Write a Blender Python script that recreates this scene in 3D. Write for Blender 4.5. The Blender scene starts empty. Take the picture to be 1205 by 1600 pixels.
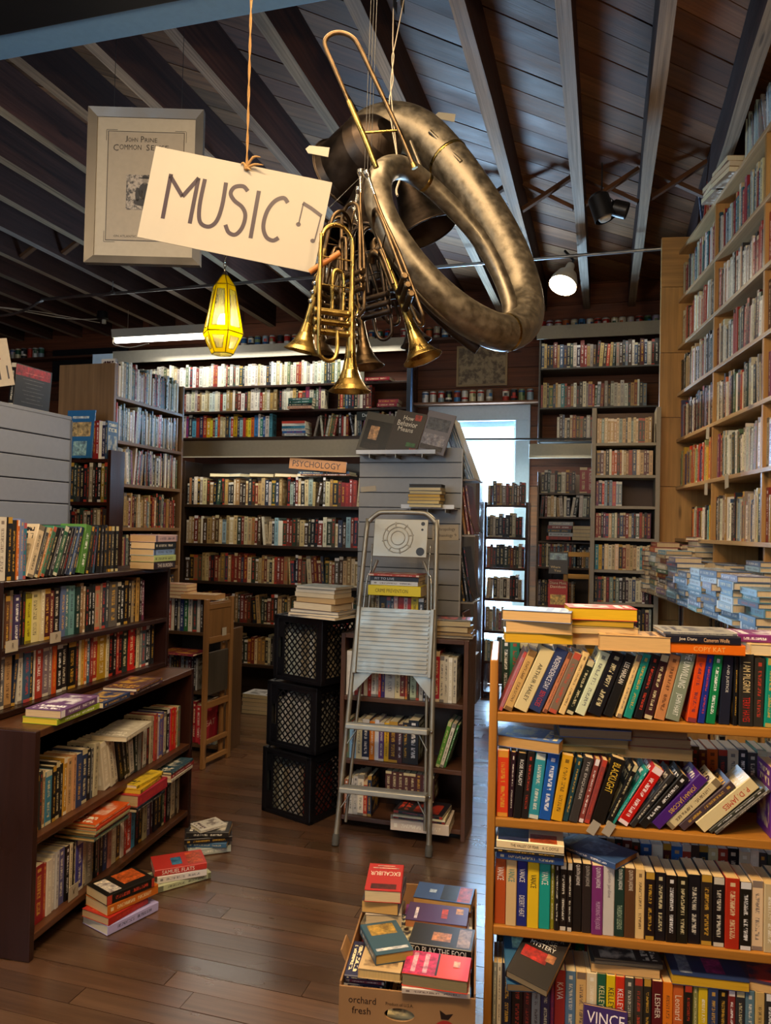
import bpy, math, random
from math import sin, cos, pi, radians, sqrt, floor
from mathutils import Matrix, Vector
random.seed(7)
C = bpy.context.scene.collection

# ------------------------------------------------------------------ camera
cam_d = bpy.data.cameras.new('camera'); cam = bpy.data.objects.new('camera', cam_d); C.objects.link(cam)
cam_d.sensor_fit = 'VERTICAL'; cam_d.sensor_height = 36.0; cam_d.lens = 1180.0 / 1600.0 * 36.0
cam_d.clip_start = 0.05; cam_d.clip_end = 200
YAW, PIT, ROL = radians(16.2), radians(1.1), radians(1.3)
cam.matrix_world = (Matrix.Translation((0, 0, 1.5)) @ Matrix.Rotation(YAW, 4, 'Z') @
                    Matrix.Rotation(pi/2 + PIT, 4, 'X') @ Matrix.Rotation(ROL, 4, 'Z'))
bpy.context.scene.camera = cam
sc = bpy.context.scene
sc.view_settings.view_transform = 'Standard'; sc.view_settings.look = 'None'
sc.view_settings.gamma = 1.0; sc.view_settings.use_curve_mapping = False
sc.view_settings.exposure = 0.22
# ------------------------------------------------------------------ world: pale overcast daylight
w = bpy.data.worlds.new('world'); sc.world = w; w.use_nodes = True
bg = w.node_tree.nodes['Background']; bg.inputs[0].default_value = (0.72, 0.86, 1.0, 1); bg.inputs[1].default_value = 3.0
# ------------------------------------------------------------------ lights
def area(name, loc, rot, sx, sy, power, col):
    l = bpy.data.lights.new(name, 'AREA'); l.shape = 'RECTANGLE'; l.size = sx; l.size_y = sy; l.energy = power; l.color = col
    o = bpy.data.objects.new(name, l); C.objects.link(o); o.location = loc; o.rotation_euler = rot; return o
def point(name, loc, power, col, r=0.04):
    l = bpy.data.lights.new(name, 'POINT'); l.energy = power; l.color = col; l.shadow_soft_size = r
    o = bpy.data.objects.new(name, l); C.objects.link(o); o.location = loc; return o
COOL = (0.48, 0.73, 1.0); WARM = (1.0, 0.72, 0.42); NEUT = (1.0, 0.86, 0.68)
area('daylight_window_back', (-1.14, 7.50, 1.45), (radians(-90), 0, 0), 0.57, 2.1, 330, COOL)
area('daylight_shopfront', (-2.2, -1.78, 2.3), (radians(90), 0, 0), 2.4, 1.3, 20, (0.62, 0.80, 1.0))
# tube fixtures added out of view above the camera to brighten the shop (modelled below)
LAMPS = [(-0.55, 0.75, 3.42, 72, WARM), (-2.4, 0.9, 3.42, 16, NEUT), (-0.9, 2.0, 3.5, 20, WARM)]
for i, (x, y, z, p, c) in enumerate(LAMPS):
    area('tube_fill', (x, y, z - 0.03), (0, 0, 0), 1.1, 0.10, p, c)
# tubes that hang behind the pale valances over the wall shelves
VAL = [(-3.2, 6.80, 3.22, 2.6, 11), (-2.7, 5.62, 2.05, 1.6, 4.0), (-0.07, 6.86, 3.22, 1.0, 0.8), (-0.38, 6.80, 2.16, 0.5, 1.5)]
FILL_PEND = [(-0.35, 0.70, 3.0, 46, WARM), (-2.5, 0.95, 2.9, 24, NEUT), (0.50, 0.95, 2.7, 42, (1.0, 0.74, 0.44))]        # unseen pendant bulbs, added as fill for ceiling and pine case
for x, y, z, p, c in FILL_PEND: point('pendant_fill', (x, y, z), p, c, 0.06)
for x, y, z, l, p in VAL: area('valance_light', (x, y, z), (radians(8), 0, 0), l, 0.05, p, (1.0, 0.93, 0.80))
_s = bpy.data.lights.new('flood_light', 'SPOT'); _s.energy = 150; _s.color = (1.0, 0.80, 0.55); _s.spot_size = radians(120); _s.spot_blend = 0.6; _s.shadow_soft_size = 0.06
_o = bpy.data.objects.new('flood_light', _s); C.objects.link(_o); _o.location = (-0.31, 5.60, 3.26); _o.rotation_euler = (radians(-28), radians(14), 0)

# ------------------------------------------------------------------ colour helpers
def lin(c): return c / 12.92 if c <= 0.04045 else ((c + 0.055) / 1.055) ** 2.4
def H(h):
    h = h.lstrip('#'); return tuple(lin(int(h[i:i+2], 16) / 255) for i in (0, 2, 4))
def jit(c, a=0.12):
    k = 1 + random.uniform(-a, a); return tuple(min(1, max(0, x * k * (1 + random.uniform(-a, a) * 0.3))) for x in c)
# ------------------------------------------------------------------ materials
def new_mat(name):
    m = bpy.data.materials.new(name); m.use_nodes = True; nt = m.node_tree
    return m, nt, nt.nodes['Principled BSDF']
class NT:
    def __init__(s, nt): s.nt = nt
    def n(s, t, **k):
        x = s.nt.nodes.new(t)
        for a, b in k.items(): setattr(x, a, b)
        return x
    def link(s, a, b): s.nt.links.new(a, b)
    def val(s, sock, v):
        if hasattr(v, 'is_output') or hasattr(v, 'links'): s.link(v, sock)
        else: sock.default_value = v
    def m(s, op, a, b=0.0, c=None):
        x = s.n('ShaderNodeMath', operation=op); s.val(x.inputs[0], a); s.val(x.inputs[1], b)
        if c is not None: s.val(x.inputs[2], c)
        return x.outputs[0]
    def mix(s, f, a, b, bt='MIX'):
        x = s.n('ShaderNodeMix', data_type='RGBA', blend_type=bt); s.val(x.inputs[0], f)
        for i, v in ((6, a), (7, b)):
            if isinstance(v, tuple): v = (*v, 1)[:4]
            s.val(x.inputs[i], v)
        return x.outputs[2]
    def attr(s, name): return s.n('ShaderNodeAttribute', attribute_name=name)
    def ramp(s, f, stops):
        r = s.n('ShaderNodeValToRGB'); e = r.color_ramp.elements
        while len(e) < len(stops): e.new(0.5)
        for q, (p, c) in zip(e, stops): q.position = p; q.color = (c, c, c, 1) if not isinstance(c, tuple) else (*c, 1)
        s.link(f, r.inputs[0]); return r.outputs[0]
    def noise(s, vec, scale, detail=2.0, rough=0.5):
        x = s.n('ShaderNodeTexNoise'); s.link(vec, x.inputs['Vector']); x.inputs['Scale'].default_value = scale
        x.inputs['Detail'].default_value = detail; x.inputs['Roughness'].default_value = rough; return x.outputs[0]
    def vscale(s, vec, v):
        x = s.n('ShaderNodeVectorMath', operation='MULTIPLY'); s.link(vec, x.inputs[0]); x.inputs[1].default_value = v; return x.outputs[0]
    def bump(s, h, bsdf, strength=0.3, dist=0.002):
        b = s.n('ShaderNodeBump'); b.inputs['Strength'].default_value = strength; b.inputs['Distance'].default_value = dist
        s.link(h, b.inputs['Height']); s.link(b.outputs[0], bsdf.inputs['Normal'])
def wood_mat(name, rough=0.55, contrast=0.55, spec=0.4, bump=0.25, coat=0.0, knots=True):
    """tint from the piece's own colour attribute, grain along its UV length (metres)"""
    m, nt, b = new_mat(name); N = NT(nt)
    col = N.attr('Col').outputs['Color']; uv = N.attr('UVMap').outputs['Vector']
    g = N.noise(N.vscale(uv, (1.2, 34, 1)), 1.0, 5.0, 0.65)
    g2 = N.noise(N.vscale(uv, (3, 160, 1)), 1.0, 2.0)
    blot = N.noise(N.vscale(uv, (1.6, 5, 1)), 1.0, 3.0)
    gg = N.ramp(g, [(0.3, 1 - contrast), (0.7, 1.0 + 0.12)])
    c1 = N.mix(1.0, col, gg, 'MULTIPLY')
    bb = N.ramp(blot, [(0.3, 0.72), (0.7, 1.12)])
    c2 = N.mix(1.0, c1, bb, 'MULTIPLY')
    if knots:
        v = N.n('ShaderNodeTexVoronoi'); N.link(N.vscale(uv, (1.6, 7, 1)), v.inputs['Vector']); v.inputs['Scale'].default_value = 1.0
        k = N.ramp(v.outputs['Distance'], [(0.05, 0.35), (0.11, 1.0)]); c2 = N.mix(1.0, c2, k, 'MULTIPLY')
    N.link(c2, b.inputs['Base Color'])
    N.link(N.ramp(blot, [(0.3, rough - 0.1), (0.7, rough + 0.1)]), b.inputs['Roughness'])
    b.inputs['Specular IOR Level'].default_value = spec; b.inputs['Coat Weight'].default_value = coat; b.inputs['Coat Roughness'].default_value = 0.24
    if bump: N.bump(N.m('ADD', g, g2), b, bump, 0.002)
    return m
def plain(name, col, rough=0.5, metal=0.0, spec=0.5, noise=0.0, nscale=8.0, coat=0.0, bump=0.0):
    m, nt, b = new_mat(name); N = NT(nt)
    b.inputs['Metallic'].default_value = metal; b.inputs['Roughness'].default_value = rough
    b.inputs['Specular IOR Level'].default_value = spec; b.inputs['Coat Weight'].default_value = coat
    if noise:
        tc = N.n('ShaderNodeTexCoord').outputs['Object']; f = N.noise(tc, nscale, 5.0, 0.6)
        N.link(N.mix(N.ramp(f, [(0.35, 0.0), (0.68, 1.0)]), tuple(x * (1 - noise) for x in col), tuple(min(1, x * (1 + noise)) for x in col)), b.inputs['Base Color'])
        N.link(N.ramp(f, [(0.3, max(0.05, rough - 0.12)), (0.7, min(1, rough + 0.15))]), b.inputs['Roughness'])
        if bump: N.bump(f, b, bump, 0.003)
    else: b.inputs['Base Color'].default_value = (*col, 1)
    return m
def emis(name, col, s):
    m, nt, b = new_mat(name); b.inputs['Base Color'].default_value = (*col, 1)
    b.inputs['Emission Color'].default_value = (*col, 1); b.inputs['Emission Strength'].default_value = s; return m
def attr_mat(name, rough=0.6, metal=0.0, spec=0.4, coat=0.0, noise=0.0):
    m, nt, b = new_mat(name); N = NT(nt); c = N.attr('Col').outputs['Color']
    if noise:
        tc = N.n('ShaderNodeTexCoord').outputs['Object']; f = N.noise(tc, 40.0, 3.0)
        c = N.mix(1.0, c, N.ramp(f, [(0.3, 1 - noise), (0.7, 1.0)]), 'MULTIPLY')
    N.link(c, b.inputs['Base Color']); b.inputs['Roughness'].default_value = rough; b.inputs['Metallic'].default_value = metal
    b.inputs['Specular IOR Level'].default_value = spec; b.inputs['Coat Weight'].default_value = coat; return m
def cover_mat():
    """printed book cover: flat print only (title marks, bands) in the book's own ink colour"""
    m, nt, b = new_mat('book_cover'); N = NT(nt)
    ca = N.attr('Col'); ia = N.attr('Ink'); uv = N.n('ShaderNodeSeparateXYZ'); N.link(N.attr('UVMap').outputs['Vector'], uv.inputs[0])
    u, v = uv.outputs[0], uv.outputs[1]; r = ca.outputs['Alpha']; kind = ia.outputs['Alpha']
    def rng(x, lo, hi): return N.m('MULTIPLY', N.m('GREATER_THAN', x, lo), N.m('LESS_THAN', x, hi))
    spine = N.m('GREATER_THAN', kind, 0.75); front = rng(kind, 0.3, 0.75)
    # spine lettering
    cv = N.n('ShaderNodeCombineXYZ'); N.link(N.m('MULTIPLY', u, 3.0), cv.inputs[0]); N.link(N.m('MULTIPLY_ADD', v, 74.0, N.m('MULTIPLY', r, 91.0)), cv.inputs[1])
    N.link(N.m('MULTIPLY', r, 57.0), cv.inputs[2])
    nz = N.noise(cv.outputs[0], 1.0, 1.0)
    lo = N.m('MULTIPLY_ADD', r, 0.12, 0.2)
    t = N.m('MULTIPLY', N.m('MULTIPLY', N.m('GREATER_THAN', nz, 0.49), rng(u, 0.3, 0.7)), rng(v, 0.14, 0.82))
    gap = N.m('MULTIPLY', N.m('GREATER_THAN', v, N.m('ADD', lo, 0.16)), N.m('LESS_THAN', v, N.m('ADD', lo, 0.22)))
    t = N.m('MULTIPLY', t, N.m('SUBTRACT', 1.0, gap))
    band = N.m('MULTIPLY', N.m('GREATER_THAN', r, 0.62), N.m('MAXIMUM', N.m('GREATER_THAN', v, 0.9), N.m('LESS_THAN', v, 0.06)))
    logo = N.m('MULTIPLY', rng(v, 0.885, 0.94), rng(u, 0.3, 0.7)); logo = N.m('MULTIPLY', logo, N.m('LESS_THAN', r, 0.5))
    sm = N.m('MULTIPLY', spine, N.m('MAXIMUM', N.m('MAXIMUM', t, band), logo))
    # front cover: title lines and a picture field
    cf = N.n('ShaderNodeCombineXYZ'); N.link(N.m('MULTIPLY', u, 13.0), cf.inputs[0]); N.link(N.m('MULTIPLY_ADD', v, 9.0, N.m('MULTIPLY', r, 31.0)), cf.inputs[1])
    nf = N.noise(cf.outputs[0], 1.0, 1.0)
    tl = N.m('MULTIPLY', N.m('MULTIPLY', N.m('GREATER_THAN', nf, 0.48), rng(u, 0.12, 0.88)), N.m('MAXIMUM', rng(v, 0.72, 0.82), rng(v, 0.86, 0.94)))
    cp = N.n('ShaderNodeCombineXYZ'); N.link(N.m('MULTIPLY', u, 2.6), cp.inputs[0]); N.link(N.m('MULTIPLY_ADD', v, 3.6, N.m('MULTIPLY', r, 77.0)), cp.inputs[1])
    npic = N.n('ShaderNodeTexNoise'); N.link(cp.outputs[0], npic.inputs['Vector']); npic.inputs['Scale'].default_value = 1.2; npic.inputs['Detail'].default_value = 4
    pic = N.m('MULTIPLY', rng(v, 0.1, 0.62), rng(u, 0.1, 0.9))
    pm = N.m('MULTIPLY', N.m('MULTIPLY', front, pic), N.ramp(npic.outputs[0], [(0.42, 0.0), (0.58, 1.0)]))
    c = N.mix(N.m('MULTIPLY', sm, 0.7), ca.outputs['Color'], ia.outputs['Color'])
    c = N.mix(N.m('MULTIPLY', front, tl), c, ia.outputs['Color'])
    c = N.mix(N.m('MULTIPLY', pm, 0.7), c, ia.outputs['Color'])
    N.link(c, b.inputs['Base Color']); b.inputs['Roughness'].default_value = 0.36; b.inputs['Specular IOR Level'].default_value = 0.5
    return m
def page_mat():
    m, nt, b = new_mat('book_pages'); N = NT(nt); c = N.attr('Col').outputs['Color']
    tc = N.n('ShaderNodeTexCoord').outputs['Object']; f = N.noise(N.vscale(tc, (900, 20, 20)), 1.0, 2.0)
    N.link(N.mix(1.0, c, N.ramp(f, [(0.3, 0.82), (0.7, 1.0)]), 'MULTIPLY'), b.inputs['Base Color']); b.inputs['Roughness'].default_value = 0.8
    return m
MT = {}
MT['cover'] = cover_mat(); MT['page'] = page_mat()
MT['ink'] = attr_mat('printed_ink', 0.45)
def picture_mat():
    m, nt, b = new_mat('printed_picture'); N = NT(nt); c = N.attr('Col').outputs['Color']; tc = N.n('ShaderNodeTexCoord').outputs['Object']
    f = N.noise(tc, 38.0, 5.0, 0.65); f2 = N.noise(tc, 95.0, 3.0)
    c = N.mix(1.0, c, N.ramp(f, [(0.34, (0.35, 0.30, 0.34)), (0.5, (0.9, 0.9, 0.9)), (0.64, (1.5, 1.35, 1.1))]), 'MULTIPLY')
    N.link(N.mix(1.0, c, N.ramp(f2, [(0.35, 0.7), (0.6, 1.05)]), 'MULTIPLY'), b.inputs['Base Color']); b.inputs['Roughness'].default_value = 0.35; return m
MT['picture'] = picture_mat()
MT['rough_wood'] = wood_mat('rough_sawn_wood', 0.72, 0.6, 0.3, 0.5)
MT['deck'] = wood_mat('deck_board_wood', 0.6, 0.5, 0.4, 0.35)
MT['floor'] = wood_mat('worn_floor_wood', 0.32, 0.42, 0.6, 0.07, 0.9, False)
MT['wall'] = wood_mat('pine_wall_board', 0.6, 0.5, 0.4, 0.25)
MT['pine'] = wood_mat('varnished_pine', 0.42, 0.3, 0.5, 0.12, 0.0)
MT['dark'] = wood_mat('dark_stained_wood', 0.34, 0.35, 0.5, 0.12, 0.0, False)
MT['paint'] = attr_mat('painted_board', 0.5, noise=0.08)
MT['slat'] = attr_mat('grey_laminate', 0.38, noise=0.06)
MT['brass'] = plain('aged_brass', H('#9a8248'), 0.3, 1.0, noise=0.45, nscale=14, bump=0.05)
MT['tarnish'] = plain('tarnished_brass', H('#64523c'), 0.38, 1.0, noise=0.5, nscale=18, bump=0.08)
MT['sousa'] = plain('tarnished_silver_plate', H('#7d7464'), 0.42, 0.85, noise=0.34, nscale=30, bump=0.03)
MT['darkbell'] = plain('dark_brass', H('#4a4038'), 0.42, 1.0, noise=0.35, nscale=9)
MT['silver'] = plain('nickel', H('#b9b2a2'), 0.22, 1.0)
MT['alu'] = plain('brushed_aluminium', H('#a39e90'), 0.45, 0.8, noise=0.08, nscale=12)
MT['pipe'] = plain('galvanised_pipe', H('#9aa0a4'), 0.35, 1.0)
MT['rubber'] = plain('grey_rubber', H('#4a4844'), 0.7)
MT['blackplastic'] = plain('black_plastic', H('#0c0d12'), 0.35)
MT['card'] = plain('brown_cardboard', H('#9a7248'), 0.75, noise=0.1, nscale=5)
MT['white'] = plain('white_card', H('#a89e8c'), 0.7, noise=0.05, nscale=5)
MT['marker'] = plain('marker_ink', H('#2a1f28'), 0.6)
MT['twine'] = plain('jute_twine', H('#9c7440'), 0.8)
MT['cord'] = plain('white_cord', H('#b8aa94'), 0.6)
MT['blackmetal'] = plain('black_metal', H('#141416'), 0.4)
MT['tube'] = emis('tube_glow', (1.0, 0.97, 0.92), 9.0)
MT['bulb'] = emis('bulb_glow', (1.0, 0.85, 0.6), 30.0)
MT['lead'] = plain('lead_came', H('#6b5a14'), 0.5, 0.6)
MT['yellowwood'] = plain('stained_glass_rim', H('#c9a800'), 0.4)
MT['tin'] = plain('can_lid_metal', H('#a8a8a4'), 0.3, 1.0)
MT['can'] = attr_mat('printed_can', 0.35, 0.25)
MT['frame'] = plain('pewter_frame', H('#57524b'), 0.4, 0.3, noise=0.1, nscale=6)
MT['enamel'] = plain('white_enamel', H('#c9c4b4'), 0.4)
def thin_glass(name, tint, gloss=0.08, transl=0.0):
    """thin pane: mostly see-through, a little mirror reflection, optionally milky"""
    m = bpy.data.materials.new(name); m.use_nodes = True; nt = m.node_tree; N = NT(nt); nt.nodes.remove(nt.nodes['Principled BSDF'])
    t = N.n('ShaderNodeBsdfTransparent'); t.inputs[0].default_value = (*tint, 1); g = N.n('ShaderNodeBsdfGlossy'); g.inputs['Roughness'].default_value = 0.08
    mx = N.n('ShaderNodeMixShader'); mx.inputs[0].default_value = gloss; N.link(t.outputs[0], mx.inputs[1]); N.link(g.outputs[0], mx.inputs[2]); out = mx
    if transl:
        tl = N.n('ShaderNodeBsdfTranslucent'); tl.inputs[0].default_value = (*tint, 1); m2 = N.n('ShaderNodeMixShader'); m2.inputs[0].default_value = transl
        N.link(mx.outputs[0], m2.inputs[1]); N.link(tl.outputs[0], m2.inputs[2]); out = m2
    N.link(out.outputs[0], nt.nodes['Material Output'].inputs[0]); return m
MT['yglass'] = thin_glass('amber_glass', (1.0, 0.84, 0.02), 0.06, 0.6); MT['cglass'] = thin_glass('clear_pebbled_glass', (1.0, 0.95, 0.66), 0.06, 0.14)
MT['pane'] = thin_glass('window_glass', (0.93, 0.97, 1.0), 0.05)
def print_mat(name, c1, c2, scale):
    m, nt, b = new_mat(name); N = NT(nt); tc = N.n('ShaderNodeTexCoord').outputs['Object']
    f = N.noise(tc, scale, 6.0, 0.7); N.link(N.mix(N.ramp(f, [(0.42, 0.0), (0.56, 1.0)]), c1, c2), b.inputs['Base Color']); b.inputs['Roughness'].default_value = 0.5
    return m
MT['engraving'] = print_mat('engraving_print', H('#2e2b2a'), H('#8a8278'), 60)
MT['sketch'] = print_mat('ink_drawing_print', H('#5c4a34'), H('#a08a66'), 14)

# ------------------------------------------------------------------ mesh builder
BOXF = [(0, 3, 2, 1), (4, 5, 6, 7), (0, 1, 5, 4), (1, 2, 6, 5), (2, 3, 7, 6), (3, 0, 4, 7)]
class MB:
    def __init__(s): s.v = []; s.f = []; s.uv = []; s.col = []; s.ink = []; s.mi = []; s.sm = []
    def add(s, vs, fs, col=(0.5, 0.5, 0.5), uvs=None, mat=0, smooth=False, ink=(0, 0, 0, 0), M=None, inks=None):
        o = len(s.v)
        s.v += [tuple(M @ Vector(p)) for p in vs] if M is not None else [tuple(p) for p in vs]
        c = tuple(col) + ((1.0,) if len(col) == 3 else ())
        for i, f in enumerate(fs):
            s.f.append([a + o for a in f]); s.col.append(c); s.mi.append(mat); s.sm.append(smooth)
            s.ink.append(inks[i] if inks else ink)
            s.uv.append(uvs[i] if uvs else [(0.0, 0.0)] * len(f))
        return s
    def box(s, lo, hi, col=(0.5, 0.5, 0.5), mat=0, M=None, grain=None, cols=None):
        (a, b, c), (d, e, g) = lo, hi
        vs = [(a, b, c), (d, b, c), (d, e, c), (a, e, c), (a, b, g), (d, b, g), (d, e, g), (a, e, g)]
        dm = (d - a, e - b, g - c); ga = grain if grain is not None else dm.index(max(dm)); ou, ov = random.uniform(0, 50), random.uniform(0, 50)
        uvs = []
        for f in BOXF:
            q = [vs[i] for i in f]; r = [max(p[k] for p in q) - min(p[k] for p in q) for k in range(3)]
            ax = [k for k in range(3) if r[k] > 1e-9] or [0, 1]
            if len(ax) < 2: ax = [0, 1]
            if ga in ax: u = ga; w_ = [k for k in ax if k != ga][0]
            else: u, w_ = ax[0], ax[1]
            uvs.append([(p[u] + ou, p[w_] + ov) for p in q])
        if cols is None: return s.add(vs, BOXF, col, uvs, mat, M=M)
        for i, f in enumerate(BOXF):
            s.add(vs, [f], cols[i], [uvs[i]], mat, M=M)
        return s
    def prism(s, poly, z0, z1, col=(0.5, 0.5, 0.5), mat=0, M=None, axis=(1, 0)):
        n = len(poly); vs = [(x, y, z0) for x, y in poly] + [(x, y, z1) for x, y in poly]
        ou, ov = random.uniform(0, 50), random.uniform(0, 50)
        def uvf(p): return (p[0] * axis[0] + p[1] * axis[1] + ou, -p[0] * axis[1] + p[1] * axis[0] + ov + p[2])
        fs = [tuple(reversed(range(n))), tuple(range(n, 2 * n))] + [(i, (i + 1) % n, (i + 1) % n + n, i + n) for i in range(n)]
        return s.add(vs, fs, col, [[uvf(vs[i]) for i in f] for f in fs], mat, M=M)
    def tube(s, pts, r, seg=10, col=(0.5, 0.5, 0.5), mat=0, M=None, smoothn=0, cap=True):
        P = [Vector(p) for p in pts]; R = [r] * len(P) if not hasattr(r, '__len__') else list(r)
        if smoothn:
            Q, S = [], []
            for i in range(len(P) - 1):
                p0, p1, p2, p3 = P[max(i-1, 0)], P[i], P[i+1], P[min(i+2, len(P)-1)]
                for k in range(smoothn):
                    t = k / smoothn
                    Q.append(0.5 * ((2*p1) + (p2-p0)*t + (2*p0-5*p1+4*p2-p3)*t*t + (3*p1-p0-3*p2+p3)*t**3)); S.append(R[i]*(1-t)+R[i+1]*t)
            Q.append(P[-1]); S.append(R[-1]); P, R = Q, S
        n = len(P); T = [(P[min(i+1, n-1)] - P[max(i-1, 0)]).normalized() for i in range(n)]
        up = Vector((0, 0, 1)) if abs(T[0].z) < 0.9 else Vector((1, 0, 0)); nx = T[0].cross(up).normalized(); vs = []
        for i in range(n):
            nx = (nx - T[i] * nx.dot(T[i])).normalized(); ny = T[i].cross(nx)
            for k in range(seg):
                a = 2*pi*k/seg; vs.append(P[i] + (nx*cos(a) + ny*sin(a)) * R[i])
        fs = [(i*seg+k, i*seg+(k+1) % seg, (i+1)*seg+(k+1) % seg, (i+1)*seg+k) for i in range(n-1) for k in range(seg)]
        s.add(vs, fs, col, None, mat, True, M=M)
        if cap: s.add(vs[:seg], [tuple(reversed(range(seg)))], col, None, mat, M=M); s.add(vs[-seg:], [tuple(range(seg))], col, None, mat, M=M)
        return s
    def lathe(s, prof, seg=20, col=(0.5, 0.5, 0.5), mat=0, M=None, cols=None):
        vs = [(r*cos(2*pi*k/seg), r*sin(2*pi*k/seg), z) for r, z in prof for k in range(seg)]
        for i in range(len(prof)-1):
            q = vs[i*seg:(i+2)*seg]
            s.add(q, [(k, (k+1) % seg, (k+1) % seg+seg, k+seg) for k in range(seg)], cols[i] if cols else col, None, mat, True, M=M)
        return s
    def build(s, name, mats, parent=None, M=None):
        me = bpy.data.meshes.new(name); me.from_pydata(s.v, [], s.f)
        if not isinstance(mats, (list, tuple)): mats = [mats]
        for m in mats: me.materials.append(m)
        me.polygons.foreach_set('material_index', s.mi); me.polygons.foreach_set('use_smooth', s.sm)
        l = me.uv_layers.new(name='UVMap'); l.data.foreach_set('uv', [c for f in s.uv for p in f for c in p])
        a = me.attributes.new('Col', 'FLOAT_COLOR', 'FACE'); a.data.foreach_set('color', [c for f in s.col for c in f])
        a = me.attributes.new('Ink', 'FLOAT_COLOR', 'FACE'); a.data.foreach_set('color', [c for f in s.ink for c in f])
        o = bpy.data.objects.new(name, me); C.objects.link(o)
        if parent is not None: o.parent = parent
        if M is not None: o.matrix_local = M
        return o
def empty(name, M=None):
    o = bpy.data.objects.new(name, None); C.objects.link(o); o.empty_display_size = 0.1
    if M is not None: o.matrix_world = M
    return o
def tag(o, label, cat, group=None):
    o['label'] = label; o['category'] = cat
    if group: o['group'] = group
    return o
def struct(o): o['kind'] = 'structure'; return o
def stuff(o): o['kind'] = 'stuff'; return o
def frame(x, y, deg, z=0): return Matrix.Translation((x, y, z)) @ Matrix.Rotation(radians(deg), 4, 'Z')
def T(x, y, z): return Matrix.Translation((x, y, z))
def R(deg, ax): return Matrix.Rotation(radians(deg), 4, ax)
def look(p0, p1, roll=0):
    """frame at p0 whose +Z points to p1"""
    d = (Vector(p1) - Vector(p0)).normalized(); return T(*p0) @ d.to_track_quat('Z', 'Y').to_matrix().to_4x4() @ R(roll, 'Z')
# flat lettering: built-in font turned into a mesh
_tc = {}
def text_geo(txt):
    if txt in _tc: return _tc[txt]
    cu = bpy.data.curves.new('t', 'FONT'); cu.body = txt; cu.resolution_u = 2; cu.align_x = 'CENTER'; cu.align_y = 'CENTER'; cu.size = 1.0
    o = bpy.data.objects.new('t', cu); C.objects.link(o); dg = bpy.context.evaluated_depsgraph_get(); dg.update()
    me = o.evaluated_get(dg).to_mesh(); vs = [tuple(v.co) for v in me.vertices]; fs = [tuple(p.vertices) for p in me.polygons]
    o.evaluated_get(dg).to_mesh_clear(); bpy.data.objects.remove(o); bpy.data.curves.remove(cu)
    xs = [v[0] for v in vs]; ys = [v[1] for v in vs]; w_ = max(xs) - min(xs); h_ = max(ys) - min(ys); cx = (max(xs)+min(xs))/2; cy = (max(ys)+min(ys))/2
    _tc[txt] = ([((x-cx)/w_, (y-cy)/h_) for x, y, z in vs], fs, w_, h_); return _tc[txt]
def text_add(mb, txt, M, w, h, col, mat=0):
    vs, fs, w0, h0 = text_geo(txt); mb.add([(x*w, y*h, 0) for x, y in vs], fs, col, M=M, mat=mat); return mb
def text_obj(txt, M, w, h, col, parent, name='lettering'):
    mb = MB(); text_add(mb, txt, M, w, h, col); return mb.build(name, MT['ink'], parent)
ORD = ['zeroth', 'first', 'second', 'third', 'fourth', 'fifth', 'sixth', 'seventh', 'eighth', 'ninth', 'tenth', 'eleventh', 'twelfth', 'thirteenth', 'fourteenth', 'fifteenth', 'sixteenth', 'seventeenth', 'eighteenth', 'nineteenth', 'twentieth']
TENS = {2: 'twenty', 3: 'thirty', 4: 'forty', 5: 'fifty', 6: 'sixty', 7: 'seventy'}
def ordn(n):
    if n <= 20: return ORD[n]
    return {30: 'thirtieth', 40: 'fortieth', 50: 'fiftieth', 60: 'sixtieth', 70: 'seventieth'}.get(n) or TENS[n // 10] + '-' + ORD[n % 10]
def cname(c):
    import colorsys
    s = [x ** (1/2.2) for x in c[:3]]; h, l, sat = colorsys.rgb_to_hls(*s); h *= 360
    if l < 0.17: return 'black'
    if sat < 0.14: return 'dark grey' if l < 0.38 else ('grey' if l < 0.66 else 'white')
    if 18 < h < 62 and l > 0.62 and sat < 0.72: return 'cream'
    if 12 < h < 50 and sat < 0.62 and l <= 0.62: return 'brown' if l < 0.42 else 'tan'
    d = 'dark ' if l < 0.27 else ''
    n = 'red' if h < 14 or h > 342 else 'orange' if h < 38 else 'yellow' if h < 66 else 'green' if h < 160 else 'teal' if h < 195 else 'blue' if h < 252 else 'purple' if h < 305 else 'pink'
    return d + n
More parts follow.
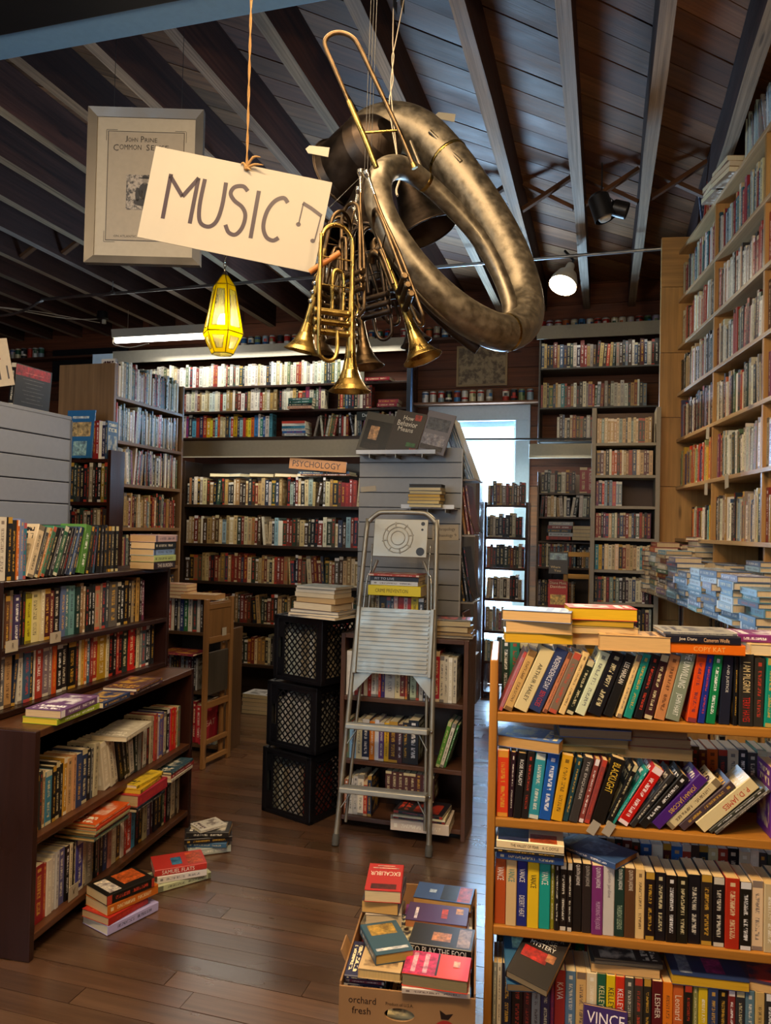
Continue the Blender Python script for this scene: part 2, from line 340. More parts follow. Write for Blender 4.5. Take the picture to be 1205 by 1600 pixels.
# ------------------------------------------------------------------ books
LIMIT = 560; nbook = [0]; REST = MB()      # every book past the limit is joined into REST (kind = stuff)
CREAM = H('#e3d3ae')
def book_geo(mb, w, h, d, col, ink, page, t=0.0014, inset=0.0015, fine=True, rnd=None, kinds=(1.0, 0.5), M=None, mats=(0, 1), cover_only=False, pages_only=False):
    rnd = random.random() if rnd is None else rnd; c4 = tuple(col[:3]) + (rnd,); x = w / 2
    if not pages_only:
        if fine:
            b = min(0.002, w * 0.18)
            out = [(-x, d), (-x, b), (-x + b, 0), (x - b, 0), (x, b), (x, d)]; inn = [(x - t, d), (x - t, t + 0.001), (-x + t, t + 0.001), (-x + t, d)]
        else: out = [(-x, d), (-x, 0), (x, 0), (x, d)]; inn = [(x - t, d), (x - t, t), (-x + t, t), (-x + t, d)]
        poly = out + inn; n = len(poly); vs = [(a, b_, 0) for a, b_ in poly] + [(a, b_, h) for a, b_ in poly]
        fs, uvs, inks = [], [], []; no = len(out); i3 = tuple(ink[:3])
        for i in range(n):
            j = (i + 1) % n; fs.append((i, j, j + n, i + n)); a, b_ = poly[i], poly[j]
            k = 0.0; uv = [(0, 0)] * 4
            if i < no - 1:
                if abs(a[1]) < 1e-6 and abs(b_[1]) < 1e-6: k = kinds[0]; uv = [(0, 0), (1, 0), (1, 1), (0, 1)]
                elif abs(a[0] - b_[0]) < 1e-9: k = kinds[1]; uv = [(a[1]/d, 0), (b_[1]/d, 0), (b_[1]/d, 1), (a[1]/d, 1)]
                if a[0] < -x + 1e-6 and k == kinds[1]: uv = [(1-p, q) for p, q in uv]
            uvs.append(uv); inks.append(i3 + (k,))
        # end rims as quads between outline and inner line
        mp = list(range(no)); q = len(inn)
        fs += [tuple(reversed(range(n))), tuple(range(n, 2*n))]; uvs += [[(0, 0)] * n] * 2; inks += [i3 + (0.0,)] * 2
        mb.add(vs, fs, c4, uvs, mats[0], M=M, inks=inks)
    if not cover_only:
        mb.box((-x + t, t, inset), (x - t, d - inset, h - inset), page, mats[1], M=M)
def pick_ink(c):
    l = sum(c[:3]) / 3
    return random.choice([H('#e9e2cf'), H('#e6d9a8'), H('#d8a83a'), H('#ffffff'), H('#c9402a')]) if l < 0.25 else random.choice([H('#1c1a1c'), H('#3a1414'), H('#202a4a'), H('#f4efe0')])
def bk(col, w=0.022, tilt=0, h=0.175, d=0.106, title=None, tc='#f0ead8', page=None, ts=0.62, tl=0.8, **k):
    return dict(col=H(col) if isinstance(col, str) else col, w=w, tilt=tilt, h=h, d=d, title=title, tc=H(tc), page=H(page) if page else None, ts=ts, tl=tl, **k)
def inview(p):   # is the point inside the photograph's field of view (with a small margin)?
    q = cam.matrix_world.inverted() @ p; d = -q.z
    return d > 0 and abs(q.x / d) < 0.511 + 0.012 and abs(q.y / d) < 0.678 + 0.012
def place(b, W, label=None, group=None, hard=False, kind='paperback'):
    """put one book at world matrix W (book's own axes: spine -Y, height Z)"""
    col = b['col']; ink = b.get('ink') or pick_ink(col); page = b['page'] or jit(CREAM, 0.12)
    t, ins = (0.0028, 0.004) if hard else (0.0014, 0.0015)
    if label is None or nbook[0] >= LIMIT or not (inview(W @ Vector((0, 0, b['h']/2))) or inview(W @ Vector((0, 0, b['h'])))):
        book_geo(REST, b['w'], b['h'], b['d'], col, ink, page, t, ins, False, M=W); return None
    nbook[0] += 1; r = random.random(); w_, h_, d_ = b['w'], b['h'], b['d']
    mb = MB(); hast = b['title'] is not None; hasf = b.get('front') is not None
    book_geo(mb, w_, h_, d_, col, ink, page, t, ins, True, r, (0.0 if hast else 1.0, 0.0 if hasf else 0.5), cover_only=True)
    o = mb.build('book', MT['cover'], None, W); tag(o, label, 'book', group)
    mp = MB(); book_geo(mp, w_, h_, d_, col, ink, page, t, ins, pages_only=True, mats=(0, 0)); mp.build('page_block', MT['page'], o)
    if hast:
        parts = b['title'] if isinstance(b['title'], list) else [(b['title'], b['tc'], 0.5, b['tl'])]
        for txt, tc, pos, ln in parts:   # pos: centre along the spine from the head (0..1)
            M = Matrix(((0, 1, 0, 0), (0, 0, -1, -0.0004), (-1, 0, 0, h_ * (1 - pos)), (0, 0, 0, 1)))
            mt = MB(); text_add(mt, txt, M, h_ * ln, w_ * b['ts'], H(tc) if isinstance(tc, str) else tc); mt.build('title', MT['ink'], o)
    if hasf:
        s = b.get('fside', 1)
        for fi, it in enumerate(b['front']):            # (text or None, colour, u, v, width, height) in cover fractions
            txt, tc, u, v, lw, lh = it; e = w_/2 + 0.0004 + 0.00012*(fi + 1); mt = MB()
            M = Matrix(((0, 0, 1, e), (1, 0, 0, d_*u), (0, 1, 0, h_*v), (0, 0, 0, 1))) if s > 0 else Matrix(((0, 0, -1, -e), (-1, 0, 0, d_*(1-u)), (0, 1, 0, h_*v), (0, 0, 0, 1)))
            if txt is None:
                e2 = e - 0.0005 + 0.00012*(fi + 1); M = Matrix(((0, 0, 1, e2), (1, 0, 0, d_*u), (0, 1, 0, h_*v), (0, 0, 0, 1))) if s > 0 else Matrix(((0, 0, -1, -e2), (-1, 0, 0, d_*(1-u)), (0, 1, 0, h_*v), (0, 0, 0, 1)))
                a, c = d_*lw/2, h_*lh/2; mt.add([(-a, -c, 0), (a, -c, 0), (a, c, 0), (-a, c, 0)], [(0, 1, 2, 3)], H(tc), M=M)
            else: text_add(mt, txt, M, d_*lw, h_*lh, H(tc))
            mt.build('cover_print', MT['ink' if txt else 'picture'], o)
    return o
def quad2(px, b):
    """corners of a leaning book in the shelf plane; px = x of the corner it rests on"""
    a = radians(b['tilt']); w_, h_ = b['w'], b['h']; c, s = cos(a), sin(abs(a))
    if a >= 0: # rests on its lower right corner, top leans right
        return [(px, 0), (px + h_*s, h_*c), (px + h_*s - w_*c, h_*c + w_*s), (px - w_*c, w_*s)]
    return [(px, 0), (px + w_*c, w_*s), (px + w_*c - h_*s, w_*s + h_*c), (px - h_*s, h_*c)]
def sat(A, B):
    for P in (A, B):
        for i in range(4):
            nx, ny = P[(i+1) % 4][1] - P[i][1], P[i][0] - P[(i+1) % 4][0]
            a = [p[0]*nx + p[1]*ny for p in A]; b = [p[0]*nx + p[1]*ny for p in B]
            if max(a) <= min(b) + 1e-7 or max(b) <= min(a) + 1e-7: return False
    return True
def row(fr, x0, x1, z, items, where=None, group=None, y0=0.02, hard=False, kind='paperback', jd=0.008):
    prev = None; i = 0
    for b in items:
        a = radians(b['tilt']); w_, h_ = b['w'], b['h']
        if prev is None: px = x0 + (w_*cos(a) if a >= 0 else h_*sin(-a))
        else:
            px = (prev[1] + 0.0004) + (w_*cos(a) if a >= 0 else 0); q = quad2(px, b)
            if a > 0: px = max(px, min(p[0] for p in prev[0]) + w_*cos(a))
            while sat(prev[0], quad2(px, b)): px += 0.001
            px += random.uniform(0, 0.0006)
        q = quad2(px, b)
        if max(p[0] for p in q) > x1: break
        i += 1; yy = y0 + random.uniform(0, jd)
        pos = px - w_*cos(a)/2 + 0 if a >= 0 else px + w_*cos(a)/2
        # local transform: book's base corner is the pivot
        piv = T(-w_/2, 0, 0) if a >= 0 else T(w_/2, 0, 0)
        W = fr @ T(px, yy, z + 0.0006) @ Matrix.Rotation(a, 4, 'Y') @ piv
        lab = None
        if where: lab = f"{cname(b['col'])} {kind}, {ordn(i)} from left {where}"
        place(b, W, lab, group, hard)
        prev = (q, max(px, px if a >= 0 else px + w_*cos(a)))
    return i
def gen(pal, n=200, w=(0.014, 0.034), h=(0.16, 0.18), d=(0.10, 0.11), lean=0.0, maxl=12):
    out = []; t = 0
    for i in range(n):
        if lean and random.random() < lean: t = random.uniform(-maxl, maxl) if random.random() < 0.7 else 0
        elif random.random() < 0.3: t = 0
        r = random.random()
        out.append(dict(col=jit(H(random.choice(pal)), 0.2), w=random.uniform(*w), tilt=t, h=random.uniform(*h), d=random.uniform(*d), title=None, tc=None, page=None, ts=0.6, tl=0.8))
    return out
def stack(fr, x, y, z, items, where=None, group=None, face='spine', jx=0.006, jy=0.004, jr=3, hard=False, kind='paperback', upside=False, start=0):
    zz = z; n = len(items)
    for i, b in enumerate(items):
        f = b.get('face', face); yaw = {'spine': 0, 'fore': 180, 'left': -90, 'right': 90}[f] + b.get('yaw', random.uniform(-jr, jr))
        rx = 90 if (f == 'fore' and False) or b.get('flip') else -90
        W = fr @ T(x + b.get('dx', random.uniform(-jx, jx)), y + b.get('dy', random.uniform(-jy, jy)), zz + b['w']/2 + 0.0004) @ R(b.get('roll', 0), 'X') @ R(b.get('pitch', 0), 'Y') @ R(yaw, 'Z') @ R(rx, 'Y') @ T(0, -b['d']/2, -b['h']/2)
        zz += b['w'] + 0.0006
        lab = None
        if where:
            pos = 'lowest' if i == 0 else ('topmost' if i == n-1 else ordn(i+1) + ' up')
            lab = f"{cname(b['col'])} {kind} lying {pos} {where}"
            if b.get('label'): lab = b['label']
        place(b, W, lab, group, hard)
    return zz
# ------------------------------------------------------------------ shelving
def bevbox(name, lo, hi, col, mat, parent, bev=0.0):
    mb = MB(); mb.box(lo, hi, col); o = mb.build(name, mat, parent)
    if bev:
        m = o.modifiers.new('bevel', 'BEVEL'); m.width = bev; m.segments = 2; m.limit_method = 'ANGLE'
    return o
def bookcase(name, fr, W, D, Z, zs, col, mat, label, cat='bookcase', group=None, t=0.02, top=True, back=True, z0=0.0, divs=(), colback=None, bev=0.002, sides=True, shelf_t=None, colshelf=None):
    """z values are the top faces of the shelves; Z is the overall height"""
    st = shelf_t or t; cs = colshelf or col
    e = empty(name, fr @ T(0, 0, z0)); tag(e, label, cat, group)
    if sides:
        for xx in (0, W - t): bevbox('side_panel', (xx, 0, 0), (xx + t, D, Z - z0), jit(col, 0.05), mat, e, bev)
    for z in zs:
        xs = [t if sides else 0] + [d for d in divs] + [W - (t if sides else 0)]
        bevbox('shelf', (xs[0], 0.0015, z - st - z0), (xs[-1], D - (0.006 if back else 0), z - z0), jit(cs, 0.05), mat, e, bev)
    if top: bevbox('top_panel', (t * 0.999 if sides else 0, 0.0015, Z - st - z0), (W - (t * 0.999 if sides else 0), D, Z - z0), jit(cs, 0.05), mat, e, bev)
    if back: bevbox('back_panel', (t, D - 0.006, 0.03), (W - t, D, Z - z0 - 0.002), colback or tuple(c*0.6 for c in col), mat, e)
    lv = sorted(zs) + ([Z] if top else [Z + t])
    for d in divs:
        for a, b in zip(lv[:-1], lv[1:]): bevbox('divider', (d - t/2, 0.003, a - z0), (d + t/2, D - 0.008, b - st - z0), jit(col, 0.05), mat, e, bev)
    return e
# ================================================================== SETTING
XL, XR, YB, YN = -7.0, 2.3, 7.35, -1.6          # room: left, right, back, near
ZJ, ZD = 3.60, 3.85                              # underside of joists, underside of deck boards
# ---- floor: narrow hardwood strips running left-right
fl = MB(); fl.box((XL, YN, -0.06), (XR, YB, -0.022), H('#1a0f0a')); floor_o = struct(fl.build('floor', MT['dark']))
frest = MB(); y = YN; nf = 0; FW = 0.086
while y < YB - 0.01:
    x = XL - random.uniform(0, 1.2)
    while x < XR:
        L = random.uniform(0.9, 2.3); a, b = max(x, XL), min(x + L, XR); x += L
        if b - a < 0.02: continue
        c = jit(H(random.choice(['#604430', '#694a34', '#583f2e', '#6c4e38', '#5e4531'])), 0.10)
        vis = (1.9 < y < 5.9 and b > -2.6 and a < 0.9)
        z = random.uniform(-0.0012, 0.0)
        mb = MB() if vis and nf < 290 else frest
        mb.box((a + 0.0012, y + 0.0012, -0.022), (b - 0.0012, min(y + FW, YB) - 0.0012, z), c)
        if mb is not frest: nf += 1; mb.build('floor_strip', MT['floor'], floor_o)
    y += FW
stuff(frest.build('floor_strips', MT['floor'], floor_o))
# ---- back wall: wide horizontal pine boards around the window opening
WX0, WX1, WZ0, WZ1 = -1.45, -0.83, 0.35, 2.56
wb = MB()
wb.box((XL - 0.1, YB + 0.02, 0), (WX0, YB + 0.16, 4.0), H('#20140e')); wb.box((WX1, YB + 0.02, 0), (XR + 0.1, YB + 0.16, 4.0), H('#20140e'))
wb.box((WX0, YB + 0.02, 0), (WX1, YB + 0.16, WZ0), H('#20140e')); wb.box((WX0, YB + 0.02, WZ1), (WX1, YB + 0.16, 4.0), H('#20140e'))
wall_b = struct(wb.build('wall_back', MT['dark'])); z = 0.0; bw = 0.192
while z < 3.86:
    z1 = min(z + bw, 3.88); segs = [(XL, XR)]
    if z < WZ1 and z1 > WZ0: segs = [(XL, WX0), (WX1, XR)]
    for a, b in segs:
        cuts = [a] + sorted(random.uniform(a + 0.5, b - 0.4) for _ in range(max(1, int((b - a) / 2.6)))) + [b]
        for p, q in zip(cuts[:-1], cuts[1:]):
            if q - p < 0.05: continue
            mb = MB(); mb.box((p + 0.0015, YB - random.uniform(0, 0.004), z + 0.003), (q - 0.0015, YB + 0.02, z1 - 0.003), jit(H(random.choice(['#7a4429', '#6e3c25', '#85502f', '#5f3522'])), 0.12)); mb.build('wall_board', MT['wall'], wall_b)
    z = z1
# ---- side walls and the shopfront wall behind the camera
for nm, x0, x1 in (('wall_left', XL - 0.12, XL), ('wall_right', XR, XR + 0.12)):
    mb = MB(); mb.box((x0, YN - 0.1, 0), (x1, YB + 0.16, 4.0), H('#3a251a')); wo = struct(mb.build(nm, MT['wall']))
    for k in range(20):
        s = 1 if nm == 'wall_left' else -1; xi = x1 if s > 0 else x0
        mb = MB(); mb.box((min(xi, xi + s*0.018), YN, k*0.194 + 0.003), (max(xi, xi + s*0.018), YB, k*0.194 + 0.188), jit(H('#6e3f28'), 0.12)); mb.build('wall_board', MT['wall'], wo)
mb = MB(); FX0, FX1, FZ0, FZ1 = -3.5, -0.9, 1.55, 3.05
for lo, hi in (((XL, YN - 0.12, 0), (FX0, YN, 4.0)), ((FX1, YN - 0.12, 0), (XR, YN, 4.0)), ((FX0, YN - 0.12, 0), (FX1, YN, FZ0)), ((FX0, YN - 0.12, FZ1), (FX1, YN, 4.0))): mb.box(lo, hi, H('#6e4a34'))
struct(mb.build('wall_front', MT['wall']))
mb = MB()
for lo, hi in (((FX0, YN - 0.1, FZ0), (FX0 + 0.06, YN + 0.02, FZ1)), ((FX1 - 0.06, YN - 0.1, FZ0), (FX1, YN + 0.02, FZ1)), ((FX0, YN - 0.1, FZ0), (FX1, YN + 0.02, FZ0 + 0.06)), ((FX0, YN - 0.1, FZ1 - 0.06), (FX1, YN + 0.02, FZ1)), ((-2.22, YN - 0.1, FZ0), (-2.17, YN + 0.02, FZ1))): mb.box(lo, hi, H('#c8ccd0'))
w2 = struct(mb.build('window_2', MT['paint']))
mb = MB(); mb.box((FX0 + 0.05, YN - 0.06, FZ0 + 0.05), (FX1 - 0.05, YN - 0.055, FZ1 - 0.05)); mb.build('pane', MT['pane'], w2)
# ---- window in the back wall
wn = empty('window_1'); struct(wn); wc = H('#b9c6cf')
def wbd(nm, lo, hi, c=wc): bevbox(nm, lo, hi, jit(c, 0.03), MT['paint'], wn, 0.003)
wbd('casing', (-1.70, 7.30, 2.55), (-0.70, 7.346, 2.70)); wbd('casing', (-1.70, 7.30, 0.30), (-1.44, 7.346, 2.55)); wbd('casing', (-0.84, 7.30, 0.30), (-0.70, 7.346, 2.55))
wbd('sill', (-1.72, 7.27, 0.27), (-0.68, 7.346, 0.31)); wbd('jamb', (-1.45, 7.33, 0.35), (-1.425, 7.48, 2.56)); wbd('jamb', (-0.855, 7.33, 0.35), (-0.83, 7.48, 2.56))
wbd('sash_rail', (-1.425, 7.40, 0.35), (-0.855, 7.43, 0.42)); wbd('sash_rail', (-1.425, 7.40, 2.50), (-0.855, 7.43, 2.56)); wbd('sash_rail', (-1.425, 7.40, 2.36), (-0.855, 7.425, 2.385))
mb = MB(); mb.box((-1.425, 7.41, 0.42), (-0.855, 7.414, 2.50)); mb.build('pane', MT['pane'], wn)
# ---- ceiling: joists, diagonal deck boards, cross bridging
mb = MB(); mb.box((XL - 0.12, YN - 0.12, ZD + 0.03), (XR + 0.12, YB + 0.16, ZD + 0.08), H('#241a14')); ceil = struct(mb.build('ceiling', MT['deck']))
JW = 0.066
for k in range(-17, 6):
    x = 0.21 + 0.405 * k
    side = jit(H(random.choice(['#4a2c22', '#553428', '#43281f'])), 0.12); bot = jit(H(random.choice(['#b39a7c', '#bfa386', '#a59078', '#aa9c8c'])), 0.1)  # undersides paler than the sides: light from below put into the colour
    mb = MB(); n = 12; ys = [YN + (YB - YN) * i / n for i in range(n + 1)]; sh = [random.uniform(-0.003, 0.003) for _ in ys]; wv = [JW/2 + random.uniform(-0.004, 0.004) for _ in ys]
    ou, ov = random.uniform(0, 50), random.uniform(0, 50)
    for i in range(n):
        a, b = ys[i], ys[i+1]; vs = []
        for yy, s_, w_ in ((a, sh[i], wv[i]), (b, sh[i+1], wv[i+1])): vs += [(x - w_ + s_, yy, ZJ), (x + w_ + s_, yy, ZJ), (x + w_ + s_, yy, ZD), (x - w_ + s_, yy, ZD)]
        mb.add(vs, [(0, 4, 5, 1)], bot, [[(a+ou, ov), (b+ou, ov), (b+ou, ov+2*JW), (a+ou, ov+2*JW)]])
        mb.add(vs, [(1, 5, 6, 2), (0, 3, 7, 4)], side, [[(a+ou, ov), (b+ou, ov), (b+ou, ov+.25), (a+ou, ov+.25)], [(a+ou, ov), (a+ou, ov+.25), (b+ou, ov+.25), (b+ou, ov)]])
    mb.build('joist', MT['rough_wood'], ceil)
def clip(poly, ax, v, keep_less):
    out = []
    for i in range(len(poly)):
        p, q = poly[i], poly[(i+1) % len(poly)]; ip = (p[ax] <= v) == keep_less; iq = (q[ax] <= v) == keep_less
        if ip: out.append(p)
        if ip != iq:
            t = (v - p[ax]) / (q[ax] - p[ax]); out.append((p[0] + (q[0]-p[0])*t, p[1] + (q[1]-p[1])*t))
    return out
s2 = sqrt(0.5); c = (XL * -s2 + YN * s2) - 0; bwid = 0.145
smin = min((-x_ + y_) * s2 for x_ in (XL, XR) for y_ in (YN, YB)); smax = max((-x_ + y_) * s2 for x_ in (XL, XR) for y_ in (YN, YB)); s = smin
while s < smax:
    a, b = s + 0.003, s + bwid - 0.003
    poly = [(-a*s2 + t*s2, a*s2 + t*s2) for t in (-12, 12)] + [(-b*s2 + t*s2, b*s2 + t*s2) for t in (12, -12)]
    for ax, v, kl in ((0, XL, False), (0, XR, True), (1, YN, False), (1, YB, True)):
        if len(poly) >= 3: poly = clip(poly, ax, v, kl)
    if len(poly) >= 3:
        mb = MB(); mb.prism(poly, ZD + random.uniform(0, 0.004), ZD + 0.029, jit(H(random.choice(['#8a5c38', '#764a2c', '#946640', '#7e5434', '#6a4228'])), 0.15), axis=(s2, s2)); mb.build('deck_board', MT['deck'], ceil)
    s += bwid
for by, k0, k1 in ((5.07, -17, 5), (2.2, -17, 5)):
    for k in range(k0, k1):
        xa, xb = 0.21 + 0.405*k + JW/2, 0.21 + 0.405*(k+1) - JW/2
        for sg, yy in ((1, by - 0.025), (-1, by + 0.025)):
            z0, z1 = (ZJ + 0.03, ZD - 0.02) if sg > 0 else (ZD - 0.02, ZJ + 0.03)
            L = sqrt((xb-xa)**2 + (z1-z0)**2); M = T(xa, yy, z0) @ Matrix.Rotation(-math.atan2(z1-z0, xb-xa), 4, 'Y')
            mb = MB(); mb.box((0.004, -0.02, -0.013), (L - 0.004, 0.02, 0.013), jit(H('#6f4a30'), 0.15), M=M); mb.build('bridging', MT['rough_wood'], ceil)
# ---- header beam at upper left with blue daylight put into its colour, dark valance board over it
bm = bevbox('trim_1', (XL + 0.02, 2.465, 3.465), (XR - 0.02, 2.61, 3.598), H('#6f93ad'), MT['paint'], None, 0.006); struct(bm)
bm = bevbox('trim_2', (XL + 0.02, 2.20, 3.455), (XR - 0.02, 2.46, 3.598), H('#0d0c0c'), MT['paint'], None, 0.004); struct(bm)
# ---- ledge boards for the cans
lg = bevbox('can_ledge', (XL + 0.03, 7.19, 3.335), (0.55, 7.345, 3.36), H('#5e3a26'), MT['wall'], None, 0.002); tag(lg, 'long brown wooden ledge high on the back wall holding a line of cans', 'ledge')
lg2 = bevbox('window_ledge', (-1.83, 7.17, 2.702), (-0.58, 7.345, 2.722), H('#8a5c3e'), MT['wall'], None, 0.002); tag(lg2, 'short brown wooden ledge above the bright window holding a row of cans', 'ledge')
# ================================================================== CANS
CANC = ['#c9c9c4', '#8fa3b0', '#b33a2c', '#e0dcd0', '#3f78b0', '#a8a090', '#7a8a60', '#d8cfa8', '#20242c', '#b8b0c8', '#c46a3a', '#e6e6e6']
CANI = ['#22242a', '#b02a24', '#1f4f8a', '#e8e4d4', '#7a2a2a', '#2a5a44']
def can(x, y, z, label, group):
    r = 0.0325; h = 0.12; e = MB(); b, k, m_ = H(random.choice(CANC)), H(random.choice(CANI)), random.random()
    prof = [(0.026, 0.0), (r, 0.006), (r, 0.03), (r, 0.05), (r, 0.085), (r, 0.1), (r, 0.111), (0.028, 0.118)]
    cols = [H('#999994'), b, k if m_ > 0.5 else b, b if m_ > 0.25 else k, k if m_ < 0.6 else b, b, H('#999994')]
    e.lathe(prof, 14, cols=cols); e.add([(0.0326*cos(a) , 0.0326*sin(a), zz) for zz in (0.052, 0.083) for a in (-2.0, -1.75, -1.5, -1.25, -1.0)], [(i, i+1, i+6, i+5) for i in range(4)], H(random.choice(CANI + CANC)))
    o = e.build('can', MT['can'], None, T(x, y, z) @ R(random.uniform(-40, 40), 'Z')); tag(o, label, 'can', group)
    l = MB(); l.lathe([(0.0001, 0.1165), (0.025, 0.1165), (0.0275, 0.1195), (0.0284, 0.118)], 14); l.build('can_lid', MT['tin'], o); return o
def canrow(x0, x1, n, z, where, group, skip=()):
    for i in range(n):
        if i in skip: continue
        can(x0 + (x1 - x0) * i / (n - 1) + random.uniform(-0.004, 0.004), 7.25 + random.uniform(-0.01, 0.01), z, f"metal drink can, {ordn(i+1)} from left {where}", group)
canrow(-0.60, 0.42, 15, 3.361, 'on the high ledge near the pine shelves', 'cans on the high ledge at right')
canrow(-3.72, -3.05, 9, 3.361, 'on the high ledge beside the lantern', 'cans on the high ledge in the middle')
canrow(-2.72, -1.28, 18, 3.361, 'on the high ledge behind the hanging trumpets', 'cans on the high ledge behind the horns', (8,))
canrow(-6.95, -6.30, 9, 3.361, 'on the high ledge in the far left corner', 'cans on the high ledge at far left')
canrow(-1.72, -0.70, 14, 2.723, 'on the short ledge above the window', 'cans above the window', (9,))
# ================================================================== WALL SHELVES (upper left)
WHT = ['#e9e4d8', '#d8d4c4', '#efe9da', '#cfd8cc', '#e2ddd0', '#bfae88', '#3c4a40', '#2a3038', '#8a2f2a', '#5a6a50', '#e6dcc0', '#c8c0b0']
OLD = ['#8a6f48', '#a48858', '#6e2a22', '#2c3a2c', '#c0a878', '#43301f', '#1f2328', '#93714a', '#7a3026', '#d0bd94', '#514a3c', '#2c3448', '#b49a6c']
MIX = ['#c8bfae', '#2a2c34', '#8a2c26', '#35506e', '#d9cdb0', '#46603f', '#17181c', '#b08a50', '#6c7f88', '#ded8c8', '#7a3a5a', '#b8402c', '#1f3a3a', '#9a8f80', '#3c2c24', '#bfa060']
BRT = ['#c23a24', '#e0b020', '#2e62a8', '#e8e2d2', '#16161a', '#2f8a6a', '#d86a20', '#7a3a80', '#d8c898', '#8a1f24', '#3a3a40', '#56a0b8', '#f0ead8', '#a03a2a', '#2a2a52']
DRK = ['#191a20', '#2c2420', '#232c38', '#40302a', '#6a2a24', '#b8ae9a', '#3a3a3e', '#14202c', '#8a8272', '#511f22', '#cfc4aa', '#2a4038']
g_ = H('#3d2a20')
e = bookcase('wall_shelf', frame(-5.1, 6.98, 0), 3.28, 0.35, 3.34, [2.38, 2.65, 2.905], g_, MT['dark'], 'long dark wall shelf of white and pale books high at back left', 'shelf', t=0.022, z0=2.34, back=False, top=False)
bevbox('post', (3.26, -0.02, -2.3), (3.30, 0.05, 0.98), H('#2a3442'), MT['paint'], e, 0.002)
bevbox('valance', (0.0, -0.06, 0.84), (3.25, -0.045, 0.97), H('#b8b2a0'), MT['paint'], e, 0.002)
fr = frame(-5.1, 6.98, 0)
row(fr, 0.03, 1.4, 2.905, gen(WHT, w=(0.018, 0.042), h=(0.20, 0.25), d=(0.15, 0.17))); row(fr, 1.4, 2.78, 2.905, gen(WHT, w=(0.018, 0.042), h=(0.20, 0.25), d=(0.15, 0.17)))
row(fr, 0.03, 1.9, 2.65, gen(WHT + OLD[:4], w=(0.02, 0.045), h=(0.18, 0.235), d=(0.15, 0.17))); row(fr, 1.92, 2.42, 2.65, gen(WHT + MIX, w=(0.02, 0.045), h=(0.18, 0.235)))
row(fr, 2.55, 2.9, 2.65, gen(DRK + MIX, w=(0.02, 0.035), h=(0.18, 0.23)))
row(fr, 0.6, 1.85, 2.38, gen(BRT + ['#3a7fb8', '#9ac0c8', '#e8e040'], w=(0.018, 0.045), h=(0.19, 0.24), lean=0.2)); row(fr, 2.3, 3.2, 2.38, gen(MIX, w=(0.016, 0.032), h=(0.19, 0.235), lean=0.5, maxl=14))
stack(fr, 2.98, 0.03, 2.905, [bk('#8c2430', 0.03, h=0.25, d=0.17)]); stack(fr, 3.08, 0.03, 2.65, [bk('#8c2c3a', 0.035, h=0.2, d=0.15), bk('#93303c', 0.035, h=0.2, d=0.15)])
stack(fr, 2.12, 0.03, 2.38, [bk(c, 0.024, h=0.25, d=0.17) for c in ('#d8d4c8', '#2c62a0', '#e0ddd4', '#3f8fb0', '#e8e4d8', '#c0483a')]); stack(fr, 2.18, 0.03, 2.65, [bk(c, 0.026, h=0.26, d=0.17) for c in ('#c89a80', '#2c3a40', '#2f6a5c', '#39605a')])
# card that names the section
sg = bevbox('section_sign', (-0.115, 0, 0), (0.115, 0.004, 0.085), H('#1c2422'), MT['paint'], None, 0.0); sg.matrix_world = frame(-2.22, 6.955, 0, 2.525); tag(sg, 'small black sign reading Drugs in white on the upper left wall shelf', 'sign')
text_obj('Drugs', T(0, -0.0008, 0.045) @ R(90, 'X'), 0.115, 0.04, H('#d8dcd6'), sg)
# ---- tall psychology case (free-standing, back left)
PX = -3.53
e = bookcase('bookcase', frame(PX, 5.8, 0), 2.25, 0.30, 2.03, [0.06, 0.32, 0.66, 1.0, 1.32, 1.655], H('#3a2b20'), MT['dark'], 'wide dark bookcase full of old books under the Psychology sign', t=0.025, top=False)
bevbox('valance', (0.0, -0.10, 2.05), (2.24, -0.085, 2.19), H('#b3ad99'), MT['paint'], e, 0.002); bevbox('valance_shelf', (0.0, -0.085, 2.19), (2.24, 0.2, 2.205), H('#4a3a2c'), MT['dark'], e)
fr = frame(PX, 5.8, 0)
for z, pal, hh in ((0.66, OLD + DRK, (0.19, 0.25)), (1.0, OLD, (0.19, 0.25)), (1.32, OLD + ['#7a2a20', '#c8b080'], (0.19, 0.25))):
    row(fr, 0.04, 2.2, z, gen(pal + (['#e0d8c4', '#8fb0bc'] if z > 1.2 else []), w=(0.018, 0.042), h=hh, d=(0.14, 0.18), lean=0.06, maxl=6), hard=True)
row(fr, 0.04, 0.95, 1.655, gen(OLD + DRK, w=(0.018, 0.04), h=(0.18, 0.24), lean=0.1, maxl=8), hard=True); row(fr, 0.98, 2.2, 1.655, gen(OLD + ['#9aa89c', '#33507a', '#8a2a2a'], w=(0.018, 0.04), h=(0.19, 0.25), lean=0.25, maxl=10), hard=True)
row(fr, 0.04, 2.2, 0.32, gen(OLD + DRK, w=(0.018, 0.04), h=(0.19, 0.25)), hard=True)
for x in (0.25, 0.4, 0.62, 0.85, 1.05): stack(fr, x + 0.1, 0.08, 1.895, [bk(random.choice(['#a8b8c0', '#d8c9a0', '#5a7a98', '#c0a870']), 0.025, h=0.2, d=0.15, yaw=random.uniform(-30, 30), face='fore')])
for x in (1.2, 1.42): stack(fr, x, 0.08, 1.905, [bk('#6e4434', 0.014, h=0.24, d=0.17, yaw=random.uniform(-6, 6)), bk('#37506a', 0.02, h=0.22, d=0.16)])
stack(fr, 1.95, 0.08, 1.91, [bk('#5a2e26', 0.018, h=0.26, d=0.18), bk('#7a5a44', 0.016, h=0.26, d=0.18)])
sg = MB(); sg.box((0, 0, 0), (0.50, 0.004, 0.088), H('#a06a3a')); sg = sg.build('section_sign', MT['paint'], None, frame(-2.52, 5.775, 0, 1.965) @ R(4.5, 'Y')); tag(sg, 'brown cardboard strip reading Psychology leaning on the books at back', 'sign')
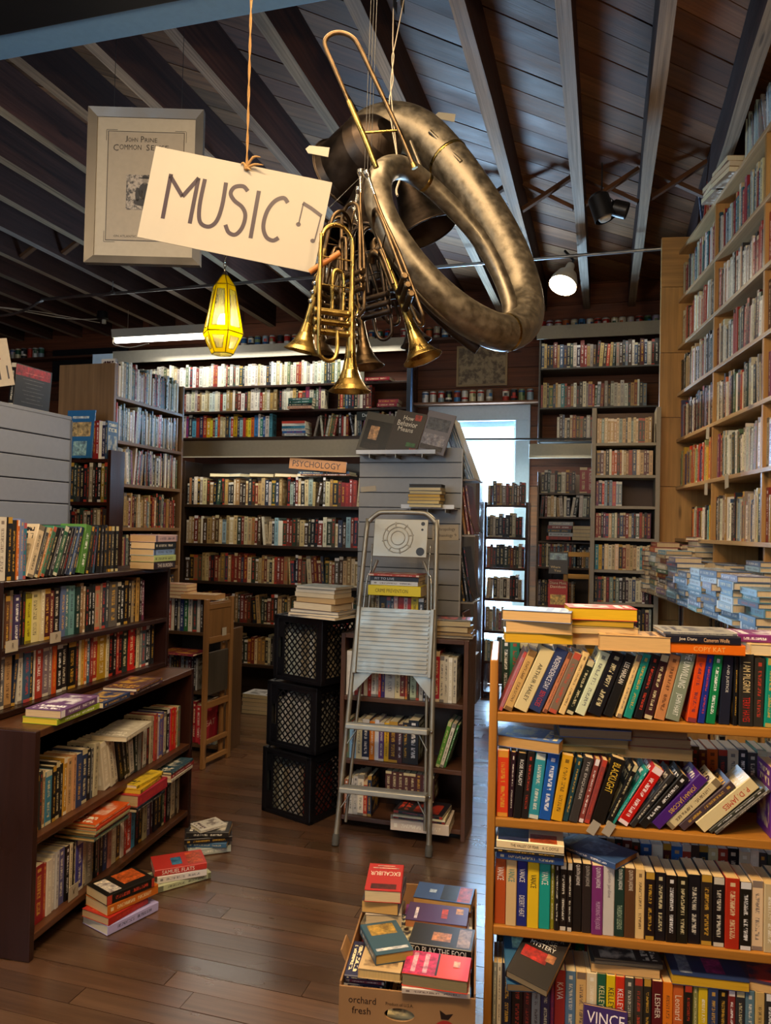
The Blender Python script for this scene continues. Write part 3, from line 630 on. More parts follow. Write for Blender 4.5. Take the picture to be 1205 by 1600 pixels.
text_obj('PSYCHOLOGY', T(0.24, -0.001, 0.045) @ R(90, 'X'), 0.42, 0.05, H('#2a1a14'), sg)
# framed picture book leaning at the foot of the case, and paper piles
o = place(bk('#cfc2a0', 0.02, h=0.33, d=0.26, page='#d8ccb0', front=[(None, '#6a5a44', 0.5, 0.42, 0.72, 0.6), (None, '#a89468', 0.5, 0.86, 0.6, 0.04)], fside=-1), frame(-3.02, 5.42, 0) @ T(0.0, 0.1, 0.004) @ R(-12, 'X') @ R(90, 'Z'), 'cream picture book standing face out at the foot of the dark back bookcase', 'books at the foot of the back bookcase')
stack(frame(-2.6, 5.55, 0), 0, 0, 0, [bk(c, 0.03, h=0.26, d=0.19, face='fore') for c in ('#3a3a3a', '#c8c0ac', '#d8d0bc', '#50402c', '#c8c8c8')]); stack(frame(-2.3, 5.5, 0), 0, 0, 0, [bk(c, 0.03, h=0.26, d=0.19, face='fore') for c in ('#c8c0ac', '#d8d0bc', '#2c2c2c')])
# ---- tall plywood case at left, seen from its near end
fr = frame(-3.0, 4.10, 90); pl = H('#a8845a')
e = bookcase('bookcase', fr, 0.83, 0.42, 2.5, [0.08, 0.34, 0.62, 0.9, 1.18, 1.455, 1.74, 2.015, 2.295], H('#8a6a48'), MT['pine'], 'tall plywood-sided bookcase at left filled with thin pale books', t=0.022, top=False)
for z in (1.74, 2.015): row(fr, 0.03, 0.8, z, gen(MIX + WHT, w=(0.008, 0.022), h=(0.2, 0.25), lean=0.12, maxl=6))
row(fr, 0.03, 0.8, 2.295, gen(WHT + ['#a05a3a', '#56707a', '#b89a70'], w=(0.010, 0.026), h=(0.19, 0.25)))
for z in (1.455, 1.18, 0.9, 0.62): row(fr, 0.03, 0.8, z, gen(OLD + MIX, w=(0.01, 0.028), h=(0.17, 0.24)))
sg = bevbox('paper_card', (0, 0, 0), (0.15, 0.003, 0.07), H('#a9c4dc'), MT['paint'], None); sg.matrix_world = frame(-3.2, 4.14, 0, 2.5); tag(sg, 'pale blue card standing on top of the plywood bookcase side', 'card')
# ---- dark case in front of it
fr = frame(-3.42, 3.95, 0)
e = bookcase('bookcase', fr, 0.52, 0.14, 1.93, [0.2, 0.5, 0.8, 1.07, 1.345, 1.61, 1.875], H('#3a1c14'), MT['dark'], 'narrow dark red-brown bookcase at left behind the grey slatted panel', t=0.022, top=False)
for z, p in ((1.875, MIX + BRT), (1.61, DRK + ['#a08a3a', '#4a5a78']), (1.345, DRK + ['#a83a30', '#d8c8a8'])): row(fr, 0.03, 0.5, z, gen(p, w=(0.014, 0.03), h=(0.2, 0.245), d=(0.1, 0.12)), y0=0.004, jd=0.003)
place(bk('#2f6fa8', 0.012, h=0.3, d=0.2, front=[(None, '#c8b080', 0.5, 0.6, 0.8, 0.3), (None, '#9ac8d8', 0.55, 0.2, 0.5, 0.3), (None, '#d8e8ee', 0.5, 0.85, 0.6, 0.05)], fside=-1), frame(-3.03, 3.93, 0) @ T(0.0, 0.01, 1.879) @ R(-5, 'X') @ R(90, 'Z'), 'large blue picture book standing face out on the narrow dark case', 'face-out books at left')
# ---- grey slatted display at far left
gs = empty('slatted_display', frame(-2.6, 3.215, 0)); tag(gs, 'grey slatted display unit at the left edge with wide horizontal boards', 'display')
sc_ = H('#828a9c'); bevbox('core', (-0.5, -2.2, 0), (-0.02, -0.004, 2.0), H('#4a4c52'), MT['slat'], gs)
for k in range(18):
    z = 0.06 + k * 0.1085
    bevbox('slat', (-0.02, -2.2, z), (0.0, 0.0, z + 0.1035), jit(sc_, 0.03), MT['slat'], gs, 0.003)
bevbox('top_rail', (-0.5, -2.2, 2.0), (0.002, 0.002, 2.02), jit(sc_), MT['slat'], gs, 0.004); bevbox('end_trim', (-0.02, -0.003, 0.02), (0.004, 0.006, 2.0), H('#54565c'), MT['slat'], gs, 0.002)
place(bk('#191a1e', 0.03, h=0.20, d=0.235, page='#d8cdb0', front=[(None, '#a81a2a', 0.48, 0.86, 0.96, 0.24), (None, '#d86a60', 0.5, 0.83, 0.5, 0.02)] + [(None, '#6a6a68', 0.5, 0.68 - 0.09*i, 0.6 - 0.1*(i % 3), 0.014) for i in range(7)], fside=1), frame(-2.66, 2.87, 0, 2.022) @ R(4, 'Y') @ R(0, 'Z'), 'black book with red heading standing face out on the grey display', 'face-out books at left')
for j, (y_, z_, rt, rr, t1, t2) in enumerate(((2.56, 2.03, 12, 18, 'art', '411'), (2.50, 2.1, -8, 6, None, None))):
    sg = MB(); sg.box((-0.002, 0, 0), (0.002, 0.30, 0.21), H('#cfc0a8')); sg = sg.build('cardboard_sign', MT['paint'], None, T(-2.6 + 0.03*(1-j) - 0.05, y_, z_) @ R(rr * 0.9, 'X')); tag(sg, ['hand-lettered cream card reading art 411 on the grey display', 'blank cream card tucked behind the lettered art card'][j], 'sign')
    if t1:
        text_obj('art', Matrix(((0, 0, 1, 0.0026), (1, 0, 0, 0.19), (0, 1, 0, 0.145), (0, 0, 0, 1))), 0.10, 0.06, H('#a03a34'), sg); text_obj('411', Matrix(((0, 0, 1, 0.0026), (1, 0, 0, 0.21), (0, 1, 0, 0.06), (0, 0, 0, 1))), 0.13, 0.06, H('#3a3030'), sg)
# dark panel standing in for a black opening high on the far wall
bo = bevbox('opening_panel', (-6.2, 7.31, 3.10), (-5.2, 7.34, 3.46), H('#14161a'), MT['paint'], None); tag(bo, 'dark rectangular panel standing for an opening high on the far left back wall', 'board')
# ================================================================== BACK RIGHT SHELVES
e = bookcase('wall_shelf', frame(-0.60, 6.98, 0), 1.10, 0.34, 3.3, [2.315, 2.615, 2.975], H('#55534f'), MT['paint'], 'grey metal wall shelf of books at back right under the high ledge', 'shelf', t=0.015, z0=2.29, back=False, top=False)
bevbox('valance', (-0.02, -0.05, 0.94), (1.08, -0.035, 1.06), H('#aaa594'), MT['paint'], e, 0.002)
fr = frame(-0.60, 6.98, 0)
row(fr, 0.02, 1.07, 2.975, gen(DRK + MIX + ['#8a2a30', '#2c2438'], w=(0.018, 0.038), h=(0.2, 0.245), lean=0.12, maxl=5)); row(fr, 0.02, 0.95, 2.615, gen(WHT + MIX + ['#2f8a90'], w=(0.016, 0.036), h=(0.19, 0.24), lean=0.12, maxl=5)); row(fr, 0.17, 0.62, 2.315, gen(MIX + OLD, w=(0.018, 0.034), h=(0.2, 0.24), lean=0.3, maxl=8))
fx = bevbox('light_valance', (-0.67, 6.93, 2.15), (-0.08, 6.96, 2.28), H('#b3ad99'), MT['paint'], None, 0.003); tag(fx, 'pale boxed light cover board hung below the grey wall shelf', 'light cover')
e = bookcase('bookcase', frame(-0.56, 6.6, 0), 0.52, 0.32, 2.0, [0.2, 0.5, 0.857, 1.186, 1.406, 1.616, 1.82], H('#5a4a3e'), MT['dark'], 'narrow bookcase beyond the white-edged one with red volumes on top', t=0.016, top=False)
fr = frame(-0.56, 6.6, 0)
row(fr, 0.03, 0.34, 1.82, gen(DRK + ['#3a5a88'], w=(0.02, 0.04), h=(0.17, 0.2), lean=0.2, maxl=6)); row(fr, 0.35, 0.5, 1.82, [bk('#9a2434', 0.06, h=0.22, d=0.16), bk('#9a2434', 0.055, h=0.215, d=0.16)])
row(fr, 0.02, 0.5, 1.616, gen(OLD + WHT, w=(0.018, 0.03), h=(0.16, 0.19), lean=0.3, maxl=10)); stack(fr, 0.2, 0.0, 1.42, [bk(c, 0.03, h=0.2, d=0.14) for c in ('#7a3a40', '#b8c0cc', '#3a5060', '#8a4a50', '#a8b0b8')], jx=0.02); stack(fr, 0.4, 0.0, 1.42, [bk(c, 0.03, h=0.2, d=0.14, face='fore') for c in ('#7a3a40', '#b8c0cc', '#3a5060', '#a84a50')])
row(fr, 0.0, 0.33, 1.186, gen(DRK + ['#4a4a8a', '#3a6a8a', '#6a7ab0', '#7a2a4a'], w=(0.012, 0.024), h=(0.19, 0.21))); row(fr, 0.0, 0.33, 0.857, gen(DRK + ['#4a4a6a'], w=(0.012, 0.024), h=(0.19, 0.22))); row(fr, 0.02, 0.5, 0.5, gen(MIX)); row(fr, 0.34, 0.5, 1.186, gen(MIX, w=(0.012, 0.024), h=(0.15, 0.18)))
# slim frame-fronted display with two face-out paperbacks
e = empty('book_stand', frame(-0.30, 6.0, 3)); tag(e, 'narrow pine display frame with a red paperback in front of the back shelves', 'stand')
for lo, hi in (((0, 0, 0), (0.035, 0.02, 1.34)), ((0.19, 0, 0), (0.225, 0.02, 1.34))): bevbox('upright', lo, hi, H('#b98a3c'), MT['pine'], e, 0.002)
for z in (1.30, 1.13, 0.86, 0.4): bevbox('rail', (0.035, 0.001, z), (0.19, 0.019, z + 0.035), H('#b98a3c'), MT['pine'], e, 0.002)
place(bk('#a81c1c', 0.02, h=0.22, d=0.145, front=[(None, '#c8a860', 0.5, 0.3, 0.8, 0.35), ('Diane Mott', '#f0e0c0', 0.5, 0.88, 0.85, 0.09), ('Davidson', '#f0e0c0', 0.5, 0.75, 0.8, 0.09)], fside=-1), frame(-0.265, 5.98, 3) @ T(0, 0.01, 0.90) @ R(-6, 'X') @ R(90, 'Z'), 'red paperback face out in the pine display frame', 'books in the pine frame')
place(bk('#23262e', 0.02, h=0.17, d=0.145, front=[(None, '#7a98b0', 0.5, 0.78, 0.9, 0.3), ('Where', '#d8c090', 0.35, 0.3, 0.5, 0.1), ('You', '#d8c090', 0.45, 0.14, 0.35, 0.1)], fside=-1), frame(-0.265, 5.98, 3) @ T(0, 0.01, 1.165) @ R(-6, 'X') @ R(90, 'Z'), 'dark paperback face out at the top of the pine display frame', 'books in the pine frame')
# ---- case across the window, open back
e = bookcase('bookcase', frame(-1.03, 6.7, 0), 0.385, 0.25, 1.74, [0.06, 0.33, 0.60, 0.885, 1.16, 1.43, 1.715], H('#3c2018'), MT['dark'], 'dark open-backed bookcase standing in front of the bright window', t=0.022, top=False, back=False)
fr = frame(-1.03, 6.7, 0)
for z, p in ((1.715, DRK + OLD), (1.43, DRK), (1.16, DRK + ['#8aa0a0', '#6a4a3c']), (0.885, WHT + DRK + ['#d83a80', '#c8908a']), (0.6, MIX), (0.33, MIX)): row(fr, 0.026, 0.362, z, gen(p, w=(0.018, 0.036), h=(0.17, 0.215), lean=0.1, maxl=5))
e = empty('bookcase', frame(-1.66, 6.45, 0)); tag(e, 'tall brown bookcase seen end-on between the grey slatwall and the window case', 'bookcase')
bevbox('side_panel', (0.60, 0.0, 0.0), (0.625, 0.28, 1.93), H('#6a5548'), MT['paint'], e, 0.002); bevbox('front_panel', (0.36, 0.0, 0.0), (0.60, 0.02, 1.93), H('#6a5548'), MT['paint'], e, 0.002); bevbox('top_panel', (0.36, 0.02, 1.90), (0.60, 0.28, 1.93), H('#6a5548'), MT['paint'], e, 0.002)
# rod across in front of the window
mb = MB(); mb.tube([(-1.50, 6.5, 2.278), (-0.07, 6.5, 2.268)], 0.009, 8); rd = mb.build('hanging_rod', MT['blackmetal']); tag(rd, 'thin black rod running across in front of the bright window', 'rod')
# ---- grey-white paperback case right of it
e = bookcase('bookcase', frame(-0.095, 5.4, 0), 0.45, 0.26, 2.35, [0.1, 0.33, 0.58, 0.80, 1.015, 1.238, 1.457, 1.677, 1.889, 2.11], H('#9c9484'), MT['paint'], 'tall pale grey bookcase packed with small paperbacks beside the pine wall shelves', t=0.03, top=False, colback=H('#4a3428'), shelf_t=0.02)
fr = frame(-0.095, 5.4, 0)
PB = ['#c8a878', '#d8bc90', '#8a3a2a', '#2a2a2e', '#7a8a80', '#3a4a6a', '#c05a2a', '#5a2a3a', '#b89a70', '#1c1c20', '#d8cfae', '#43323a']
for z, p in ((2.11, ['#c8a878', '#d8bc90', '#b89058', '#2a2a2a', '#c84a28', '#8aa09a']), (1.889, PB), (1.457, PB + ['#6a2a4a']), (1.238, PB + ['#e0b030', '#3a8a9a']), (1.015, DRK + PB), (0.8, PB), (0.58, PB), (0.33, PB), (0.1, PB)): row(fr, 0.035, 0.415, z, gen(p, w=(0.012, 0.026), h=(0.165, 0.178)))
row(fr, 0.035, 0.22, 1.677, gen(['#7a2a5a', '#c02a20', '#8a9aa8', '#2a3048', '#b85a60'], w=(0.014, 0.026), h=(0.165, 0.178)))
# ================================================================== RIGHT WALL: tall pine shelving
RW = frame(0.469, 5.54, -81.3); pc = H('#b98b50'); RZ = [0.12, 0.48, 0.80, 1.10, 1.465, 1.82, 2.147, 2.465, 2.79, 3.115, 3.455]
e = empty('wall_bookcase', RW); tag(e, 'floor to ceiling pine bookcase along the whole right wall', 'bookcase')
DV = [-0.011, 0.80, 1.60, 2.40, 3.20]
for z in RZ[4:]: bevbox('shelf', (-0.02, 0.0, z - 0.022), (3.2, 0.27, z), jit(H('#c3a072'), 0.05), MT['pine'], e, 0.0015)
for x in DV[1:]:
    zz = RZ[4:]
    for a, b in zip(zz[:-1], zz[1:]): bevbox('divider', (x - 0.011, 0.004, a), (x + 0.011, 0.265, b - 0.022), jit(pc, 0.06), MT['pine'], e, 0.0015)
    bevbox('divider', (x - 0.011, 0.02, 0.0), (x + 0.011, 0.265, 1.443), jit(pc, 0.06), MT['pine'], e, 0.0015)
z = 0.0                                            # wide end panel made of stacked boards
for hgt in (0.46, 0.44, 0.47, 0.45, 0.48, 0.45, 0.46, 0.44):
    bevbox('end_board', (-0.05, -0.115, z + 0.0015), (-0.022, 0.27, min(z + hgt, 3.56) - 0.0015), jit(H('#c79a5c'), 0.05), MT['pine'], e, 0.002); z += hgt
    if z > 3.5: break
bevbox('back_panel', (-0.02, 0.272, 0.0), (3.2, 0.285, 3.5), H('#5a3d26'), MT['pine'], e)
for z, (a, b) in ((1.10, (-0.02, 3.2)),): bevbox('counter', (a, -0.16, z - 0.025), (b, 0.27, z), jit(H('#c3a072')), MT['pine'], e, 0.002)
for z in (0.80, 0.48, 0.12): bevbox('shelf', (-0.02, 0.0, z - 0.022), (3.2, 0.27, z), jit(H('#c3a072'), 0.05), MT['pine'], e, 0.0015)
for x in (0.8, 1.6, 2.4): bevbox('gusset', (x - 0.011, -0.14, 0.0), (x + 0.011, 0.0, 1.074), jit(pc), MT['pine'], e)
HB = MIX + WHT + DRK + ['#c0a070', '#9ab0b8', '#6a7a86']
ZP = {3.115: ['#a8383a', '#b8c0b8', '#e8ddc8', '#2f5a6a', '#8a2a30', '#c8b890', '#3a6a70'], 2.79: ['#c8c0a8', '#e6dcc0', '#2a2a2c', '#9a3a30', '#b8b0a0', '#d8cfb8'], 2.147: HB + ['#c86a3a', '#d8c8a0'], 1.82: HB + ['#8a9a5a', '#c8b048'], 1.465: HB + ['#4a5a8a', '#c8b098']}
for z in RZ[4:10]:
    for a, b in zip(DV[:-1], DV[1:]):
        if a > 2.3: continue
        if z == 1.465 and a < 0: 
            row(RW, 0.30, b - 0.014, z - 0.02, gen(HB + BRT, w=(0.014, 0.03), h=(0.19, 0.23), d=(0.13, 0.16))); continue
        pal = ZP.get(z, HB)
        if a < 0 and z == 1.82: pal = ['#c83a1c', '#e09a30', '#7a1c18', '#d8b040', '#3a3a6a', '#8a9a6a', '#b84a30', '#c8a870']
        if a < 0 and z == 2.147: pal = DRK + ['#8a8aa0', '#4a4a70', '#c0b8a8']
        row(RW, a + 0.014, b - 0.014, z, gen(pal, w=(0.013, 0.034), h=(0.20, 0.265), d=(0.14, 0.18), lean=0.08, maxl=4), hard=(z > 2))
row(RW, 0.35, 0.72, 3.455, gen(['#a83a34', '#c0503a', '#3a4a6a', '#8fa8b8'], w=(0.008, 0.02), h=(0.2, 0.26), lean=0.7, maxl=25)); row(RW, 1.25, 1.9, 3.455, gen(['#9ab4c0', '#c8d4d8', '#3a3a4a', '#8a8a90'], w=(0.008, 0.02), h=(0.2, 0.26), lean=0.6, maxl=20))
for x in (0.85, 1.05, 2.0): stack(RW, x, 0.03, 3.455, [bk(c, 0.03, h=0.22, d=0.16, face='fore') for c in ('#8a7050', '#b08a5a', '#6a4a34')], jr=10)
for z, x0 in ((0.80, 0.0), (0.48, 0.0), (0.12, 0.0)):
    for a in (0.0, 0.8, 1.6): row(RW, a + 0.02, a + 0.76, z, gen(DRK if a == 0 else MIX, w=(0.013, 0.03), h=(0.2, 0.25), d=(0.14, 0.18)))
stack(RW, 1.0, -0.02, 0.80, [bk(c, 0.028, h=0.25, d=0.18, face='spine') for c in ('#2a2a2a', '#c8b0a0', '#3a7a8a', '#8a8a50', '#d8b840')], jx=0.03)
# paper slips stuck on shelf edges
for i, (x, z) in enumerate(((0.74, 2.12), (1.10, 1.81), (0.72, 1.79))):
    sg = bevbox('price_slip', (-0.03, -0.004, -0.06), (0.03, -0.002, 0.012), H('#d8d0bc'), MT['white'], None); sg.matrix_world = RW @ T(x, 0, z) @ R((8, -6, 3)[i], 'Y'); tag(sg, ('small white paper slip on the fourth shelf up of the right wall', 'white paper slip at a shelf edge beside the second divider', 'narrow white paper slip hanging under a shelf at right')[i], 'label')
# piles of books on the counter
PL = ['#7a3430', '#a84a3a', '#3a3a44', '#6a5a50', '#8a7a68', '#3f6a80', '#5a8aa8', '#9ab8c8', '#4a5a7a', '#7a6a8a', '#b8c4cc', '#8a3a4a', '#4a6a5a', '#c0b8a8']
PB2 = ['#4a7a9a', '#7aa4c0', '#9ab8cc', '#54688a', '#7a7a9a', '#3a5a7a', '#b8ccd8', '#5a9aa8']
k = 0
for px_, py_, n, face, pal in ((0.10, -0.13, 9, 'left', PL), (0.30, -0.14, 11, 'spine', PL), (0.56, -0.14, 10, 'spine', PL), (0.20, 0.04, 11, 'fore', PL), (0.45, 0.06, 12, 'fore', PL), (0.82, -0.14, 9, 'spine', PB2), (0.72, 0.06, 8, 'fore', PL), (1.06, -0.14, 6, 'spine', PB2), (1.02, 0.07, 8, 'fore', PB2), (1.30, -0.14, 8, 'spine', PB2), (1.28, 0.07, 7, 'fore', PL), (1.56, -0.14, 7, 'spine', PB2), (1.55, 0.07, 9, 'spine', PL), (1.83, -0.14, 7, 'spine', PB2), (1.83, 0.07, 7, 'fore', PB2), (2.1, -0.13, 6, 'spine', PB2)):
    k += 1; it = [bk(random.choice(pal), random.uniform(0.022, 0.036), h=random.uniform(0.20, 0.235), d=random.uniform(0.14, 0.165), page=random.choice(['#e0c8a0', '#d8bc90', '#e6d6b8'])) for _ in range(n)]
    ind = False
    stack(RW, px_, py_, 1.10, it, f"of the {ordn(k)} counter pile from the far end, right wall" if ind else None, 'books piled on the pine counter', face=face, jr=5, jx=0.012, jy=0.012, hard=True, kind='hardback')
stack(RW, 1.75, 0.0, 0.80, [bk(c, 0.04, h=0.23, d=0.16) for c in PB2[:4]])
# ================================================================== CENTRE: slatwall gondola with low case in front
gd = empty('slatwall_gondola', frame(-1.335, 4.05, 0)); tag(gd, 'tall grey slatwall display unit in the middle of the shop behind the stepladder', 'display')
bevbox('core', (0.0, 0.012, 0), (0.585, 0.10, 1.93), H('#3c3a38'), MT['slat'], gd)
for k in range(23):
    z = 0.02 + k * 0.0836; bevbox('slat', (0, 0, z), (0.585, 0.012, z + 0.079), jit(H('#8b8a88'), 0.03), MT['slat'], gd, 0.002)
bevbox('body', (0.02, 0.10, 0.12), (0.555, 0.66, 1.86), H('#5c5852'), MT['slat'], gd)
bevbox('base', (0.02, 0.10, 0.0), (0.555, 0.66, 0.12), H('#5a463a'), MT['paint'], gd, 0.003)
for z in (0.79, 1.09, 1.455, 1.76): bevbox('side_shelf', (0.565, 0.03, z), (0.66, 0.255, z + 0.008), H('#8a8278'), MT['paint'], gd)
bevbox('edge_strip', (0.583, -0.002, 0.02), (0.589, 0.02, 1.93), H('#a8a8a8'), MT['paint'], gd)
def acrylic(name, x0, x1, z, dep, label, n=3):
    e = empty(name, frame(-1.335, 4.05, 0) @ T(x0, 0, z)); tag(e, label, 'shelf'); L = x1 - x0
    bevbox('tray', (0, -dep, 0), (L, -0.001, 0.004), H('#b8bcc0'), MT['slat'], e); bevbox('lip', (0, -dep - 0.003, 0), (L, -dep, 0.022), H('#d0d4d8'), MT['slat'], e)
    for i in range(n): bevbox('bracket', (L*(i + 0.5)/n, -dep, -0.02), (L*(i + 0.5)/n + 0.003, -0.001, 0), H('#9a9ea4'), MT['alu'], e)
acrylic('display_tray', 0.015, 0.46, 1.895, 0.11, 'clear tray at the top of the slatwall holding three face-out books')
acrylic('display_tray', 0.28, 0.57, 1.60, 0.12, 'clear tray on the slatwall holding a small pile of yellowed paperbacks')
GF = frame(-1.335, 4.05, 0)
def faceout(x, y, z, h, d, lean, yaw, col, front, label, w=0.012, roll=0): place(bk(col, w, h=h, d=d, front=front), GF @ T(x, y, z) @ R(-lean, 'X') @ R(roll, 'Y') @ R(yaw, 'Z') @ R(-90, 'Z') @ T(0, -d/2, 0), label, 'face-out books on the slatwall')
faceout(0.085, -0.075, 1.903, 0.235, 0.175, 14, 0, '#4a463c', [(None, '#15130f', 0.52, 0.45, 0.86, 0.72), (None, '#b89068', 0.42, 0.5, 0.3, 0.34), (None, '#231c18', 0.45, 0.16, 0.5, 0.16)], 'book with a portrait of a woman face out at left on the slatwall tray', roll=12)
faceout(0.26, -0.085, 1.903, 0.24, 0.175, 14, 0, '#2f2620', [('How', '#e0dac8', 0.45, 0.84, 0.34, 0.11), ('Behavior', '#e0dac8', 0.46, 0.70, 0.66, 0.13), ('Means', '#e0dac8', 0.45, 0.56, 0.5, 0.11), (None, '#b03024', 0.75, 0.88, 0.22, 0.14), (None, '#2f6a3a', 0.75, 0.22, 0.3, 0.1), (None, '#b03024', 0.85, 0.1, 0.2, 0.1)], 'dark brown book titled How Behavior Means face out on the slatwall', roll=12)
faceout(0.42, -0.075, 1.903, 0.235, 0.16, 14, 0, '#6a6872', [(None, '#48505e', 0.5, 0.7, 0.8, 0.3), (None, '#8a8a94', 0.5, 0.3, 0.8, 0.3), (None, '#383438', 0.5, 0.12, 0.8, 0.12)], 'grey-violet book face out at right on the slatwall tray', roll=14)
for i in range(6):
    place(bk(random.choice(['#8a9298', '#a8aeb0', '#6a7078', '#9a968a']), 0.006, h=0.36 - 0.008*i, d=0.21, front=[]), GF @ T(0.648 - 0.015*i, 0.03 + 0.014*i, 1.772) @ R(-21, 'Y'), f'thin grey magazine, {ordn(i+1)} in the fan at the top right of the slatwall', 'magazines fanned at the slatwall corner')
zt = stack(GF, 0.42, -0.115, 1.606, [bk(c, 0.017, h=0.175, d=0.108, face='fore', page=p) for c, p in (('#8a8a80', '#d8c898'), ('#4a4a40', '#d8c080'), ('#7a6a4a', '#cfae60'), ('#3a3a3a', '#d0a850'), ('#5a4a3a', '#c8b888'), ('#6a6a60', '#cfc098'), ('#26282a', '#3a3a3a'))], 'of the small pile on the slatwall tray', 'paperbacks on the slatwall tray', jx=0.006, jr=2)
# leaning books and wire racks on the right flank
for i, (x_, z_, h_, c_) in enumerate(((0.632, 1.468, 0.27, '#5a2420'), (0.612, 1.468, 0.26, '#7a2c22'), (0.592, 1.468, 0.24, '#8a6038'), (0.632, 1.102, 0.30, '#23262e'), (0.612, 1.102, 0.27, '#30343c'), (0.592, 1.102, 0.25, '#2a2420'), (0.625, 0.802, 0.24, '#5a3a34'), (0.600, 0.802, 0.24, '#3a3230'))):
    place(bk(c_, 0.014, h=h_, d=0.19, front=[]), GF @ T(x_ + 0.012, 0.04, z_) @ R(-9, 'Y'), f"{cname(H(c_))} book leaning {('outermost','middle','innermost')[i%3]} in the {('upper','middle','lower')[i//3]} rack on the gondola flank", 'books leaning on the gondola flank')
for i, z_ in enumerate((1.098, 1.464)):
    mb = MB(); mb.tube([(0.60, 0.035, z_ + 0.16), (0.662, 0.03, z_ + 0.012), (0.664, 0.24, z_ + 0.012), (0.60, 0.24, z_ + 0.16)], 0.003, 6)
    q = mb.build('wire_rack', MT['silver'], None, GF); tag(q, ('lower', 'upper')[i] + ' bent wire rack on the right flank of the slatwall unit', 'rack')
sg = bevbox('paper_sign', (0, -0.0025, 0), (0.145, -0.001, 0.085), H('#c8c4bc'), MT['white'], None); sg.matrix_world = GF @ T(0.43, 0, 1.43) @ R(-2, 'Y'); tag(sg, 'handwritten paper sign on the slatwall reading Anthropology and Archaeology', 'sign')
text_obj('Anthropology', T(0.068, -0.003, 0.058) @ R(90, 'X'), 0.12, 0.022, H('#26262a'), sg); text_obj('Archaeology \u2191', T(0.072, -0.003, 0.025) @ R(90, 'X'), 0.125, 0.022, H('#26262a'), sg)
sg = bevbox('sticker', (0, -0.002, 0), (0.09, -0.0005, 0.03), H('#b0b4b4'), MT['white'], None); sg.matrix_world = GF @ T(0.012, 0, 1.69) @ R(-5, 'Y'); tag(sg, 'torn pale sticker on the upper left of the slatwall', 'sticker')
# ---- low brown case in front
CF = frame(-1.262, 3.6, 0.6); cc = H('#5e3c28')
e = bookcase('bookcase', CF, 0.645, 0.23, 0.96, [0.055, 0.335, 0.65], cc, MT['pine'], 'low brown laminate bookcase in the middle behind the stepladder', t=0.022, top=True, colback=H('#38241a'))
ci = 'of the low brown case'
A = [('#e6dccb', .028, .22), ('#c8bba8', .014, .19), ('#8a2a20', .02, .16), ('#5a1420', .026, .12), ('#e0d8c8', .02, .19), ('#b83020', .018, .2), ('#efe8d8', .024, .2), ('#c8b8a0', .012, .19), ('#d83a24', .012, .2), ('#3a2a6a', .02, .2), ('#c8c0b0', .05, .2), ('#d8c898', .026, .2), ('#7a2a24', .024, .21), ('#b8503a', .012, .2), ('#3a2a1a', .012, .2), ('#b8c4a0', .03, .17), ('#6a5a44', .016, .19), ('#d8d0bc', .018, .2), ('#2a2a2e', .014, .19), ('#8a7a5a', .016, .2), ('#6a1438', .022, .235), ('#b02434', .026, .245), ('#cfc6b0', .022, .225), ('#c8bfa8', .02, .225), ('#d8d0b8', .02, .22), ('#c0b8a0', .02, .22)]
row(CF, 0.025, 0.62, 0.65, [bk(c, w_, h=h_, d=0.14) for c, w_, h_ in A])
A = [('#6a7a5a', .024, .19), ('#8ab8d8', .034, .17), ('#d8cfa8', .03, .19), ('#1c2c50', .036, .2), ('#e08018', .026, .19), ('#d8d8e0', .022, .2), ('#5a3a7a', .026, .19), ('#e0b020', .024, .19), ('#3a1a24', .044, .2), ('#4a2a34', .024, .19), ('#2a2a2e', .03, .2), ('#1c2430', .05, .215)]
row(CF, 0.025, 0.52, 0.335, [bk(c, w_, h=h_, d=0.14) for c, w_, h_ in A])
row(CF, 0.49, 0.62, 0.335, [bk('#5f9a3a', 0.02, 15, h=0.23, d=0.16), bk('#e0dccb', 0.018, 16, h=0.225, d=0.16), bk('#3f7a3a', 0.01, 17, h=0.22, d=0.15)], 'in the leaning green set ' + ci, 'leaning books on the middle shelf of the low case')
A = [('#a86a4a', .022, .17), ('#d8d0c0', .024, .18), ('#c8c4bc', .024, .19), ('#e6e0d0', .03, .2), ('#b83a24', .02, .17), ('#23304a', .02, .2)]
row(CF, 0.025, 0.2, 0.055, [bk(c, w_, h=h_, d=0.14) for c, w_, h_ in A])
row(CF, 0.24, 0.50, 0.16, [bk('#4a2018', 0.03, h=0.13, d=0.14) for _ in range(9)])
zz = stack(CF, 0.44, 0.0, 0.055, [bk('#d8c8b8', 0.05, h=0.28, d=0.2, label='large pale box file lying at the bottom right of the low case'), bk('#2a2438', 0.012, h=0.25, d=0.18), bk('#e0d8b0', 0.01, h=0.25, d=0.2), bk('#26242a', 0.016, h=0.24, d=0.18)], 'at the bottom right ' + ci, 'files at the bottom of the low case', jr=4)
sg = bevbox('shelf_label', (0, -0.003, 0), (0.30, -0.001, 0.045), H('#cfc4b4'), MT['white'], None); sg.matrix_world = CF @ T(0.28, -0.012, 0.05) @ R(2, 'Y'); tag(sg, 'long paper label reading Paleo-diet at the foot of the low case', 'label'); text_obj('Paleo-di', T(0.11, -0.004, 0.023) @ R(90, 'X'), 0.12, 0.028, H('#3a2e30'), sg)
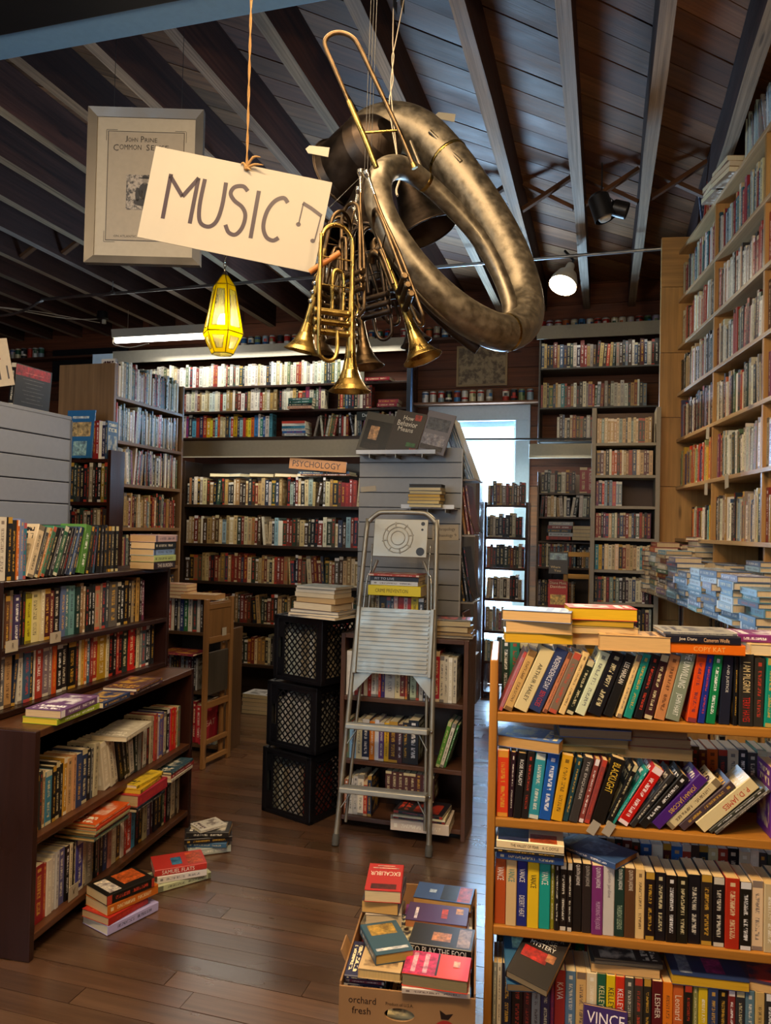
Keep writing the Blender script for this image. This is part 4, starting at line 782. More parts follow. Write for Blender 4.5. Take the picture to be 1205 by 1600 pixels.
# on top of the case
row(CF, 0.10, 0.45, 0.962, [bk(c, w_, h=h_, d=0.13) for c, w_, h_ in [('#5a5a3a', .02, .19), ('#8a8a78', .02, .19), ('#c8c0a8', .022, .19), ('#2a2a2a', .04, .18), ('#5a6a78', .02, .18), ('#3a4a5a', .016, .18), ('#d8a090', .022, .185), ('#b82a24', .028, .18), ('#e0b8b0', .02, .18), ('#b83030', .018, .18), ('#e0c020', .036, .185), ('#3a4248', .026, .18)]], y0=0.10)
stack(CF, 0.26, 0.12, 1.155, [bk('#e3cf22', 0.05, h=0.27, d=0.19, title=[('CRIME PREVENTION', '#5a4a10', 0.45, 0.62)], ts=0.36), bk('#c8ccd0', 0.022, h=0.24, d=0.17), bk('#20242c', 0.022, h=0.25, d=0.17, title=[('FIT TO LIVE', '#c8d0d8', 0.3, 0.4), ], ts=0.5), bk('#a83a2a', 0.012, h=0.26, d=0.18)], 'on the books behind the stepladder', 'books lying behind the stepladder', jr=1, jx=0.004)
stack(CF, 0.545, 0.11, 0.962, [bk('#b8b0a0', 0.012, h=0.22, d=0.15, face='fore', page='#c8b088'), bk('#4a3a30', 0.016, h=0.22, d=0.16, face='fore', page='#b09060'), bk('#7a5a40', 0.026, h=0.19, d=0.14, face='fore', page='#d8bc88'), bk('#2c3040', 0.028, h=0.19, d=0.14, face='fore', page='#d8c090'), bk('#2a2a34', 0.006, h=0.19, d=0.14, face='fore')], 'at the right end of the low case top', 'pile at the right end of the low case', jr=8)
# ================================================================== STEPLADDER
LW = frame(-0.967, 3.385, 3) @ R(-11.1, 'X')
ld = empty('stepladder', LW); tag(ld, 'folded aluminium stepladder leaning against the low brown bookcase', 'stepladder')
def tubeo(name, pts, r, mat, parent, seg=12, sm=0):
    mb = MB(); mb.tube(pts, r, seg, smoothn=sm); return mb.build(name, mat, parent)
hb, ht = 0.222, 0.178
def hw(z): return hb + (ht - hb) * z / 1.6
tubeo('rail', [(-hw(0.03), 0, 0.03), (-hw(0.8), 0, 0.8), (-hw(1.5), 0, 1.50), (-hw(1.5) + 0.012, 0, 1.555), (-hw(1.5) + 0.05, 0, 1.592), (-0.09, 0, 1.603), (0.09, 0, 1.603), (hw(1.5) - 0.05, 0, 1.592), (hw(1.5) - 0.012, 0, 1.555), (hw(1.5), 0, 1.50), (hw(0.8), 0, 0.8), (hw(0.03), 0, 0.03)], 0.0125, MT['alu'], ld, 12, 3)
for s in (-1, 1):
    mb = MB(); mb.lathe([(0.0001, 0), (0.017, 0), (0.018, 0.03), (0.0155, 0.05), (0.0125, 0.05)], 14, M=T(s*hb, 0, 0.002) @ R(0, 'X')); mb.build('foot', MT['rubber'], ld)
    tubeo('rear_leg', [(s*(hb - 0.03), 0.045, 0.10), (s*(ht - 0.035), 0.035, 1.3), (s*(ht - 0.06), 0.02, 1.36)], 0.008, MT['alu'], ld)
    tubeo('guard_rod', [(s*(ht - 0.028), 0.012, 1.44), (s*(ht - 0.030), 0.012, 1.30), (s*(ht - 0.012), 0.012, 1.24), (s*(hw(0.8) - 0.02), 0.012, 0.8)], 0.004, MT['silver'], ld, 8, 3)
def tread(z, name):
    w_ = hw(z) - 0.008; mb = MB(); mb.box((-w_, -0.075, z - 0.03), (w_, 0.03, z - 0.006))
    o = mb.build(name, MT['alu'], ld); rb = MB()
    for i in range(7): rb.box((-w_ + 0.004, -0.070 + i*0.0142, z - 0.006), (w_ - 0.004, -0.062 + i*0.0142, z - 0.002))
    rb.build('ribs', MT['alu'], o)
    m = o.modifiers.new('bevel', 'BEVEL'); m.width = 0.004; m.segments = 2
    for s in (-1, 1):
        mb = MB(); M = T(s*(w_ - 0.005), -0.02, z - 0.10) @ R(-s*32, 'Y'); mb.box((-0.002, -0.008, 0), (0.002, 0.008, 0.085), M=M); mb.build('brace', MT['alu'], ld)
    for s in (-1, 1):
        mb = MB(); mb.lathe([(0.0001, 0.004), (0.006, 0.003), (0.008, 0)], 10, M=T(s*hw(z), -0.0125, z - 0.018) @ R(90, 'X')); mb.build('rivet', MT['silver'], ld)
tread(0.275, 'step'); tread(0.565, 'step')
# folded platform: ribbed panel lying in the plane of the rails
mb = MB(); mb.box((-0.185, -0.022, 0.80), (0.185, -0.012, 1.115)); pf = mb.build('platform', MT['alu'], ld); rb = MB()
for i in range(15): rb.box((-0.170, -0.030, 0.812 + i*0.0203), (0.170, -0.022, 0.8225 + i*0.0203))
rb.build('ribs', MT['alu'], pf)
for s in (-1, 1): bevbox('side_flange', (s*0.185 - 0.008, -0.034, 0.795), (s*0.185 + 0.008, -0.010, 1.12), H('#c0c0c0'), MT['alu'], pf, 0.002)
for s in (-1, 1):
    mb = MB(); mb.prism([(s*0.19, 0.80), (s*0.10, 0.80), (s*0.19, 0.70)][::(1 if s < 0 else -1)], 0.0, 0.004, M=R(90, 'X')); mb.build('gusset', MT['alu'], ld)
# pressed top plate with rosette and holes
tp = MB(); n = 48
def plate_ring(cx, cz, r, hole):  # square plate with round hole
    pass
hx, z0, z1 = 0.138, 1.372, 1.565
tp.box((-hx, -0.016, z0), (hx, -0.010, z1)); tpo = tp.build('top_plate', MT['alu'], ld); m = tpo.modifiers.new('bevel', 'BEVEL'); m.width = 0.003; m.segments = 2
rs = MB(); cz = (z0 + z1)/2
for r_ in (0.035, 0.055, 0.075): rs.tube([(-0.012 + r_*cos(a*pi/16), -0.0165, cz + r_*sin(a*pi/16)) for a in range(33)], 0.0028, 6)
for k in range(8):
    a = k*pi/4 + 0.2; rs.tube([(-0.012 + 0.055*cos(a), -0.0165, cz + 0.055*sin(a)), (-0.012 + 0.082*cos(a), -0.0165, cz + 0.082*sin(a))], 0.003, 6)
rs.build('rosette', MT['alu'], tpo)
for x_, z_, r_ in ((0.105, z0 + 0.03, 0.021), (0.112, z1 - 0.022, 0.010), (0.110, z1 - 0.052, 0.006)):
    mb = MB(); mb.lathe([(0.0001, 0.001), (r_, 0.001), (r_, 0)], 20, M=T(x_, -0.0162, z_) @ R(90, 'X')); mb.build('hole', MT['blackmetal'], tpo)
# ================================================================== MILK CRATES
def crate(W, label, seed):
    random.seed(seed); S = 0.335; e = empty('milk_crate', W); tag(e, label, 'crate', 'stack of black milk crates'); B = 0.05; t = 0.012
    f = MB()
    for z in (0, S - 0.022): 
        for lo, hi in (((0, 0, z), (S, t, z + 0.022)), ((0, S - t, z), (S, S, z + 0.022)), ((0, 0, z), (t, S, z + 0.022)), ((S - t, 0, z), (S, S, z + 0.022))): f.box(lo, hi)
    for x_, y_ in ((0, 0), (S - 0.03, 0), (0, S - 0.03), (S - 0.03, S - 0.03)): f.box((x_, y_, 0), (x_ + 0.03, y_ + 0.03, S))
    for z in (0.0, 0.285, 0.045): f.box((-0.004, -0.004, z), (S + 0.004, S + 0.004, z + 0.006)) if False else None
    o = f.build('frame', MT['blackplastic'], e); m = o.modifiers.new('bevel', 'BEVEL'); m.width = 0.004; m.segments = 2
    # solid borders, handle slot in the front face
    def face(M, slot):
        mb = MB(); x0 = 0.075 if slot else 0.04; x1 = S - 0.04; z0_, z1_ = 0.035, S - 0.035
        mb.box((0.03, 0.001, 0.02), (x1 + 0.012, 0.007, z0_), M=M); mb.box((0.03, 0.001, z1_), (x1 + 0.012, 0.007, S - 0.02), M=M); mb.box((x1, 0.001, z0_), (x1 + 0.02, 0.007, z1_), M=M)
        if slot:
            mb.box((0.018, 0.001, 0.02), (0.034, 0.007, S - 0.02), M=M); mb.box((0.062, 0.001, z0_), (x0, 0.007, z1_), M=M); mb.box((0.034, 0.001, 0.02), (0.062, 0.007, 0.115), M=M); mb.box((0.034, 0.001, 0.22), (0.062, 0.007, S - 0.02), M=M)
        else: mb.box((0.02, 0.001, z0_), (x0, 0.007, z1_), M=M)
        mb.build('side_panel', MT['blackplastic'], e)
        lt = MB(); zz0, zz1 = z0_, z1_; w_ = x1 - x0; h_ = zz1 - zz0; step = 0.037; k = -h_
        for sg in (1, -1):
            k = -h_
            while k < w_:
                # line x = x0 + k + t (sg=1), clipped to window
                a, b = max(0, -k), min(h_, w_ - k)
                if b - a > 0.004:
                    pa = (x0 + k + a, zz0 + (a if sg > 0 else h_ - a)); pb = (x0 + k + b, zz0 + (b if sg > 0 else h_ - b))
                    L = math.hypot(pb[0]-pa[0], pb[1]-pa[1]); ang = math.atan2(pb[1]-pa[1], pb[0]-pa[0])
                    lt.box((0, 0.002, -0.0034), (L, 0.0055, 0.0034), M=M @ T(pa[0], 0, pa[1]) @ Matrix.Rotation(-ang, 4, 'Y'))
                k += step
        stuff(lt.build('lattice', MT['blackplastic'], e))
    face(Matrix(), True); face(T(S, 0, 0) @ R(90, 'Z'), False); face(T(S, S, 0) @ R(180, 'Z'), False)
    mb = MB(); mb.box((0.002, 0.012, 0.002), (0.008, S - 0.012, S - 0.002)); mb.box((0.012, 0.012, S - 0.012), (S - 0.012, S - 0.012, S - 0.006)); mb.box((0.012, 0.012, 0.003), (S - 0.012, S - 0.012, 0.009)); mb.build('wall', MT['blackplastic'], e)
    # contents seen through the mesh
    xx = 0.035
    while xx < S - 0.06:
        w_ = random.uniform(0.018, 0.04); book_geo(REST, w_, random.uniform(0.22, 0.27), 0.2, jit(H(random.choice(WHT[:5] + ['#b8a888', '#d8cfc0', '#8a3a30', '#c8b490']))), H('#555555'), H('#d8ceb4'), fine=False, M=W @ T(xx + w_/2, 0.03, 0.012)); xx += w_ + 0.001
    return e
crate(frame(-1.703, 3.654, -19.2), 'black plastic milk crate on its side on the floor, lowest of the stack', 1)
crate(frame(-1.685, 3.652, -18.0, 0.347), 'black plastic milk crate on its side in the middle of the stack', 2)
crate(frame(-1.655, 3.652, -20.0, 0.694), 'black plastic milk crate at the top of the stack under a pile of books', 3)
random.seed(21)
CT = frame(-1.50, 3.62, -12)
stack(CT, 0.16, -0.02, 1.042, [bk('#c8c4bc', 0.012, h=0.29, d=0.22, face='fore'), bk('#8a8a8a', 0.010, h=0.28, d=0.21, face='fore'), bk('#6a6a70', 0.014, h=0.28, d=0.20, face='fore', page='#d8cdb8'), bk('#7a5a44', 0.035, h=0.24, d=0.17, face='fore', page='#e0d0b0'), bk('#a8885a', 0.026, h=0.24, d=0.16, face='fore', page='#c8a878'), bk('#c0b49a', 0.022, h=0.235, d=0.16, face='fore', page='#d8c8a8'), bk('#d0c8b8', 0.020, h=0.23, d=0.16, face='fore', page='#e0d4bc'), bk('#9aa8a4', 0.012, h=0.23, d=0.17, face='fore', page='#d8d0c0')], 'of the pile on the milk crates', 'books piled on the milk crates', jx=0.012, jr=6)
# ================================================================== FOLDED WOODEN CHAIR + SMALL CASE
fc = empty('folding_chair', frame(-2.315, 4.12, 84)); tag(fc, 'folded wooden chair standing upright at the end of the small left bookcase', 'chair'); oc = H('#8a6238')
for x_ in (0.0, 0.265): bevbox('leg', (x_, 0, 0), (x_ + 0.035, 0.022, 1.03), jit(oc, 0.06), MT['pine'], fc, 0.003)
for x_ in (0.04, 0.225): bevbox('leg', (x_, 0.028, 0.02), (x_ + 0.03, 0.046, 0.74), jit(oc, 0.08), MT['pine'], fc, 0.003)
bevbox('backrest', (0.036, 0.004, 0.78), (0.264, 0.018, 1.01), jit(oc), MT['pine'], fc, 0.002)
for lo, hi in (((0.036, 0.0, 0.965), (0.264, 0.022, 1.0)), ((0.036, 0.0, 0.755), (0.264, 0.022, 0.795)), ((0.036, 0.002, 0.36), (0.264, 0.02, 0.40)), ((0.036, 0.002, 0.14), (0.264, 0.02, 0.17)), ((0.036, 0.002, 0.03), (0.264, 0.02, 0.06))): bevbox('rail', lo, hi, jit(oc, 0.08), MT['pine'], fc, 0.003)
bevbox('seat', (0.045, 0.006, 0.44), (0.255, 0.024, 0.70), jit(H('#4a4238')), MT['pine'], fc, 0.003)
bevbox('paper_tag', (0.17, -0.002, 0.79), (0.215, 0.0, 0.84), H('#c08a80'), MT['white'], fc)
SF = frame(-2.83, 4.40, 0)
bookcase('bookcase', SF, 0.48, 0.28, 0.80, [0.06, 0.40, 0.782], H('#5a4028'), MT['pine'], 'small low wooden bookcase behind the folded chair at left', t=0.02, top=False)
row(SF, 0.02, 0.46, 0.782, [bk(c, w_, h=h_, d=0.15) for c, w_, h_ in [('#d8d0c0', .02, .21), ('#c8c4b8', .022, .22), ('#b04a3a', .018, .215), ('#d8cfb8', .022, .22), ('#1c1c1e', .024, .22), ('#c8c0a8', .018, .21), ('#2a3a6a', .03, .22), ('#2f6a3a', .03, .21), ('#d8d0bc', .03, .22), ('#3a4a44', .034, .225), ('#c8c0b0', .024, .22), ('#2a2420', .02, .22), ('#a03028', .05, .23), ('#c8bfae', .02, .22)]], 'on top of the small case behind the folded chair', 'books on the small left case')
stack(SF, 0.14, 0.0, 1.005, [bk(c, 0.022, h=0.2, d=0.14, face='fore', page='#d0b48a') for c in ('#8a4a34', '#b07048', '#8a4a40', '#a86a48')], 'of the pile on the small left case', 'pile on the small left case', jr=12)
stack(SF, 0.33, -0.01, 1.007, [bk('#a87848', 0.03, h=0.24, d=0.16, face='fore', page='#b88a54')], jr=10); 
row(SF, 0.03, 0.30, 0.402, gen(['#5a1a24', '#3a2424', '#7a2a30', '#2a2a2e', '#a8a8a0'], w=(0.012, 0.022), h=(0.2, 0.24))); stack(SF, 0.2, -0.01, 0.645, [bk('#8a3040', 0.012, h=0.27, d=0.19)])
row(SF, 0.03, 0.46, 0.062, gen(['#b8b8a8', '#a82a30', '#d8d0c8', '#8a1a24'], w=(0.02, 0.045), h=(0.24, 0.29)))
place(bk('#a02434', 0.02, h=0.26, d=0.2, front=[('EAT', '#d8b8a8', 0.5, 0.45, 0.55, 0.14)]), T(-2.395, 4.22, 0.12) @ R(0, 'Z') @ R(4, 'Y'), 'red book lettered EAT behind the lower bars of the folded chair', 'books behind the folded chair')
# ================================================================== LEFT: two stacked dark cases
dk = H('#351a12')
LC = frame(-1.842, 2.149, 94.8)
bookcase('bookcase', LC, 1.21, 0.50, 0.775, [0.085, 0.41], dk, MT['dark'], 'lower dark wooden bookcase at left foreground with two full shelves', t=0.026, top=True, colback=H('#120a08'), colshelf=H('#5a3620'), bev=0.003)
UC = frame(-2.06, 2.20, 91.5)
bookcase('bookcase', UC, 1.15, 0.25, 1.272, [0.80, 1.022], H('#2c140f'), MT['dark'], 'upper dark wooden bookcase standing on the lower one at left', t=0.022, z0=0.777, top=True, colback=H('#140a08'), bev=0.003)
def R_(s): # "colour width height tilt" shorthand
    out = []
    for it in s.split(';'):
        p = it.split(); out.append(bk(p[0], float(p[1]), h=float(p[2]) if len(p) > 2 else random.uniform(0.19, 0.21), tilt=float(p[3]) if len(p) > 3 else 0, d=random.uniform(0.12, 0.135)))
    return out
row(UC, 0.004, 0.94, 1.2725, R_('#cfcac0 0.040 .23;#141416 0.024 .23;#24221c 0.024 .22;#c0682a 0.012 .22;#6a7ca8 0.021 .225;#256f88 0.021 .21;#cdbb9c 0.036 .205 17;#3c3c3e 0.019 .20 19;#b87a3a 0.014 .20 20;#2f6a50 0.021 .205 20;#15161a 0.021 .2 20;#222228 0.019 .2 20;#1f5a3a 0.026 .205 20;#17181c 0.021 .2 19;#141418 0.017 .2 19;#232f4a 0.021 .2 18;#2a4a78 0.012 .2 18;#1a2a48 0.021 .2 16;#4a7a30 0.038 .205 12;#1c2418 0.017 .2 10;#151518 0.019 .2 8;#2a4a68 0.012 .2 6;#101014 0.021 .205 2;#23242a 0.012 .2 1;#141418 0.021 .205;#3a3a40 0.012 .2;#17171b 0.024 .2;#2a2a30 0.024 .2;#101014 0.024 .2'), 'along the top of the upper left case', 'books along the top of the upper left case', y0=0.01)
stack(UC, 1.005, 0.012, 1.2725, [bk('#2a1a1e', 0.034, h=0.19, d=0.13, title=[('THE BURDEN', '#e0d8d0', 0.5, 0.7)], page='#c8a878', ts=0.5), bk('#a8b878', 0.030, h=0.185, d=0.13, page='#c8a878'), bk('#7f9ccc', 0.030, h=0.19, d=0.13, page='#c8a878'), bk('#16181c', 0.032, h=0.19, d=0.13, page='#d8b88a'), bk('#c8a8a8', 0.034, h=0.19, d=0.14, page='#c8a070')], 'of the pile ending the upper left case top', 'pile on the upper left case', jr=3, jx=0.003)
row(UC, 0.03, 1.05, 1.0225, R_('#1a1a1c 0.022;#6a6a6c 0.022;#5a3a28 0.022;#8a8070 0.016;#3a2f5a 0.033;#17161a 0.016;#1c1c1e 0.014;#b8b020 0.030 .19;#cfc490 0.049 .195;#c8bc98 0.022 .2;#4a1a18 0.033;#6a2824 0.024;#1a1214 0.035;#5a6a94 0.030;#4a787e 0.024;#6a9aa0 0.035;#16302c 0.030;#8a6a4a 0.022;#a88a68 0.014;#1a1a18 0.022;#121212 0.019;#1e1e1e 0.022;#a08468 0.035 .19;#8a7a6a 0.014;#2a3444 0.027;#3a4048 0.019;#5a5450 0.061 .2;#1a1816 0.027;#121212 0.030;#1c1412 0.027;#2a1c16 0.024;#8a7a60 0.022;#3a2a20 0.019;#b08a48 0.027;#2a1a14 0.019;#6a2f4a 0.022'), y0=0.035)
row(UC, 0.03, 1.12, 0.8005, R_('#17181c 0.027;#5a5a60 0.024;#b08a5a 0.035;#23304a 0.019 .19 5;#d8d4c8 0.022;#3a5a7a 0.035;#1e2a38 0.019;#c8c4b8 0.011;#a83a2c 0.041;#7a6a78 0.033;#8a8080 0.019;#c8501e 0.024;#121214 0.033;#2a2224 0.035;#0f0f10 0.046 .19;#4a2a1a 0.019;#cfc4a0 0.024;#c8a04a 0.016;#c86a24 0.016;#3a6a88 0.024;#8a2a28 0.016;#a8301e 0.033;#b08a20 0.060 .19;#cfc6a8 0.019;#141416 0.030;#1c1214 0.022;#a8302a 0.019;#16161a 0.027;#1e3028 0.046 .19;#c02018 0.049 .2;#2a1a14 0.019;#cfc4a0 0.022;#7a7a70 0.014;#4a5a64 0.038;#17181a 0.024;#3a3a3e 0.019;#1c1c20 0.027'), y0=0.035)
for x_, z_, t_ in ((0.27, 1.022, 'P'), (0.035, 1.022, 'R')):
    sg = bevbox('letter_card', (0, -0.003, 0), (0.062, -0.0015, 0.042), H('#c8c0a8'), MT['white'], None); sg.matrix_world = UC @ T(x_, 0.0, z_ - 0.008); tag(sg, f'small cream card lettered {t_} on a shelf edge of the upper left case', 'card'); text_obj(t_, T(0.036, -0.004, 0.022) @ R(90, 'X'), 0.010, 0.02, H('#5a5048'), sg)
row(LC, 0.03, 1.15, 0.4105, R_('#6f9fd0 0.032 .19;#23282a 0.015;#2a2e2c 0.015;#8a6a4a 0.017;#3a7a98 0.037 .19;#121212 0.022;#1a1a1a 0.024;#1e1e1e 0.017;#b88a30 0.022;#c8a070 0.032 .2;#c09068 0.020;#2f3f6a 0.037 .2;#263458 0.037;#1a1c20 0.027;#55585a 0.015;#b8b094 0.032 .205 2;#cfc6b0 0.044 .2 -11;#d4ccb6 0.032 .2 -12;#cfc6b4 0.024 .2 -13;#1a1614 0.029 .2 -14;#141414 0.027 .2 -13;#23201e 0.020 .2 -10;#d0ccc4 0.037 .16 -8;#23302e 0.024 .2 -4;#8a8a88 0.024 .2;#5a4a40 0.015;#c0bdb4 0.032;#3a1c1a 0.029;#b0a488 0.027;#3a3a4a 0.012;#a8403a 0.027;#a09098 0.012;#5a5a9a 0.029;#4a4a88 0.020;#cfc4a4 0.027;#1a1a18 0.027;#8a3a6a 0.010;#c8241c 0.037 .2;#b83020 0.015;#b09a58 0.017;#5a6a5a 0.024;#9a9a98 0.020;#2a3a5a 0.015'), 'on the upper shelf of the lower left case', 'books on the upper shelf of the lower left case', y0=0.03)
stack(LC, 0.60, 0.03, 0.613, [bk('#c8c0ac', 0.02, h=0.25, d=0.15, yaw=6)], 'across the upper shelf of the lower left case', 'lying books in the lower left case')
row(LC, 0.03, 1.16, 0.0855, R_('#141414 0.029;#8a1a24 0.054 .2;#a83a28 0.017;#d0c8bc 0.031;#c0bcb8 0.019;#b8b8bc 0.019;#5a5a88 0.036;#121214 0.024;#cfc0a0 0.019;#1a1614 0.012;#d8d0c0 0.012;#3a3a8a 0.041;#c0b090 0.017;#8a8478 0.048 .19;#3a342e 0.014;#141414 0.019;#5a5a58 0.014;#16161a 0.026;#2a3a68 0.029;#b87868 0.024;#c8bc9a 0.041;#3a2018 0.031;#c8b8a8 0.024;#a03428 0.014;#c03a28 0.041;#4a9acc 0.041 .2;#121214 0.026;#1c1a16 0.031;#b8b088 0.036;#6a5a80 0.036;#3a1824 0.019;#17141c 0.036;#121214 0.036;#2a3a2a 0.024;#a8243a 0.026;#1a1414 0.024;#23201e 0.017;#c8b898 0.041 .23;#3a3028 0.014;#5a4a3a 0.017;#a09078 0.014'), 'on the bottom shelf of the lower left case', 'books on the bottom shelf of the lower left case', y0=0.03)
stack(LC, 0.41, 0.03, 0.295, [bk(c, 0.012, h=0.24, d=0.17, yaw=0, page='#c8a060') for c in ('#4a5a50', '#2a2a2a', '#8a8a6a', '#a83a1c', '#c8541c')], 'in the middle pile inside the lower left case', 'pile inside the lower left case')
stack(LC, 0.70, 0.02, 0.295, [bk('#1c1c1e', 0.014, h=0.24, d=0.16, yaw=0), bk('#3a6a94', 0.012, h=0.22, d=0.15, yaw=2), bk('#a8283a', 0.045, h=0.25, d=0.17, yaw=0, page='#c0a070'), bk('#c8a020', 0.018, h=0.2, d=0.15, yaw=3, page='#d8b030'), bk('#d8b828', 0.014, h=0.2, d=0.15, yaw=-4)], 'in the red and yellow pile, lower left case', 'pile inside the lower left case')
stack(LC, 1.0, 0.02, 0.32, [bk('#c8c0b0', 0.014, h=0.22, d=0.15, yaw=1), bk('#8a2a28', 0.018, h=0.23, d=0.15, yaw=0), bk('#2a4a5a', 0.012, h=0.22, d=0.15)], 'in the far pile inside the lower left case', 'pile inside the lower left case')
sg = bevbox('letter_card', (0, -0.003, 0), (0.06, -0.0015, 0.052), H('#c8b050'), MT['white'], None); sg.matrix_world = LC @ T(0.235, 0.016, 0.088); tag(sg, 'yellow card lettered V at the bottom shelf of the lower left case', 'card'); text_obj('V', T(0.03, -0.004, 0.028) @ R(90, 'X'), 0.016, 0.024, H('#3a2a10'), sg)
# books lying on the top ledge of the lower case
TL = 'on the lower left case ledge'
stack(LC, 0.22, 0.05, 0.7755, [bk('#8aa028', 0.022, h=0.26, d=0.14, yaw=0, page='#d8b828'), bk('#6a4a78', 0.028, h=0.25, d=0.14, yaw=2, page='#cfae80')], 'of the near pair ' + TL, 'books on the left ledge', jx=0.0)
stack(LC, 0.45, 0.03, 0.7755, [bk('#2c3a5e', 0.022, h=0.2, d=0.12, yaw=1, label='navy and white paperback lying alone ' + TL)], 'x', 'books on the left ledge')
stack(LC, 0.72, 0.05, 0.7755, [bk('#4a3040', 0.012, h=0.26, d=0.15, yaw=2, page='#a8784a'), bk('#5a3a3a', 0.012, h=0.25, d=0.15, yaw=4)], 'of the far thin pair ' + TL, 'books on the left ledge')
# books piled on the floor
FP = T(-1.735, 2.50, 0) @ R(72, 'Z')
stack(FP, 0, 0, 0.001, [bk('#b0a8d8', 0.034, h=0.225, d=0.15, yaw=0, page='#e0d0b0'), bk('#a8261c', 0.028, h=0.19, d=0.14, yaw=6, page='#c8a070', dx=-0.02), bk('#c0661c', 0.036, h=0.22, d=0.14, yaw=-2, page='#d8b880', dx=0.01), bk('#15130f', 0.036, h=0.20, d=0.14, yaw=-4, dx=0.0, page='#d8b880', front=[(None, '#c05a24', 0.6, 0.3, 0.66, 0.46), (None, '#d8cfc0', 0.5, 0.78, 0.8, 0.24)])], 'of the nearest floor pile by the lower left case', 'books piled on the floor')
FP2 = T(-1.69, 2.84, 0) @ R(40, 'Z')
stack(FP2, 0, 0, 0.001, [bk('#b8c0a0', 0.026, h=0.23, d=0.14, yaw=14, page='#d8c090'), bk('#d8d0cc', 0.028, h=0.2, d=0.14, yaw=2, page='#d8c090'), bk('#b83028', 0.026, h=0.21, d=0.14, yaw=0, title=[('SAMUEL FLATS', '#e8dcd0', 0.45, 0.62)], ts=0.6, front=[(None, '#3a78a0', 0.45, 0.55, 0.5, 0.2), (None, '#c05028', 0.5, 0.2, 0.8, 0.3)])], 'of the middle floor pile by the lower left case', 'books piled on the floor')
FP3 = T(-1.73, 3.14, 0) @ R(28, 'Z')
stack(FP3, 0, 0, 0.001, [bk('#a8b0a8', 0.03, h=0.19, d=0.13, yaw=10, page='#d8b880'), bk('#3a6080', 0.022, h=0.18, d=0.13, yaw=-12, page='#d8b880'), bk('#1e1a1e', 0.024, h=0.21, d=0.13, yaw=2, page='#e0c088'), bk('#24211f', 0.024, h=0.19, d=0.13, yaw=-8, page='#d8b880'), bk('#c8c4b8', 0.014, h=0.13, d=0.1, yaw=30)], 'of the far floor pile by the lower left case', 'books piled on the floor', jx=0.02)
# ================================================================== RIGHT FOREGROUND: pine case of paperbacks
YC = frame(-0.284, 2.0, 7); yc = H('#b87a2c')
bookcase('bookcase', YC, 0.95, 0.34, 1.155, [0.185, 0.462, 0.742, 1.018], yc, MT['pine'], 'low open pine bookcase of crime paperbacks in the right foreground', t=0.021, top=False, back=False, bev=0.003, shelf_t=0.024)
pp = ['#e6c890', '#dcb878', '#e8d0a0', '#d8b070']
def Y(*a, **k): return bk(*a, page=random.choice(pp), **k)
r1 = [Y('#a8707a', .010, 22, .17), Y('#c8a060', .022, 22, .172), Y('#d8c692', .036, 23, .178, title=[('ARTHUR HAILEY', '#2a2420', 0.55, 0.6)], ts=0.3), Y('#2d3a63', .032, 23, .178, title=[('INDEPENDENCE DAY', '#e8e8ec', 0.38, 0.52), ('BEN COES', '#c03a3a', 0.80, 0.24)], ts=0.42), Y('#c07a55', .012, 22, .172), Y('#7c6a58', .022, 22, .17), Y('#e0bf80', .016, 21, .172), Y('#182018', .02, 21, .15), Y('#d0d8b4', .026, 21, .175), Y('#15161c', .034, 20, .172), Y('#1a1a1a', .024, 19, .17, title=[('LEE HARLAN', '#f0ead8', 0.3, 0.34)], ts=0.5), Y('#e0be80', .014, 17, .17), Y('#1b8a7a', .020, 16, .172), Y('#16161a', .020, 15, .17), Y('#3a1c20', .022, 14, .17), Y('#c0814f', .026, 13, .17),
      Y('#7f8a76', .034, 13, .19, title=[('THE UNWILLING', '#eef0e6', 0.30, 0.5), ('JOHN HART', '#eef0e6', 0.78, 0.3)], ts=0.5), Y('#d94a16', .024, 8, .185), Y('#1c2e86', .016, 7, .175), Y('#0e7a45', .022, 6, .175), Y('#1c2030', .026, 3, .175, title=[('AND JUSTICE', '#e8e4dc', 0.34, 0.4)], ts=0.3), Y('#141416', .010, 1, .17), Y('#2a2824', .034, 0, .18, title=[('I AM PILGRIM', '#e0c890', 0.32, 0.42), ('TERRY HAYES', '#c02a20', 0.77, 0.34)], ts=0.5), Y('#332f28', .024, 1, .17), Y('#149078', .020, 2, .172), Y('#7a2f66', .018, 2, .17), Y('#f08a20', .012, 1, .17), Y('#c62f1c', .016, 1, .172), Y('#b03a10', .030, 1, .175), Y('#23232a', .024), Y('#c8b070', .022), Y('#2a4a7a', .024)]
row(YC, 0.024, 0.92, 1.0185, r1, 'on the top shelf of the pine case', 'paperbacks on the top shelf of the pine case', y0=0.008, jd=0.006)
